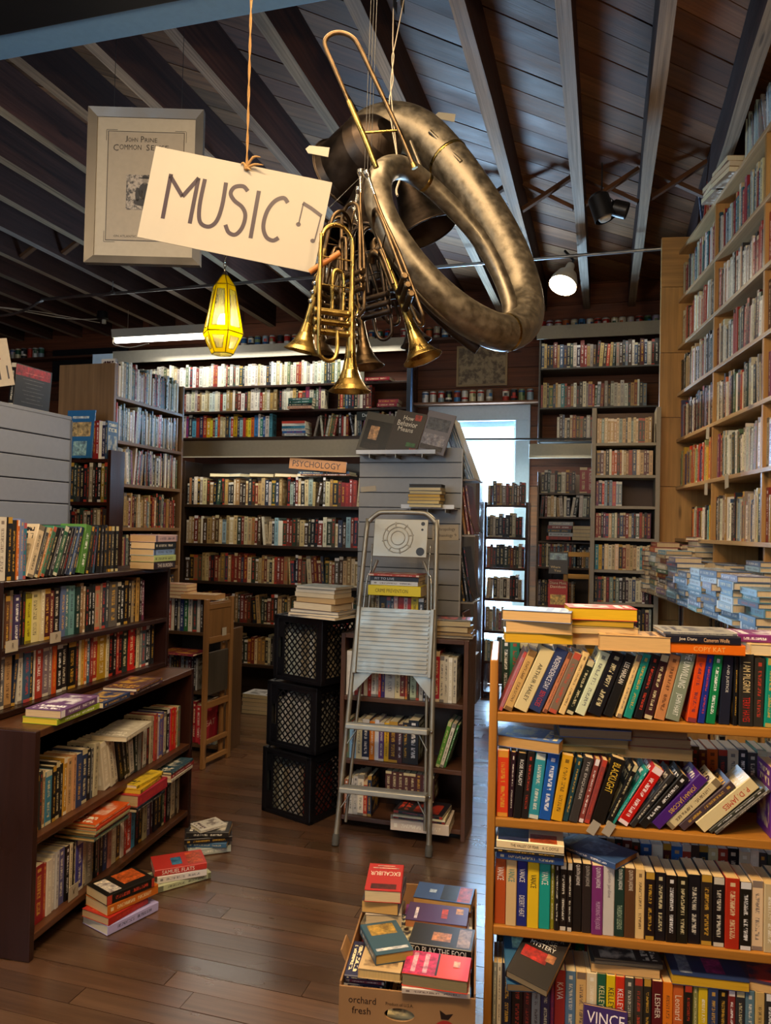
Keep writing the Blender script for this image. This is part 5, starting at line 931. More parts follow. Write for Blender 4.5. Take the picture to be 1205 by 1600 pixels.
r2 = [Y('#d8401c', .030, 0, .172), Y('#2a1520', .012, 2, .17), Y('#161616', .020, 4, .17, title=[('ROSE MALADY', '#e8e8e4', 0.3, 0.4)], ts=0.45), Y('#201c1a', .018, 5, .172), Y('#2f8f9c', .027, 6, .172), Y('#1a55a8', .030, 7, .172), Y('#d8a020', .028, 9, .172), Y('#1f4048', .014, 12, .17), Y('#3a3634', .022, 13, .172, title=[('THE ENQUIRER', '#c8c4bc', 0.35, 0.6)], ts=0.35), Y('#8a4038', .014, 14, .17), Y('#8a3c38', .014, 15, .17), Y('#191511', .034, 17, .175, title=[('BLACKLIGHT', '#e0b83a', 0.3, 0.45)], ts=0.55), Y('#121212', .014, 24, .17), Y('#2a9a90', .008, 30, .17), Y('#c01810', .028, 31, .172), Y('#2c2a2a', .014, 36, .17), Y('#1a1816', .022, 38, .17), Y('#4a2078', .027, 41, .175, title=[('JONAH', '#e0b83a', 0.3, 0.24), ('JACOBS', '#e0b83a', 0.58, 0.28)], ts=0.5), Y('#d8c898', .024, 43, .172), Y('#4a3a40', .020, 45, .172), Y('#e0cf9c', .034, 46, .178, title=[('P. D. JAMES', '#c02418', 0.35, 0.45)], ts=0.5), Y('#3a3a30', .010, 47, .172), Y('#55504a', .008, 47, .172),
      Y('#6a2e8a', .030, 0, .175), Y('#1a1a20', .026, 0, .172, title=[('J. A. JANCE', '#3ab04a', 0.72, 0.4)], ts=0.55), Y('#7a2a3a', .03, 0, .17)]
row(YC, 0.024, 0.92, 0.7425, r2, 'on the second shelf of the pine case', 'paperbacks on the second shelf of the pine case', y0=0.008, jd=0.006)
V = 'VANCE'; Q = 'QUINTIN JARDINE'
r3 = [Y('#b8501e', .028, 0, .172, title=[(V, '#f4eee0', 0.24, 0.2)], ts=0.6), Y('#d8b880', .027, 0, .172, title=[(V, '#3a8a80', 0.24, 0.2)], ts=0.6), Y('#1e2a78', .027, 0, .172, title=[(V, '#f4f0e8', 0.24, 0.2), ('DESERT HEAT', '#e8e4dc', 0.7, 0.32)], ts=0.5), Y('#e8c020', .029, 0, .172, title=[(V, '#2a2a20', 0.3, 0.2)], ts=0.5), Y('#169a8c', .028, 0, .172, title=[(V, '#f0f0e0', 0.24, 0.2)], ts=0.6), Y('#8a8420', .010), Y('#1a1a1a', .012), Y('#1c1612', .018), Y('#141210', .014),
      Y('#1a1614', .023, title=[(Q, '#e8e0d8', 0.17, 0.3)], ts=0.5), Y('#2a2220', .023, title=[(Q, '#b8b0a8', 0.17, 0.3)], ts=0.5), Y('#7a3070', .028, title=[(Q, '#f0e4ec', 0.17, 0.3), ('MURMURING THE JUDGES', '#d8b0d0', 0.72, 0.4)], ts=0.5), Y('#cfc8c0', .028, title=[('quintin jardine', '#8a8080', 0.25, 0.4)], ts=0.4), Y('#1e3830', .024, title=[(Q, '#e8ece0', 0.17, 0.3), ("THURSDAY LEGENDS", '#b0c8a8', 0.72, 0.35)], ts=0.5), Y('#5a3a22', .026, title=[(Q, '#e8d8c0', 0.17, 0.3)], ts=0.5), Y('#e0bc7c', .022)] + [Y(c, w_, random.uniform(-1, 1.5), random.uniform(.165, .175)) for c, w_ in (('#1c1214', .024), ('#141218', .026), ('#16100e', .026), ('#17170f', .026), ('#101018', .030), ('#2a221c', .028), ('#120f12', .028), ('#b02a14', .034), ('#17160f', .028), ('#e6c8a0', .028), ('#c8b48a', .026), ('#1c1c20', .026), ('#6a2a2a', .026))]
for b in r3: b['tilt'] = 0
row(YC, 0.024, 0.92, 0.4625, r3, 'on the third shelf of the pine case', 'paperbacks on the third shelf of the pine case', y0=0.008, jd=0.006)
K = 'KELLEY'
r4 = [Y('#8a8a7a', .010), Y('#d8c8a8', .012), Y('#1c2030', .026), Y('#231512', .028), Y('#4a2220', .022), Y('#9a9890', .022), Y('#3a3050', .024), Y('#7a2a50', .010), Y('#b03028', .026, title=[('KAVA', '#f0e8e0', 0.3, 0.25)], ts=0.6), Y('#5a7a98', .026), Y('#d8b070', .026), Y('#e0cfa8', .026), Y('#1e5a40', .022, title=[(K, '#e8e0a0', 0.32, 0.3)], ts=0.6), Y('#e0c010', .022, title=[(K, '#2a2a2a', 0.32, 0.3)], ts=0.6), Y('#d03018', .022, title=[(K, '#f0e0d8', 0.32, 0.3)], ts=0.6), Y('#4a4a44', .022), Y('#3a342e', .022), Y('#26241f', .020), Y('#5a1418', .026, title=[('LESHER', '#e8dcc8', 0.35, 0.35)], ts=0.5), Y('#e07818', .024), Y('#c8602a', .026, title=[('Leonard', '#f0d8b8', 0.35, 0.35)], ts=0.6), Y('#1a1a14', .020), Y('#8a8a50', .014), Y('#d8b820', .022), Y('#2a3a60', .024), Y('#16161a', .022), Y('#7a2a28', .018), Y('#2a2c30', .022), Y('#5a7a88', .022), Y('#c8a868', .022), Y('#2a2a2a', .022), Y('#a83a28', .022)]
row(YC, 0.024, 0.92, 0.1855, r4, 'on the lowest visible shelf of the pine case', 'paperbacks on the lowest visible shelf of the pine case', y0=0.008, jd=0.006)
# second rows behind and everything lying on top
for z in (0.1855, 0.4625): row(YC, 0.03, 0.92, z, [bk(random.choice(BRT + DRK), random.uniform(.02, .03), h=random.uniform(.168, .178), page='#d8d0c0') for _ in range(50)], y0=0.19)
row(YC, 0.42, 0.92, 0.7425, [bk(random.choice(BRT + DRK), random.uniform(.02, .03), h=random.uniform(.16, .172), page='#d8d0c0') for _ in range(30)], y0=0.19); row(YC, 0.03, 0.40, 0.7425, [bk(random.choice(BRT + DRK), random.uniform(.02, .03), h=random.uniform(.12, .14), page='#d8d0c0') for _ in range(30)], y0=0.19)
row(YC, 0.03, 0.92, 1.0185, [bk(random.choice(BRT + DRK), random.uniform(.02, .03), h=random.uniform(.15, .165), page='#e0c898') for _ in range(50)], y0=0.19)
yp = '#dba816'; cp_ = '#dcb070'
o1 = 'on the pine case top row'
stack(YC, 0.125, 0.055, 1.203, [bk('#8a7a40', .026, h=.175, d=.108, face='fore', page=yp, yaw=2), bk('#a89068', .030, h=.172, d=.108, face='fore', page=cp_, yaw=-3), bk('#6a88b8', .028, h=.178, d=.118, face='fore', page=cp_, yaw=-8, dy=-0.005)], 'of the leftmost pile ' + o1, 'books lying ' + o1, jx=0.004)
stack(YC, 0.285, 0.085, 1.200, [bk('#b8a070', .030, h=.175, d=.108, face='fore', page=cp_, yaw=0), bk('#a8905a', .018, h=.19, d=.108, face='fore', page='#d8b880', yaw=4), bk('#5a5020', .016, h=.17, d=.108, face='fore', page='#b8921a', yaw=-2), bk('#c83a3a', .032, h=.175, d=.108, face='fore', page='#e0b40e', yaw=3)], 'of the yellow-edged pile ' + o1, 'books lying ' + o1, jx=0.004)
stack(YC, 0.365, 0.045, 1.195, [bk('#caa068', .040, h=.175, d=.108, face='fore', page=cp_, yaw=-1, label='thick tan paperback lying with its pages out ' + o1)], 'x', 'books lying ' + o1)
stack(YC, 0.535, 0.05, 1.196, [bk('#e06a10', .026, h=.188, d=.115, yaw=-1, title=[('COPY KAT', '#f0b060', 0.55, 0.4)], ts=0.45), bk('#1b1d2a', .020, h=.180, d=.118, yaw=0, page='#cfc8c0', title=[('Joe Dare', '#e8d8c0', 0.3, 0.24), ('Cameron Wolfe', '#e8b888', 0.68, 0.34)], ts=0.5, dx=-0.006), bk('#9a9890', .008, h=.178, d=.12, yaw=2, dx=-0.014)], 'of the orange pair ' + o1, 'books lying ' + o1)
stack(YC, 0.70, 0.10, 1.196, [bk('#e0c080', .028, h=.175, d=.108, face='left', page='#e8cfa0', yaw=0), bk('#7a3070', .02, h=.175, d=.11, yaw=0)], 'of the right edge pile ' + o1, 'books lying ' + o1)
o2 = 'on the pine case second row'
stack(YC, 0.115, 0.075, 0.920, [bk('#4a6aa8', .030, h=.165, d=.12, face='fore', page='#c89a58', yaw=-16, label='blue paperback lying at left ' + o2)], 'x', 'books lying ' + o2)
stack(YC, 0.27, 0.09, 0.918, [bk('#6a7050', .016, h=.17, d=.108, face='fore', page='#7a6a40', yaw=4), bk('#6a6458', .022, h=.19, d=.108, face='fore', page='#7a6844', yaw=-3), bk('#3a5a98', .024, h=.185, d=.112, face='fore', page='#8a7458', yaw=2)], 'of the middle pile ' + o2, 'books lying ' + o2, jx=0.008)
stack(YC, 0.425, 0.10, 0.91, [bk('#8a7a60', .030, h=.19, d=.11, face='fore', page='#9a8054', yaw=0), bk('#7a2a24', .024, h=.185, d=.11, face='fore', page='#8a7250', yaw=1), bk('#5a5040', .022, h=.18, d=.11, face='fore', page='#7a5c3c', yaw=-1)], 'of the brown pile ' + o2, 'books lying ' + o2)
o3 = 'on the pine case third row'
stack(YC, 0.112, 0.045, 0.6365, [bk('#23457a', .020, h=.172, d=.106, yaw=-3), bk('#14181c', .011, h=.178, d=.108, yaw=-2), bk('#e8d0a0', .021, h=.172, d=.106, yaw=-2, title=[('THE VALLEY OF FEAR', '#2a2018', 0.42, 0.42), ('A. C. DOYLE', '#2a2018', 0.8, 0.24)], ts=0.35, front=[(None, '#2a3050', 0.5, 0.75, 0.96, 0.46), (None, '#a84a20', 0.3, 0.3, 0.5, 0.4)])], 'of the spine-out pile ' + o3, 'books lying ' + o3, jx=0.003)
stack(YC, 0.295, 0.095, 0.638, [bk('#34507e', .016, h=.178, d=.112, yaw=-38, page='#a87a48', label='blue paperback lying skewed with its cover up ' + o3, front=[(None, '#6a8ab8', 0.5, 0.45, 0.6, 0.4), (None, '#8aa8a0', 0.5, 0.85, 0.8, 0.14)])], 'x', 'books lying ' + o3)
o4 = 'on the pine case lowest row'
stack(YC, 0.105, 0.06, 0.366, [bk('#2f5a7a', .024, h=.172, d=.108, face='left', yaw=4, roll=20, dy=-0.045, page='#d8b070', front=[(None, '#9ac8c0', 0.5, 0.72, 0.6, 0.2), (None, '#e0dcd0', 0.4, 0.4, 0.4, 0.12)]), bk('#1b1512', .022, h=.172, d=.110, face='left', yaw=-24, roll=21, dy=-0.075, dx=0.035, page='#d8b880', pitch=0, front=[('INSPECTOR', '#8a8478', 0.5, 0.88, 0.8, 0.09), ('MORSE', '#8a8478', 0.5, 0.76, 0.55, 0.09), ('MYSTERY', '#e0dcd0', 0.5, 0.65, 0.6, 0.08), (None, '#b02420', 0.42, 0.46, 0.6, 0.2), (None, '#b8784a', 0.78, 0.5, 0.2, 0.14)])], 'of the cover-up pair ' + o4, 'books lying ' + o4)
stack(YC, 0.36, 0.075, 0.359, [bk('#4a443c', .026, h=.172, d=.108, face='fore', page=cp_, yaw=0), bk('#3a3634', .012, h=.172, d=.11, face='fore', page='#5a5248', yaw=3)], 'of the dark pile ' + o4, 'books lying ' + o4)
stack(YC, 0.56, 0.06, 0.359, [bk('#27365e', .026, h=.185, d=.112, face='spine', flip=False, yaw=180, page='#d8a818', label='navy paperback with yellow page edges lying ' + o4, front=[('COUGHLIN', '#c8d0e0', 0.75, 0.16, 0.2, 0.1), (None, '#a83a78', 0.5, 0.6, 0.6, 0.25), (None, '#8a94a8', 0.5, 0.2, 0.8, 0.16)])], 'x', 'books lying ' + o4)
stack(YC, 0.74, 0.06, 0.359, [bk('#3a3048', .024, h=.185, d=.112, yaw=170, page=cp_, label='dark violet paperback lying at the right edge ' + o4)], 'x', 'books lying ' + o4)
place(bk('#3a2860', 0.02, h=.172, d=.108, page='#d8b070', front=[('VINCE', '#e8e0e0', 0.5, 0.86, 0.85, 0.15), ('FLYNN', '#e8e0e0', 0.5, 0.68, 0.85, 0.15)], fside=-1), YC @ T(0.30, -0.065, 0.128) @ R(-20, 'X') @ R(4, 'Y') @ R(90, 'Z') @ T(0, -0.05, 0), 'purple paperback leaning face out against the lowest visible row of the pine case', 'books lying ' + o4)
for i, (x_, t_) in enumerate(((0.262, 30), (0.300, 30))):
    sg = bevbox('paper_tab', (-0.011, -0.001, 0), (0.011, 0, 0.036), H('#e8d4a8'), MT['white'], None); sg.matrix_world = YC @ T(x_, -0.003, 0.724) @ R(t_, 'Y'); tag(sg, ('left', 'right')[i] + ' slanted paper tab hanging over the second shelf edge of the pine case', 'label')
# ================================================================== CARDBOARD BOX OF BOOKS
BX = frame(-0.629, 1.841, 9); bw_, bl_, bh_, bt = 0.345, 0.56, 0.33, 0.005
bx = empty('cardboard_box', BX); tag(bx, 'open brown cardboard fruit box full of paperbacks on the floor', 'box')
mb = MB(); n = 40; cx, cz_, ea, eb = 0.155, 0.272, 0.038, 0.0165
outer = []
for i in range(n):
    a = 2*pi*i/n; dx, dz = cos(a), sin(a); tx = ((bw_ - cx) / dx if dx > 1e-9 else (cx / -dx if dx < -1e-9 else 1e9)); tz = ((bh_ - cz_) / dz if dz > 1e-9 else (cz_ / -dz if dz < -1e-9 else 1e9)); t = min(tx, tz); outer.append((cx + dx*t, cz_ + dz*t))
for px_, pz_ in ((0, 0), (bw_, 0), (bw_, bh_), (0, bh_)):
    i = min(range(n), key=lambda k: (outer[k][0]-px_)**2 + (outer[k][1]-pz_)**2); outer[i] = (px_, pz_)
inner = [(cx + ea*cos(2*pi*i/n), cz_ + eb*sin(2*pi*i/n)) for i in range(n)]
vs = [(x, 0, z) for x, z in outer] + [(x, 0, z) for x, z in inner] + [(x, bt, z) for x, z in outer] + [(x, bt, z) for x, z in inner]; fs = []
for i in range(n):
    j = (i+1) % n; fs += [(i, j, n+j, n+i), (2*n+j, 2*n+i, 3*n+i, 3*n+j), (n+i, n+j, 3*n+j, 3*n+i), (j, i, 2*n+i, 2*n+j)]
mb.add(vs, fs); mb.build('front_panel', MT['card'], bx)
for lo, hi in (((0, bt, 0), (bt, bl_, bh_ + 0.01)), ((bw_ - bt, bt, 0), (bw_, bl_, bh_ + 0.01)), ((bt, bl_ - bt, 0), (bw_ - bt, bl_, bh_ + 0.01))): bevbox('side_panel', lo, hi, H('#9a7248'), MT['card'], bx, 0.001)
bevbox('bottom', (bt, bt, 0.0), (bw_ - bt, bl_ - bt, 0.006), H('#9a7248'), MT['card'], bx)
mb = MB(); mb.box((0, -0.001, 0), (0.075, 0.004, 0.03), M=T(0.0, 0.1, bh_ + 0.008) @ R(90, 'Z') @ R(-25, 'X')); mb.build('torn_flap', MT['card'], bx)
ib = H('#231510')
for txt, x_, z_, w_, h_ in (('orchard', 0.060, 0.300, 0.070, 0.017), ('fresh', 0.058, 0.274, 0.048, 0.017), ('Product of U.S.A.', 0.155, 0.298, 0.07, 0.008)): text_obj(txt, T(x_, -0.0006, z_) @ R(90, 'X'), w_, h_, ib, bx)
ap = MB(); ap.add([(0, 0, 0)] + [(0.030*cos(a*pi/14) * (1 + 0.06*cos(2*a*pi/14)), 0, 0.028*sin(a*pi/14) - 0.004*abs(cos(a*pi/28))**6) for a in range(28)], [(0, i+1, (i+1) % 28 + 1) for i in range(28)], H('#a02a24'), M=T(0.272, -0.0007, 0.243)); ap.add([(-0.012, 0, 0.03), (-0.016, 0, 0.052), (0.0, 0, 0.042), (0.018, 0, 0.046), (0.006, 0, 0.03)], [(0, 1, 2), (0, 2, 4), (2, 3, 4)], ib, M=T(0.272, -0.0007, 0.243)); ap.build('apple_print', MT['ink'], bx)
# layers below the visible ones
for j, yb_ in enumerate((0.10, 0.28, 0.46)):
    for i in range(3):
        for l in range(9 if j else 8): place(bk(random.choice(BRT), 0.029, h=0.168, d=0.102, page='#d8b880'), BX @ T(0.062 + i*0.110, yb_, 0.022 + l*0.0305) @ R(-90 if l % 2 else 90, 'Z') @ R(-90, 'Y') @ T(0, -0.051, -0.084), None)
bi = 'in the cardboard box'
stack(BX, 0.058, 0.11, 0.262, [bk(c, .011, h=.10, d=.16, yaw=0) for c in ('#2a2440', '#3a2a50', '#3f8fb0', '#a84a30', '#23203a', '#8a4048', '#2a2a48')], 'of the thin left pile ' + bi, 'books ' + bi, jx=0.003)
stack(BX, 0.070, 0.345, 0.298, [bk('#b89058', .030, h=.165, d=.102, face='right', page='#c89048', yaw=4), bk('#7a6a50', .020, h=.165, d=.102, face='right', page='#c08a48', yaw=-5), bk('#c8b8a0', .034, h=.17, d=.104, face='right', page='#dcc090', yaw=6), bk('#3a3438', .036, h=.17, d=.108, face='right', page='#d8a85c', yaw=-2), bk('#b32420', .034, h=.172, d=.106, face='right', page='#e0c898', yaw=3, front=[('EXCALIBUR', '#e8e0c8', 0.5, 0.38, 0.84, 0.15), (None, '#5a1614', 0.5, 0.85, 0.7, 0.18), (None, '#d8b0a0', 0.5, 0.17, 0.75, 0.035), (None, '#d8b0a0', 0.5, 0.09, 0.5, 0.03)])], 'of the tall red-topped stack ' + bi, 'books ' + bi, jx=0.003)
stack(BX, 0.14, 0.27, 0.298, [bk('#26221f', .028, h=.165, d=.07, face='left', yaw=-6, page='#c89038'), bk('#16141a', .018, h=.165, d=.07, face='left', yaw=-8)], 'of the narrow dark pair ' + bi, 'books ' + bi)
stack(BX, 0.105, 0.09, 0.345, [bk('#c8a878', .024, h=.15, d=.11, face='left', yaw=-2, page='#d8b470')], None)
stack(BX, 0.10, 0.125, 0.370, [bk('#2f4f5e', .026, h=.155, d=.104, face='left', yaw=24, page='#b8954c', label='teal book with a gold title panel lying aslant in the cardboard box', front=[(None, '#a8863a', 0.5, 0.76, 0.7, 0.34), (None, '#c8ccd0', 0.5, 0.14, 0.84, 0.08)])], 'x', 'books ' + bi)
stack(BX, 0.245, 0.04, 0.332, [bk('#c8b8a8', .016, h=.17, d=.10, yaw=1, page='#b8a890'), bk('#d8351f', .032, h=.165, d=.108, yaw=-4, face='fore', page='#8a7a54', front=[(None, '#d22a62', 0.5, 0.25, 0.96, 0.5), (None, '#f0a8b8', 0.5, 0.33, 0.8, 0.07), (None, '#f0a8b8', 0.5, 0.15, 0.8, 0.07), (None, '#1a1414', 0.5, 0.51, 0.9, 0.03), (None, '#e89a7a', 0.4, 0.8, 0.25, 0.1)], label='red and pink paperback lying cover up at the front of the cardboard box')], 'of the front right pair ' + bi, 'books ' + bi)
stack(BX, 0.25, 0.20, 0.315, [bk('#4a3a34', .028, h=.172, d=.106, yaw=2), bk('#141214', .028, h=.172, d=.11, yaw=-5, label='black paperback titled To Play the Fool lying cover up in the cardboard box', title=[('TO PLAY THE FOOL', '#ece8e0', 0.5, 0.9)], front=[(None, '#b87a50', 0.45, 0.5, 0.4, 0.3), (None, '#8a7468', 0.5, 0.14, 0.85, 0.2)])], 'of the black pair ' + bi, 'books ' + bi)
stack(BX, 0.235, 0.335, 0.315, [bk('#7a4a3a', .02, h=.172, d=.106, face='fore', page='#c88a50', yaw=0), bk('#45285c', .030, h=.178, d=.106, face='fore', page='#c07a48', yaw=-3, label='purple paperback lying cover up beside the red-topped stack in the box', front=[(None, '#d8902a', 0.3, 0.86, 0.3, 0.12), (None, '#b83a28', 0.5, 0.62, 0.5, 0.1), (None, '#d8d0e0', 0.6, 0.16, 0.6, 0.05)])], 'of the purple pair ' + bi, 'books ' + bi)
stack(BX, 0.24, 0.475, 0.315, [bk('#7a6a5a', .02, h=.172, d=.106, face='fore', page='#d8a860', yaw=-2), bk('#2d4e84', .026, h=.178, d=.106, face='fore', page='#d8a860', yaw=-6, label='blue and dark paperback at the back of the cardboard box', front=[(None, '#b03a28', 0.5, 0.86, 0.9, 0.22), (None, '#14181f', 0.5, 0.6, 0.9, 0.28), (None, '#a8c0e0', 0.5, 0.3, 0.2, 0.12)])], 'of the rear pair ' + bi, 'books ' + bi)
# ================================================================== MUSIC SIGN
bl, br, tl_ = Vector((-1.382, 1.977, 2.365)), Vector((-0.864, 2.129, 2.266)), Vector((-1.361, 1.977, 2.648))
ux = (br - bl); LWD = ux.length; ux.normalize(); uz = (tl_ - bl); uz = (uz - ux*uz.dot(ux)); LHT = uz.length; uz.normalize(); uy = uz.cross(ux)
SM = Matrix(((ux.x, uy.x, uz.x, bl.x), (ux.y, uy.y, uz.y, bl.y), (ux.z, uy.z, uz.z, bl.z), (0, 0, 0, 1)))
mb = MB(); mb.box((0, 0, 0), (LWD, 0.003, LHT)); sg = mb.build('music_sign', MT['white'], None, SM); tag(sg, 'white card hand-lettered MUSIC with a note, hanging tilted from twine', 'sign')
def sgn(p):  # position measured on the card -> card metres
    X, Y = p; ax, ay = 555.0, 105.0; bx_, by_ = 25.0, -285.0; dx, dy = X - 430, Y - 740; det = ax*by_ - ay*bx_
    return ((dx*by_ - dy*bx_) / det * LWD, (ax*dy - ay*dx) / det * LHT)
def stroke(mb, pts, w_):
    P = [Vector((*sgn(p), 0)) for p in pts]
    if len(P) > 3:
        Q = []
        for i in range(len(P)-1):
            p0, p1, p2, p3 = P[max(i-1, 0)], P[i], P[i+1], P[min(i+2, len(P)-1)]
            for k in range(5):
                t = k/5; Q.append(0.5*((2*p1)+(p2-p0)*t+(2*p0-5*p1+4*p2-p3)*t*t+(3*p1-p0-3*p2+p3)*t**3))
        P = Q + [P[-1]]
    n = len(P); vs = []
    for i in range(n):
        d = (P[min(i+1, n-1)] - P[max(i-1, 0)]).normalized(); q = Vector((-d.y, d.x, 0)) * w_/2; vs += [P[i]+q, P[i]-q]
    mb.add([(v.x, -0.0006, v.y) for v in vs], [(2*i, 2*i+1, 2*i+3, 2*i+2) for i in range(n-1)], H('#35262c'))
letters = {'letter_m': [[(502, 682), (512, 542)], [(510, 548), (555, 612)], [(555, 612), (599, 553)], [(598, 553), (587, 696)]], 'letter_u': [[(618, 556), (611, 640), (618, 690), (645, 705), (668, 688), (680, 640), (684, 566)]], 'letter_s': [[(754, 592), (738, 577), (712, 580), (702, 600), (716, 622), (742, 642), (755, 668), (750, 705), (732, 728), (710, 722), (697, 698)]], 'letter_i': [[(788, 590), (779, 739)]], 'letter_c': [[(881, 626), (866, 611), (840, 622), (820, 655), (814, 700), (826, 733), (848, 745), (865, 736)]], 'music_note': [[(929, 627), (922, 690)], [(988, 664), (977, 742)], [(927, 626), (958, 644)], [(958, 644), (989, 666)]]}
for nm, sts in letters.items():
    mb = MB()
    for s_ in sts: stroke(mb, s_, (0.0125 if nm != 'music_note' else (0.004 if abs(s_[0][0]-s_[-1][0]) < 20 else 0.011)))
    if nm == 'music_note':
        for c_ in ((921, 693), (971, 744)):
            cx_, cz__ = sgn(c_); mb.add([(cx_ + 0.0075*cos(a*pi/8), -0.0006, cz__ + 0.0065*sin(a*pi/8)) for a in range(16)], [tuple(range(16))], H('#35262c'))
    mb.build(nm, MT['ink'], sg)
hx_, hz_ = sgn((765, 515)); tp_ = SM @ Vector((sgn((742, 525))[0], 0, LHT - 0.012))
tw = empty('twine_cord', T(*tp_)); tag(tw, 'brown jute twine running from the ceiling down to the white sign', 'string')
mb = MB()
for ph in (0, pi): mb.tube([(0.0022*cos(ph + k*0.9), 0.0022*sin(ph + k*0.9), k*0.021) for k in range(49)], 0.0022, 5)
mb.build('twist', MT['twine'], tw)
mb = MB()
for d_ in ((0.05, -0.01, 0.025), (0.06, -0.01, 0.0), (0.02, -0.012, -0.012), (-0.015, -0.01, 0.01)): mb.tube([(0, -0.004, 0.0), (d_[0]*0.5, -0.008, d_[2]*0.9 + 0.006), d_], [0.004, 0.004, 0.001], 6, smoothn=3)
mb.lathe([(0.0001, -0.009), (0.007, -0.004), (0.008, 0.004), (0.0001, 0.010)], 8, M=T(0, -0.004, 0)); mb.build('knot', MT['twine'], tw)
# ================================================================== FRAMED POSTER
bl = Vector((-2.132, 2.692, 2.584)); br = Vector((-1.666, 2.835, 2.587)); ux = (br - bl); PW = ux.length; ang = math.degrees(math.atan2(ux.y, ux.x)); PH = 0.665
PF = frame(bl.x, bl.y, ang, bl.z); pf = empty('framed_poster', PF); tag(pf, 'grey framed cream poster with engraving hanging behind the white sign', 'poster')
fw = 0.036
for nm, q in (('frame_rail', [(0, 0), (PW, 0), (PW - fw, fw), (fw, fw)]), ('frame_rail', [(0, PH), (fw, PH - fw), (PW - fw, PH - fw), (PW, PH)]), ('frame_rail', [(0, 0), (fw, fw), (fw, PH - fw), (0, PH)]), ('frame_rail', [(PW, 0), (PW, PH), (PW - fw, PH - fw), (PW - fw, fw)])):
    inn = [abs(x_ - fw) < 1e-6 or abs(x_ - (PW - fw)) < 1e-6 for x_, z_ in q]
    mb = MB(); vs = [(x_, -0.020 if not i_ else -0.008, z_) for (x_, z_), i_ in zip(q, inn)] + [(x_, 0.012, z_) for x_, z_ in q]
    mb.add(vs, [(0, 1, 2, 3), (7, 6, 5, 4), (0, 4, 5, 1), (1, 5, 6, 2), (2, 6, 7, 3), (3, 7, 4, 0)]); mb.build(nm, MT['frame'], pf)
bevbox('backing', (fw*0.5, 0.0, fw*0.5), (PW - fw*0.5, 0.010, PH - fw*0.5), H('#5a4a38'), MT['card'], pf)
bevbox('mat_board', (fw*0.9, -0.003, fw*0.9), (PW - fw*0.9, 0.0, PH - fw*0.9), H('#918979'), MT['paint'], pf)
bevbox('print_sheet', (0.085, -0.004, 0.105), (PW - 0.085, -0.003, PH - 0.10), H('#867d6e'), MT['paint'], pf)
mb = MB(); x0, x1, z0, z1 = 0.082, PW - 0.082, 0.102, PH - 0.097; b_ = 0.0022; k_ = H('#2a2422')
for lo, hi in (((x0, -0.0046, z0), (x1, -0.004, z0 + b_)), ((x0, -0.0046, z1), (x1, -0.004, z1 + b_)), ((x0, -0.0046, z0), (x0 + b_, -0.004, z1)), ((x1 - b_, -0.0046, z0), (x1, -0.004, z1))): mb.box(lo, hi, k_)
for cx_, cz__, sx, sz in ((x0, z0, 1, 1), (x1, z0, -1, 1), (x0, z1, 1, -1), (x1, z1, -1, -1)):
    a, b = sorted((cx_ - sx*0.006, cx_ + sx*0.04)); c_ = cz__ - sz*0.007; mb.box((a, -0.0046, c_), (b, -0.004, c_ + 0.0014), k_)
    a, b = sorted((cz__ - sz*0.006, cz__ + sz*0.04)); c_ = cx_ - sx*0.007; mb.box((c_, -0.0046, a), (c_ + 0.0014, -0.004, b), k_)
mb.build('border_line', MT['ink'], pf)
mb = MB()
for txt, x_, z_, w_, h_ in (('J', 0.160, PH-0.128, 0.010, 0.026), ('OHN', 0.188, PH-0.131, 0.040, 0.018), ('P', 0.228, PH-0.128, 0.014, 0.026), ('RINE', 0.264, PH-0.131, 0.052, 0.018), ('C', 0.117, PH-0.166, 0.022, 0.028), ('OMMON', 0.178, PH-0.163, 0.092, 0.022), ('S', 0.252, PH-0.163, 0.014, 0.026), ('ENSE', 0.302, PH-0.163, 0.074, 0.022), ('ON ATLANTIC', 0.165, 0.121, 0.095, 0.0095), ('RECORDS', 0.275, 0.121, 0.06, 0.0095)): mb = MB(); text_add(mb, txt, T(x_, -0.0048, z_) @ R(90, 'X'), w_, h_, k_); mb.build('lettering', MT['ink'], pf)

bevbox('engraving', (0.165, -0.0052, 0.235), (PW - 0.165, -0.004, 0.385), H('#5a5652'), MT['engraving'], pf)
mb = MB(); kk = H('#262322'); X0 = PW/2; bm_ = H('#6e675e')
for cx_, cz__, rx_, rz_, c_ in ((X0, 0.357, 0.011, 0.013, bm_), (X0, 0.371, 0.026, 0.003, kk), (X0, 0.376, 0.012, 0.008, kk), (X0, 0.315, 0.026, 0.036, kk), (X0 - 0.03, 0.30, 0.010, 0.03, kk), (X0 + 0.03, 0.30, 0.010, 0.03, kk), (X0, 0.268, 0.046, 0.018, kk), (X0 - 0.012, 0.30, 0.006, 0.022, bm_)):
    mb.add([(cx_ + rx_*cos(a*pi/8), -0.0058, cz__ + rz_*sin(a*pi/8)) for a in range(16)], [tuple(range(16))], c_)
mb.build('engraved_figure', MT['ink'], pf)
for x_ in (0.1, PW - 0.1): mb = MB(); mb.tube([(x_, 0.006, PH - 0.01), (x_, 0.006, 3.60 - bl.z)], 0.0012, 5); mb.build('hanging_wire', MT['blackmetal'], pf)
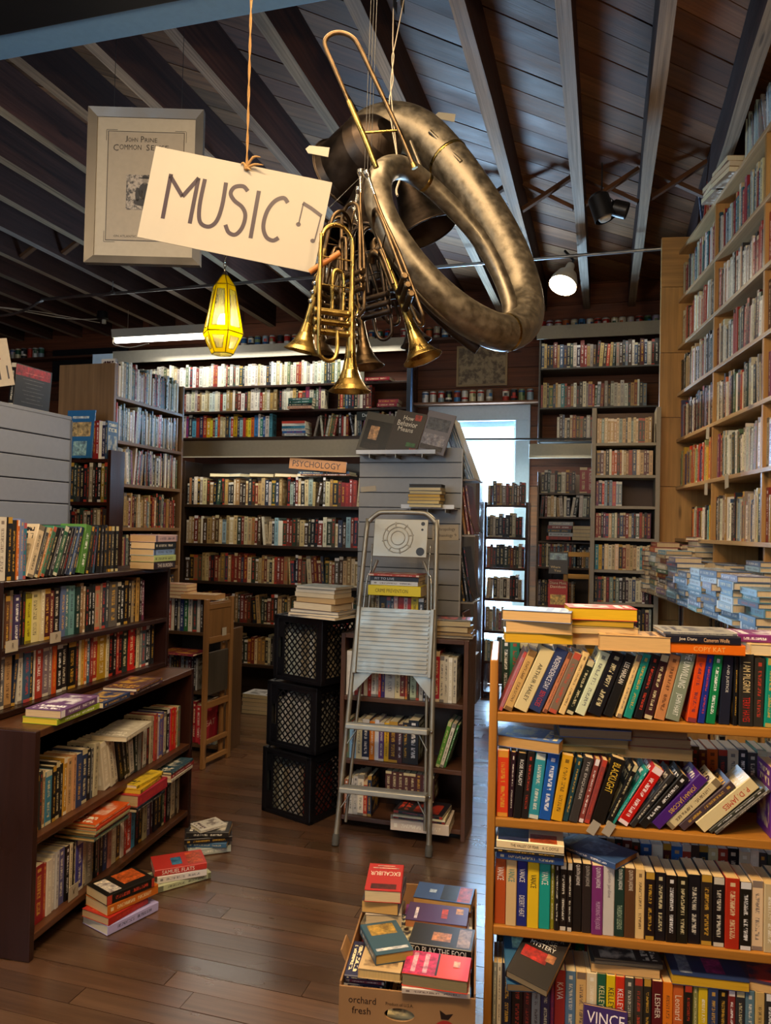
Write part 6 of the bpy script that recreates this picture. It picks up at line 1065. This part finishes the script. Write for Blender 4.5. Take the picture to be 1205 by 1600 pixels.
# ================================================================== LANTERN
LX, LY, LZ, LS = -2.150, 3.930, 2.480, 1.76
ln = empty('lantern', T(LX, LY, LZ) @ R(12, 'Z') @ Matrix.Scale(LS, 4)); tag(ln, 'six-sided amber stained glass lantern, lit, hanging on a chain', 'lantern')
lev = [(0.036, 0.0), (0.068, 0.066), (0.036, 0.225), (0.010, 0.262)]
def hx6(r, z): return [Vector((r*cos(pi/3*k), r*sin(pi/3*k), z)) for k in range(6)]
for i in range(3):
    A, B = hx6(*lev[i]), hx6(*lev[i+1])
    for k in range(6):
        q = [A[k], A[(k+1) % 6], B[(k+1) % 6], B[k]]; c_ = sum(q, Vector())/4; nrm = (q[1]-q[0]).cross(q[3]-q[0]).normalized()
        f_ = 0.62 if i < 2 else 0.0; qi = [c_ + (p - c_)*(0.66 if i == 1 else 0.58) for p in q]
        if i == 1: qi = [c_ + Vector(((p-c_).x*0.66, (p-c_).y*0.66, (p-c_).z*0.78)) + (c_.normalized()*0 if True else 0) for p in q]
        if i < 2:
            mb = MB(); o4 = [p + nrm*0.001 for p in q]; i4 = [p + nrm*0.001 for p in qi]
            vs = o4 + i4 + [p - nrm*0.002 for p in o4] + [p - nrm*0.002 for p in i4]
            fs = []
            for a in range(4):
                b = (a+1) % 4; fs += [(a, b, 4+b, 4+a), (8+b, 8+a, 12+a, 12+b), (4+a, 4+b, 12+b, 12+a), (b, a, 8+a, 8+b)]
            mb.add(vs, fs); mb.build('border_glass', MT['yglass'], ln)
            mb = MB(); vs = list(i4) + [p - nrm*0.002 for p in i4]; mb.add(vs, [(0, 1, 2, 3), (7, 6, 5, 4)] + [(a, 4+a, 4+(a+1) % 4, (a+1) % 4) for a in range(4)]); mb.build('centre_pane', MT['cglass'], ln)
            mb = MB(); mb.tube(i4 + [i4[0]], 0.0011, 6); mb.build('lead_line', MT['lead'], ln)
        else:
            mb = MB(); vs = [p + nrm*0.001 for p in q] + [p - nrm*0.001 for p in q]; mb.add(vs, [(0, 1, 2, 3), (7, 6, 5, 4)] + [(a, 4+a, 4+(a+1) % 4, (a+1) % 4) for a in range(4)]); mb.build('roof_glass', MT['yglass'], ln)
for i in range(4):
    P = hx6(*lev[i]); mb = MB(); mb.tube(P + [P[0]], 0.0018, 6); mb.build('lead_ring', MT['lead'], ln)
for k in range(6): mb = MB(); mb.tube([hx6(*l)[k] for l in lev], 0.0016, 6); mb.build('lead_rib', MT['lead'], ln)
mb = MB(); mb.add(hx6(0.036, 0.0005) + hx6(0.036, -0.0015), [(5, 4, 3, 2, 1, 0)[::-1], (11, 10, 9, 8, 7, 6)] + [(k, k+6, (k+1) % 6+6, (k+1) % 6) for k in range(6)]); mb.build('base_pane', MT['cglass'], ln)
mb = MB(); mb.lathe([(0.0001, 0.078), (0.014, 0.084), (0.020, 0.100), (0.017, 0.118), (0.010, 0.132), (0.0001, 0.134)], 14); mb.build('bulb', MT['bulb'], ln)
mb = MB(); mb.lathe([(0.0001, 0.128), (0.010, 0.130), (0.011, 0.165), (0.004, 0.17), (0.003, 0.262), (0.0001, 0.262)], 12); mb.build('socket', MT['brass'], ln)
mb = MB(); mb.lathe([(0.0001, 0.262), (0.011, 0.262), (0.007, 0.272), (0.0001, 0.275)], 10)
z = 0.272; k = 0
while z < (3.60 - LZ) / LS - 0.008:
    ax = (1, 0) if k % 2 else (0, 1); mb.tube([(0.005*cos(a*pi/4)*ax[0], 0.005*cos(a*pi/4)*ax[1], z + 0.009 + 0.010*sin(a*pi/4)) for a in range(9)], 0.0013, 4, cap=False); z += 0.0165; k += 1
mb.build('chain', MT['silver'], ln)
point('lantern_light', (LX, LY, LZ + 0.105*LS), 10.0, (1.0, 0.8, 0.38), 0.03)
# ================================================================== HORNS
def trumpet(name, p_bell, p_top, roll, bodym, label, s=1.0, group='trumpets hanging in a bunch', bellm=None, mouth=True):
    M = look(p_bell, p_top, roll) @ Matrix.Scale(s, 4); e = empty(name, M); tag(e, label, 'trumpet', group); bellm = bellm or bodym
    def part(n, mb, m): return mb.build(n, m, e)
    mb = MB(); prof = [(0.061, 0.0), (0.0605, 0.002), (0.047, 0.016), (0.034, 0.036), (0.024, 0.062), (0.0175, 0.095), (0.0135, 0.14), (0.0105, 0.20), (0.0085, 0.27), (0.0068, 0.34)]
    mb.lathe(prof, 28); mb.lathe([(r - 0.0012, z) for r, z in prof[:6]][::-1], 28); mb.tube([(0.061*cos(a*pi/14), 0.061*sin(a*pi/14), 0.001) for a in range(29)], 0.0016, 6, cap=False); part('bell', mb, bellm)
    mb = MB(); mb.tube([(0, 0, 0.335), (0, 0, 0.42), (-0.008, 0, 0.452), (-0.032, 0, 0.474), (-0.062, 0, 0.474), (-0.088, 0, 0.455), (-0.098, 0, 0.42), (-0.100, 0, 0.34), (-0.100, 0, 0.235)], 0.0066, 12, smoothn=3); part('main_tube', mb, bodym)
    mb = MB(); mb.tube([(-0.052, 0.022, 0.235), (-0.052, 0.022, 0.33), (-0.044, 0.022, 0.352), (-0.026, 0.022, 0.352), (-0.018, 0.022, 0.33), (-0.018, 0.022, 0.235)], 0.0058, 10, smoothn=3); part('third_slide', mb, bodym)
    mb = MB(); mb.tube([(-0.100, -0.004, 0.52 if mouth else 0.44), (-0.100, -0.004, 0.43), (-0.105, -0.012, 0.30), (-0.105, -0.014, 0.12), (-0.096, -0.014, 0.09), (-0.075, -0.014, 0.08), (-0.055, -0.012, 0.09), (-0.046, -0.01, 0.12), (-0.046, -0.006, 0.17)], [0.0045, 0.005, 0.0058, 0.0058, 0.0062, 0.0062, 0.0062, 0.006, 0.006], 10, smoothn=3); part('leadpipe', mb, bodym)
    for k in range(3):
        z = 0.165 + 0.029*k; mb = MB(); VM = T(-0.112, 0, z) @ R(90, 'Y')
        mb.lathe([(0.0001, -0.006), (0.008, -0.006), (0.0115, -0.003), (0.0115, 0.0), (0.0105, 0.003), (0.0105, 0.095), (0.0118, 0.098), (0.0118, 0.104), (0.009, 0.108), (0.0001, 0.110)], 18, M=VM); v = part('valve', mb, bodym)
        mb = MB(); mb.lathe([(0.003, 0.108), (0.003, 0.125), (0.0075, 0.126), (0.008, 0.129), (0.0001, 0.131)], 12, M=VM); mb.build('button', MT['silver'], v)
    mb = MB()
    for z in (0.38, 0.30): mb = MB(); mb.tube([(-0.098, 0, z), (0, 0, z)], 0.0022, 6); part('brace', mb, bodym)
    mb = MB(); mb.tube([(-0.100, 0, 0.24), (-0.101, 0, 0.2), (-0.112, 0, 0.16)], 0.006, 8); part('valve_tube', mb, bodym); mb = MB(); mb.tube([(-0.03, 0, 0.18), (0, 0, 0.23)], 0.003, 6); part('brace', mb, bodym)
    mb = MB(); mb.tube([(0.004, 0, 0.22), (0.016, 0, 0.228), (0.020, 0, 0.245), (0.012, 0, 0.255)], 0.0022, 6, smoothn=3); part('finger_hook', mb, bodym)
    if not mouth: return e
    mb = MB(); mb.lathe([(0.0048, 0.50), (0.0055, 0.53), (0.007, 0.555), (0.0125, 0.568), (0.0135, 0.578), (0.011, 0.580), (0.003, 0.566)], 14, M=T(-0.1, -0.004, 0)); part('mouthpiece', mb, MT['silver'])
    return e
trumpet('trumpet', (-0.693, 1.999, 1.876), (-0.690, 1.985, 2.34), 30, MT['brass'], 'bright brass trumpet hanging bell down at the front of the bunch', 0.96, mouth=False)
trumpet('trumpet', (-0.874, 2.079, 2.015), (-0.775, 2.058, 2.43), 172, MT['tarnish'], 'dull trumpet at the left of the bunch with its bell tilted left', 0.9, bellm=MT['brass'])
trumpet('trumpet', (-0.516, 2.131, 1.990), (-0.665, 2.13, 2.37), 205, MT['tarnish'], 'trumpet angled right of the bunch with its bell swinging out', 0.95, bellm=MT['brass'])
trumpet('trumpet', (-0.715, 2.21, 1.99), (-0.775, 2.20, 2.42), 250, MT['darkbell'], 'dark trumpet hanging bell down behind the bright one', 0.92, bellm=MT['tarnish'])
trumpet('trumpet', (-0.872, 2.20, 2.04), (-0.838, 2.17, 2.44), 165, MT['tarnish'], 'dark brown cornet-like trumpet at the back left of the bunch', 0.88, mouth=False)
trumpet('trumpet', (-0.765, 2.125, 2.05), (-0.775, 2.125, 2.41), 238, MT['tarnish'], 'tarnished trumpet squeezed in the middle of the bunch', 0.85)
trumpet('trumpet', (-0.60, 2.38, 2.10), (-0.70, 2.36, 2.42), 120, MT['darkbell'], 'blackened trumpet half hidden at the back right of the bunch', 0.85)
mb = MB(); mb.tube([(-0.713, 2.222, 2.44), (-0.690, 2.228, 2.452), (-0.670, 2.225, 2.43), (-0.668, 2.215, 2.40), (-0.680, 2.20, 2.382), (-0.690, 2.19, 2.36), (-0.678, 2.182, 2.338), (-0.658, 2.175, 2.345), (-0.630, 2.195, 2.30), (-0.602, 2.206, 2.247), (-0.582, 2.225, 2.20), (-0.60, 2.235, 2.18)], [.013, .015, .016, .016, .015, .015, .016, .016, .015, .014, .014, .013], 12, smoothn=4)
mb.tube([(-0.700, 2.19, 2.31), (-0.688, 2.17, 2.328), (-0.665, 2.165, 2.315), (-0.64, 2.18, 2.27), (-0.60, 2.2, 2.19), (-0.575, 2.21, 2.13)], 0.013, 12, smoothn=4)
mb.tube([(-0.675, 2.225, 2.445), (-0.655, 2.22, 2.452), (-0.643, 2.215, 2.43), (-0.65, 2.21, 2.41), (-0.66, 2.2, 2.39)], 0.012, 12, smoothn=4)
o = mb.build('horn_coil', MT['tarnish'], None); tag(o, 'coiled dark brass tubing at the right side of the trumpet bunch', 'horn tube')
mb = MB(); mb.tube([(-0.797, 1.935, 2.200), (-0.716, 1.955, 2.255)], 0.0085, 8); o = mb.build('wooden_stick', plain('orange_wood', H('#a8672c'), 0.5), None); tag(o, 'short orange wooden stick pushed through the hanging trumpets', 'stick')
for i, p_ in enumerate(((-0.72, 2.1, 2.40), (-0.80, 2.08, 2.44), (-0.66, 2.14, 2.38))):
    mb = MB(); mb.tube([p_, (-0.745 + 0.01*i, 2.24, 2.62), (-0.75 + 0.01*i, 2.30, 3.60)], 0.0012, 5)
    o = mb.build('hanging_wire', MT['blackmetal'], None); tag(o, ('first', 'second', 'third')[i] + ' thin dark wire holding the bunch of trumpets from the joists', 'wire')
# ---- sousaphone body
SOUSA = [(-0.300, 2.50, 2.12, 0.024), (-0.315, 2.519, 2.198, 0.025), (-0.322, 2.537, 2.268, 0.026), (-0.366, 2.542, 2.382, 0.028), (-0.431, 2.511, 2.491, 0.03), (-0.51, 2.455, 2.574, 0.031), (-0.583, 2.391, 2.632, 0.032), (-0.635, 2.313, 2.647, 0.036), (-0.666, 2.232, 2.612, 0.039), (-0.678, 2.178, 2.547, 0.041), (-0.664, 2.152, 2.457, 0.044), (-0.621, 2.156, 2.363, 0.047), (-0.557, 2.187, 2.272, 0.05), (-0.479, 2.243, 2.193, 0.053), (-0.394, 2.331, 2.142, 0.057), (-0.319, 2.446, 2.137, 0.061), (-0.277, 2.582, 2.209, 0.064), (-0.29, 2.69, 2.33, 0.068), (-0.339, 2.736, 2.48, 0.071), (-0.416, 2.763, 2.633, 0.074), (-0.506, 2.785, 2.777, 0.077), (-0.599, 2.808, 2.907, 0.082), (-0.707, 2.826, 3.024, 0.088), (-0.80, 2.84, 3.075, 0.092), (-0.88, 2.82, 3.06, 0.098), (-0.93, 2.79, 3.01, 0.102)]
so = empty('sousaphone', T(-0.5, 2.5, 2.4)); tag(so, 'big tarnished sousaphone body coil hanging under the joists', 'sousaphone'); off = Vector((-0.5, 2.5, 2.4))
def sp(pts): return [tuple(Vector(p[:3]) - off) for p in pts]
mb = MB(); mb.tube(sp(SOUSA), [p[3] for p in SOUSA], 28, smoothn=5); mb.build('body_tube', MT['sousa'], so)
def ring(i, name='ferrule', f=1.03, wd=0.008):
    a, b, c_ = Vector(SOUSA[i-1][:3]), Vector(SOUSA[i][:3]), Vector(SOUSA[i+1][:3]); d = (c_ - a).normalized(); q = b - off; r = SOUSA[i][3]*f
    mb = MB(); mb.tube([q - d*wd, q - d*wd*0.6, q + d*wd*0.6, q + d*wd], [SOUSA[i][3]*0.99, r, r, SOUSA[i][3]*0.99], 28); mb.build(name, MT['brass'], so)
for i in (6, 15, 21): ring(i)
mb = MB(); mb.tube(sp([(-0.714, 2.295, 2.407), (-0.643, 2.317, 2.316), (-0.553, 2.346, 2.21), (-0.463, 2.374, 2.126), (-0.397, 2.394, 2.076)]), 0.021, 14, smoothn=4); mb.build('mouth_tube', MT['darkbell'], so)
mb = MB(); P = sp([p for p in SOUSA[9:15]]); mb.tube([Vector(p) + Vector((-0.012, -0.02, -0.045)) for p in P], 0.006, 8, smoothn=4); mb.build('guard_strip', MT['sousa'], so)
mb = MB(); mb.tube(sp([(-0.655, 2.73, 2.985), (-0.60, 2.74, 2.93), (-0.53, 2.72, 2.85)]), 0.008, 8, smoothn=3); mb.tube(sp([(-0.72, 2.70, 2.94), (-0.66, 2.68, 2.80), (-0.60, 2.66, 2.72)]), 0.007, 8, smoothn=3); mb.build('brace', MT['sousa'], so)
def bellshape(name, p0, p1, r0, r1, L, mat, label, th=0.002, prof=None):
    M = look(p0, p1); e = empty(name, M); tag(e, label, 'horn bell'); n = 14
    r0, r1 = min(r0, r1), max(r0, r1)
    pr = prof or [(r0 + (r1 - r0) * (1 - t)**2.2, L*t) for t in [k/n for k in range(n+1)]]
    mb = MB(); mb.lathe(pr, 36); mb.lathe([(r - th, z + th*0.3) for r, z in pr][::-1], 36); mb.lathe([(0.0001, pr[-1][1]), (pr[-1][0], pr[-1][1])], 36); mb.build('shell', mat, e)
    mb = MB(); r = pr[0][0]; mb.tube([(r*cos(a*pi/20), r*sin(a*pi/20), 0) for a in range(41)], 0.004, 8, cap=False); mb.build('rim_wire', mat, e); return e
bellshape('horn_bell', (-1.00, 2.78, 2.88), (-0.80, 2.64, 2.95), 0.085, 0.165, 0.26, MT['darkbell'], 'dark brass bell end facing left behind the trombone slide', prof=[(0.155, 0), (0.15, 0.004), (0.140, 0.03), (0.135, 0.10), (0.13, 0.16), (0.115, 0.2), (0.09, 0.24), (0.05, 0.27)])
bellshape('horn_bell', (-0.76, 3.10, 3.02), (-0.70, 3.25, 3.28), 0.05, 0.15, 0.2, MT['tarnish'], 'round brown bell rim showing behind the sousaphone tube at upper right')
bellshape('horn_bell', (-0.90, 2.60, 2.50), (-0.86, 2.72, 2.80), 0.07, 0.15, 0.32, MT['darkbell'], 'black cone-shaped bell hanging open end down behind the trumpets')
bellshape('horn_bell', (-0.70, 2.90, 2.67), (-0.80, 2.88, 2.90), 0.05, 0.13, 0.26, MT['darkbell'], 'dark bell seen through the sousaphone ring')
mb = MB(); SL = [(-0.662, 2.099, 2.554), (-0.696, 2.087, 2.641), (-0.743, 2.071, 2.747), (-0.784, 2.058, 2.841), (-0.809, 2.05, 2.898), (-0.812, 2.048, 2.925), (-0.795, 2.053, 2.944), (-0.768, 2.06, 2.948), (-0.74, 2.069, 2.938), (-0.718, 2.076, 2.912), (-0.672, 2.091, 2.817), (-0.625, 2.106, 2.718), (-0.591, 2.118, 2.644), (-0.559, 2.128, 2.569)]
tb = empty('trombone_slide', T(-0.7, 2.08, 2.75)); tag(tb, 'long brass trombone slide loop hanging above the sousaphone ring', 'trombone slide'); o0 = Vector((-0.7, 2.08, 2.75))
mb.tube([Vector(p) - o0 for p in SL], 0.0068, 12, smoothn=4); mb.build('slide_tube', MT['tarnish'], tb)
mb = MB(); mb.tube([Vector(p) - o0 for p in SL[:3]], 0.0085, 12); mb.tube([Vector(SL[-1]) - o0, Vector(SL[-1]) - o0 + Vector((0.006, 0.002, -0.014))], [0.008, 0.010], 12); mb.build('sleeve', MT['brass'], tb)
mb = MB(); mb.tube([Vector((-0.70, 2.086, 2.655)) - o0, Vector((-0.60, 2.115, 2.665)) - o0], 0.004, 8); mb.build('cross_brace', MT['brass'], tb)
pu = empty('pulley_hook', T(-0.752, 2.61, 3.44)); tag(pu, 'dark iron pulley block with twisted wire holding the sousaphone', 'pulley')
for x_ in (-0.016, 0.012): bevbox('cheek', (x_, -0.025, -0.06), (x_ + 0.004, 0.025, 0.16), H('#2a2624'), MT['blackmetal'], pu, 0.002)
mb = MB(); mb.lathe([(0.0001, -0.011), (0.022, -0.011), (0.016, 0), (0.022, 0.011), (0.0001, 0.011)], 20, M=R(90, 'Y')); mb.build('wheel', MT['blackmetal'], pu)
mb = MB(); mb.tube([(-0.02, 0, -0.02), (-0.004, -0.05, -0.22), (0.004, -0.06, -0.27), (-0.002, -0.07, -0.36), (0.01, -0.09, -0.46), (0.048, -0.13, -0.69)], 0.002, 6, smoothn=4); mb.tube([(0.02, 0, -0.02), (0.004, -0.05, -0.22), (-0.003, -0.06, -0.27), (0.006, -0.07, -0.36), (0.0, -0.09, -0.46), (0.052, -0.15, -0.69)], 0.002, 6, smoothn=4)
mb.tube([(0.048, -0.13, -0.69), (0.06, -0.14, -0.74), (0.05, -0.15, -0.79), (0.06, -0.17, -0.82)], 0.004, 8, smoothn=3); mb.build('twisted_wire', MT['cord'], pu)
for nm, p_, yw, lb in (('wooden_paddle', (-1.01, 2.49, 2.835), 14, 'small pale lozenge-shaped tag beside the dark bell'), ('wooden_paddle', (-0.68, 3.10, 3.24), 16, 'pale lozenge tag behind the sousaphone tube at upper right')):
    mb = MB(); mb.prism([(-0.04, 0), (-0.028, -0.014), (0.045, -0.017), (0.045, 0.017), (-0.028, 0.014)], 0, 0.005, H('#a8a08c'), M=R(90, 'X')); o = mb.build(nm, MT['paint'], None, T(*p_) @ R(yw, 'Z') @ R(8, 'Y')); tag(o, lb, 'tag')
# ================================================================== CONDUIT, CABLES, LAMPS
mb = MB(); mb.tube([(0.40, 5.60, 3.50), (-2.5, 5.65, 3.50), (-4.75, 5.69, 3.50), (-4.95, 5.69, 3.49), (-5.12, 5.69, 3.42), (-5.3, 5.69, 3.38), (-5.6, 5.69, 3.39), (-6.2, 5.69, 3.50), (-6.95, 5.69, 3.52)], 0.0125, 10, smoothn=3)
o = mb.build('conduit_pipe', MT['pipe'], None); tag(o, 'grey metal conduit pipe running across the shop below the joists', 'pipe')
for i, x_ in enumerate((-4.2, -1.75, -0.78)):
    mb = MB(); mb.tube([(x_, 5.655, 3.5), (x_ + 0.03, 5.655, 3.5)], 0.017, 10); mb.tube([(x_ + 0.015, 5.655, 3.51), (x_ + 0.015, 5.655, 3.6)], 0.004, 6); o2 = mb.build('pipe_clamp', MT['pipe'], o)
mb = MB(); mb.tube([(-6.9, 5.2, 3.58), (-6.0, 5.4, 3.5), (-5.4, 5.7, 3.45), (-5.1, 6.2, 3.47), (-4.92, 6.47, 3.53)], 0.005, 6, smoothn=5); mb.tube([(-6.9, 5.3, 3.57), (-6.1, 5.5, 3.49), (-5.3, 5.8, 3.46), (-4.95, 6.5, 3.5)], 0.004, 6, smoothn=5)
o = mb.build('white_cable', MT['cord'], None); tag(o, 'white electric cables drooping under the joists at upper left', 'cable')
jb = empty('junction_box', T(-4.9, 6.47, 3.53)); tag(jb, 'round ceiling junction box with a socket at upper left', 'junction box')
mb = MB(); mb.lathe([(0.0001, 0.07), (0.05, 0.07), (0.055, 0.03), (0.06, 0.0), (0.05, -0.01), (0.0001, -0.012)], 16); mb.build('cover', MT['blackmetal'], jb)
mb = MB(); mb.lathe([(0.0001, -0.01), (0.02, -0.012), (0.022, -0.05), (0.0001, -0.055)], 12, M=T(0.02, 0, 0)); mb.build('socket', MT['enamel'], jb)
fx = empty('tube_fixture', frame(-4.75, 6.47, 0.5, 3.30)); tag(fx, 'white fluorescent tube fixture, lit, hanging at upper left behind the lantern', 'ceiling light')
mb = MB(); mb.prism([(-0.06, 0.10), (-0.045, 0.02), (0.045, 0.02), (0.06, 0.10)], 0.0, 1.22, M=R(90, 'Y') @ R(90, 'Z')); mb.build('housing', MT['enamel'], fx)
mb = MB(); mb.tube([(0.02, 0, 0), (1.20, 0, 0)], 0.028, 14); mb.build('tube', MT['tube'], fx)
for x_ in (0.0, 1.20): bevbox('end_holder', (x_ - 0.006, -0.018, -0.02), (x_ + 0.02, 0.018, 0.03), H('#c9c4b4'), MT['enamel'], fx)
for x_ in (0.15, 1.05): mb = MB(); mb.tube([(x_, 0, 0.1), (x_, 0, 0.30)], 0.002, 5); mb.build('hanging_wire', MT['cord'], fx)
mb = MB(); mb.tube([(-4.76, 6.46, 3.31), (-4.70, 6.40, 3.24), (-4.5, 6.38, 3.20), (-4.32, 6.42, 3.24)], 0.005, 6, smoothn=4); o = mb.build('white_cable', MT['cord'], None); tag(o, 'short looped white cable under the lit tube fixture', 'cable')
fl = empty('flood_lamp', T(-0.31, 5.66, 3.345) @ R(16, 'Y') @ R(-26, 'X') @ Matrix.Scale(1.65, 4)); tag(fl, 'lit reflector bulb hanging from the conduit pipe at right', 'lamp')
mb = MB(); mb.lathe([(0.062, -0.035), (0.060, -0.01), (0.045, 0.03), (0.022, 0.055), (0.018, 0.09), (0.0001, 0.095)], 24); mb.build('reflector', MT['enamel'], fl)
mb = MB(); mb.lathe([(0.0001, -0.052), (0.03, -0.050), (0.052, -0.042), (0.061, -0.035)], 24); mb.build('lens', MT['bulb'], fl)
mb = MB(); mb.tube([(0, 0, 0.09), (0.005, 0, 0.12), (-0.05, 0, 0.165)], 0.006, 8); mb.build('stem', MT['blackmetal'], fl)
sl = empty('spot_lamp', T(-0.047, 4.43, 3.345)); tag(sl, 'unlit black can spotlight hanging between two joists at right', 'lamp')
mb = MB(); mb.lathe([(0.058, -0.075), (0.06, -0.07), (0.06, 0.06), (0.04, 0.08), (0.0001, 0.082)], 22, M=R(-18, 'Y')); mb.build('can_body', MT['blackmetal'], sl)
mb = MB(); mb.lathe([(0.0001, -0.085), (0.03, -0.08), (0.04, -0.06), (0.02, 0.0)], 16, M=R(-18, 'Y')); mb.build('bulb', MT['enamel'], sl)
mb = MB(); mb.lathe([(0.045, -0.05), (0.047, -0.045), (0.047, 0.03), (0.03, 0.05), (0.0001, 0.05)], 20, M=T(0.095, 0.02, -0.01) @ R(-70, 'Y')); mb.build('can_body', MT['blackmetal'], sl)
mb = MB(); mb.tube([(0, 0, 0.08), (0, 0, 0.255)], 0.005, 6); mb.tube([(0, 0, 0.09), (0.07, 0.01, 0.03)], 0.004, 6); mb.build('stem', MT['blackmetal'], sl)
# ---- unseen fixtures added to carry the fill lights above the camera
for i, (x, y, z, p, c) in enumerate(LAMPS):
    e = empty('tube_fixture', T(x, y, z)); tag(e, f'added unseen fluorescent tube fixture under the joists above the camera, {ORD[i+1]} of three', 'ceiling light')
    mb = MB(); mb.box((-0.6, -0.06, 0.03), (0.6, 0.06, 0.09)); mb.build('housing', MT['enamel'], e); mb = MB(); mb.tube([(-0.57, 0, 0.012), (0.57, 0, 0.012)], 0.014, 12); mb.build('tube', MT['enamel'], e)
for i, (x, y, z, p, c) in enumerate(FILL_PEND):
    e = empty('fill_pendant', T(x, y, z)); tag(e, f'added fill bulb on a cord, unseen above the camera, {ORD[i+1]} of three from the right', 'ceiling light')
    mb = MB(); mb.tube([(0, 0, 0.12), (0, 0, 3.6 - z)], 0.003, 6); mb.build('cord', MT['blackmetal'], e); mb = MB(); mb.lathe([(0.0001, 0.08), (0.018, 0.08), (0.018, 0.12), (0.0001, 0.125)], 12); mb.build('socket', MT['blackmetal'], e)
# ---- framed drawing on the back wall
pc_ = empty('framed_drawing', frame(-1.43, 7.32, 0, 2.895)); tag(pc_, 'small framed brown ink drawing on the board wall above the window', 'picture')
for lo, hi in (((0, 0, 0), (0.5, 0.02, 0.02)), ((0, 0, 0.38), (0.5, 0.02, 0.40)), ((0, 0, 0.02), (0.02, 0.02, 0.38)), ((0.48, 0, 0.02), (0.5, 0.02, 0.38))): bevbox('frame_rail', lo, hi, H('#a88a5a'), MT['pine'], pc_)
bevbox('drawing', (0.02, 0.008, 0.02), (0.48, 0.014, 0.38), H('#a08a66'), MT['sketch'], pc_)
# ================================================================== REMAINING BOOKS
rest = REST.build('books', [MT['cover'], MT['page']], None); stuff(rest); tag(rest, 'the many further books that fill the shelves and piles all round the shop', 'books')
print('books as individuals', nbook[0], 'rest faces', len(REST.f))
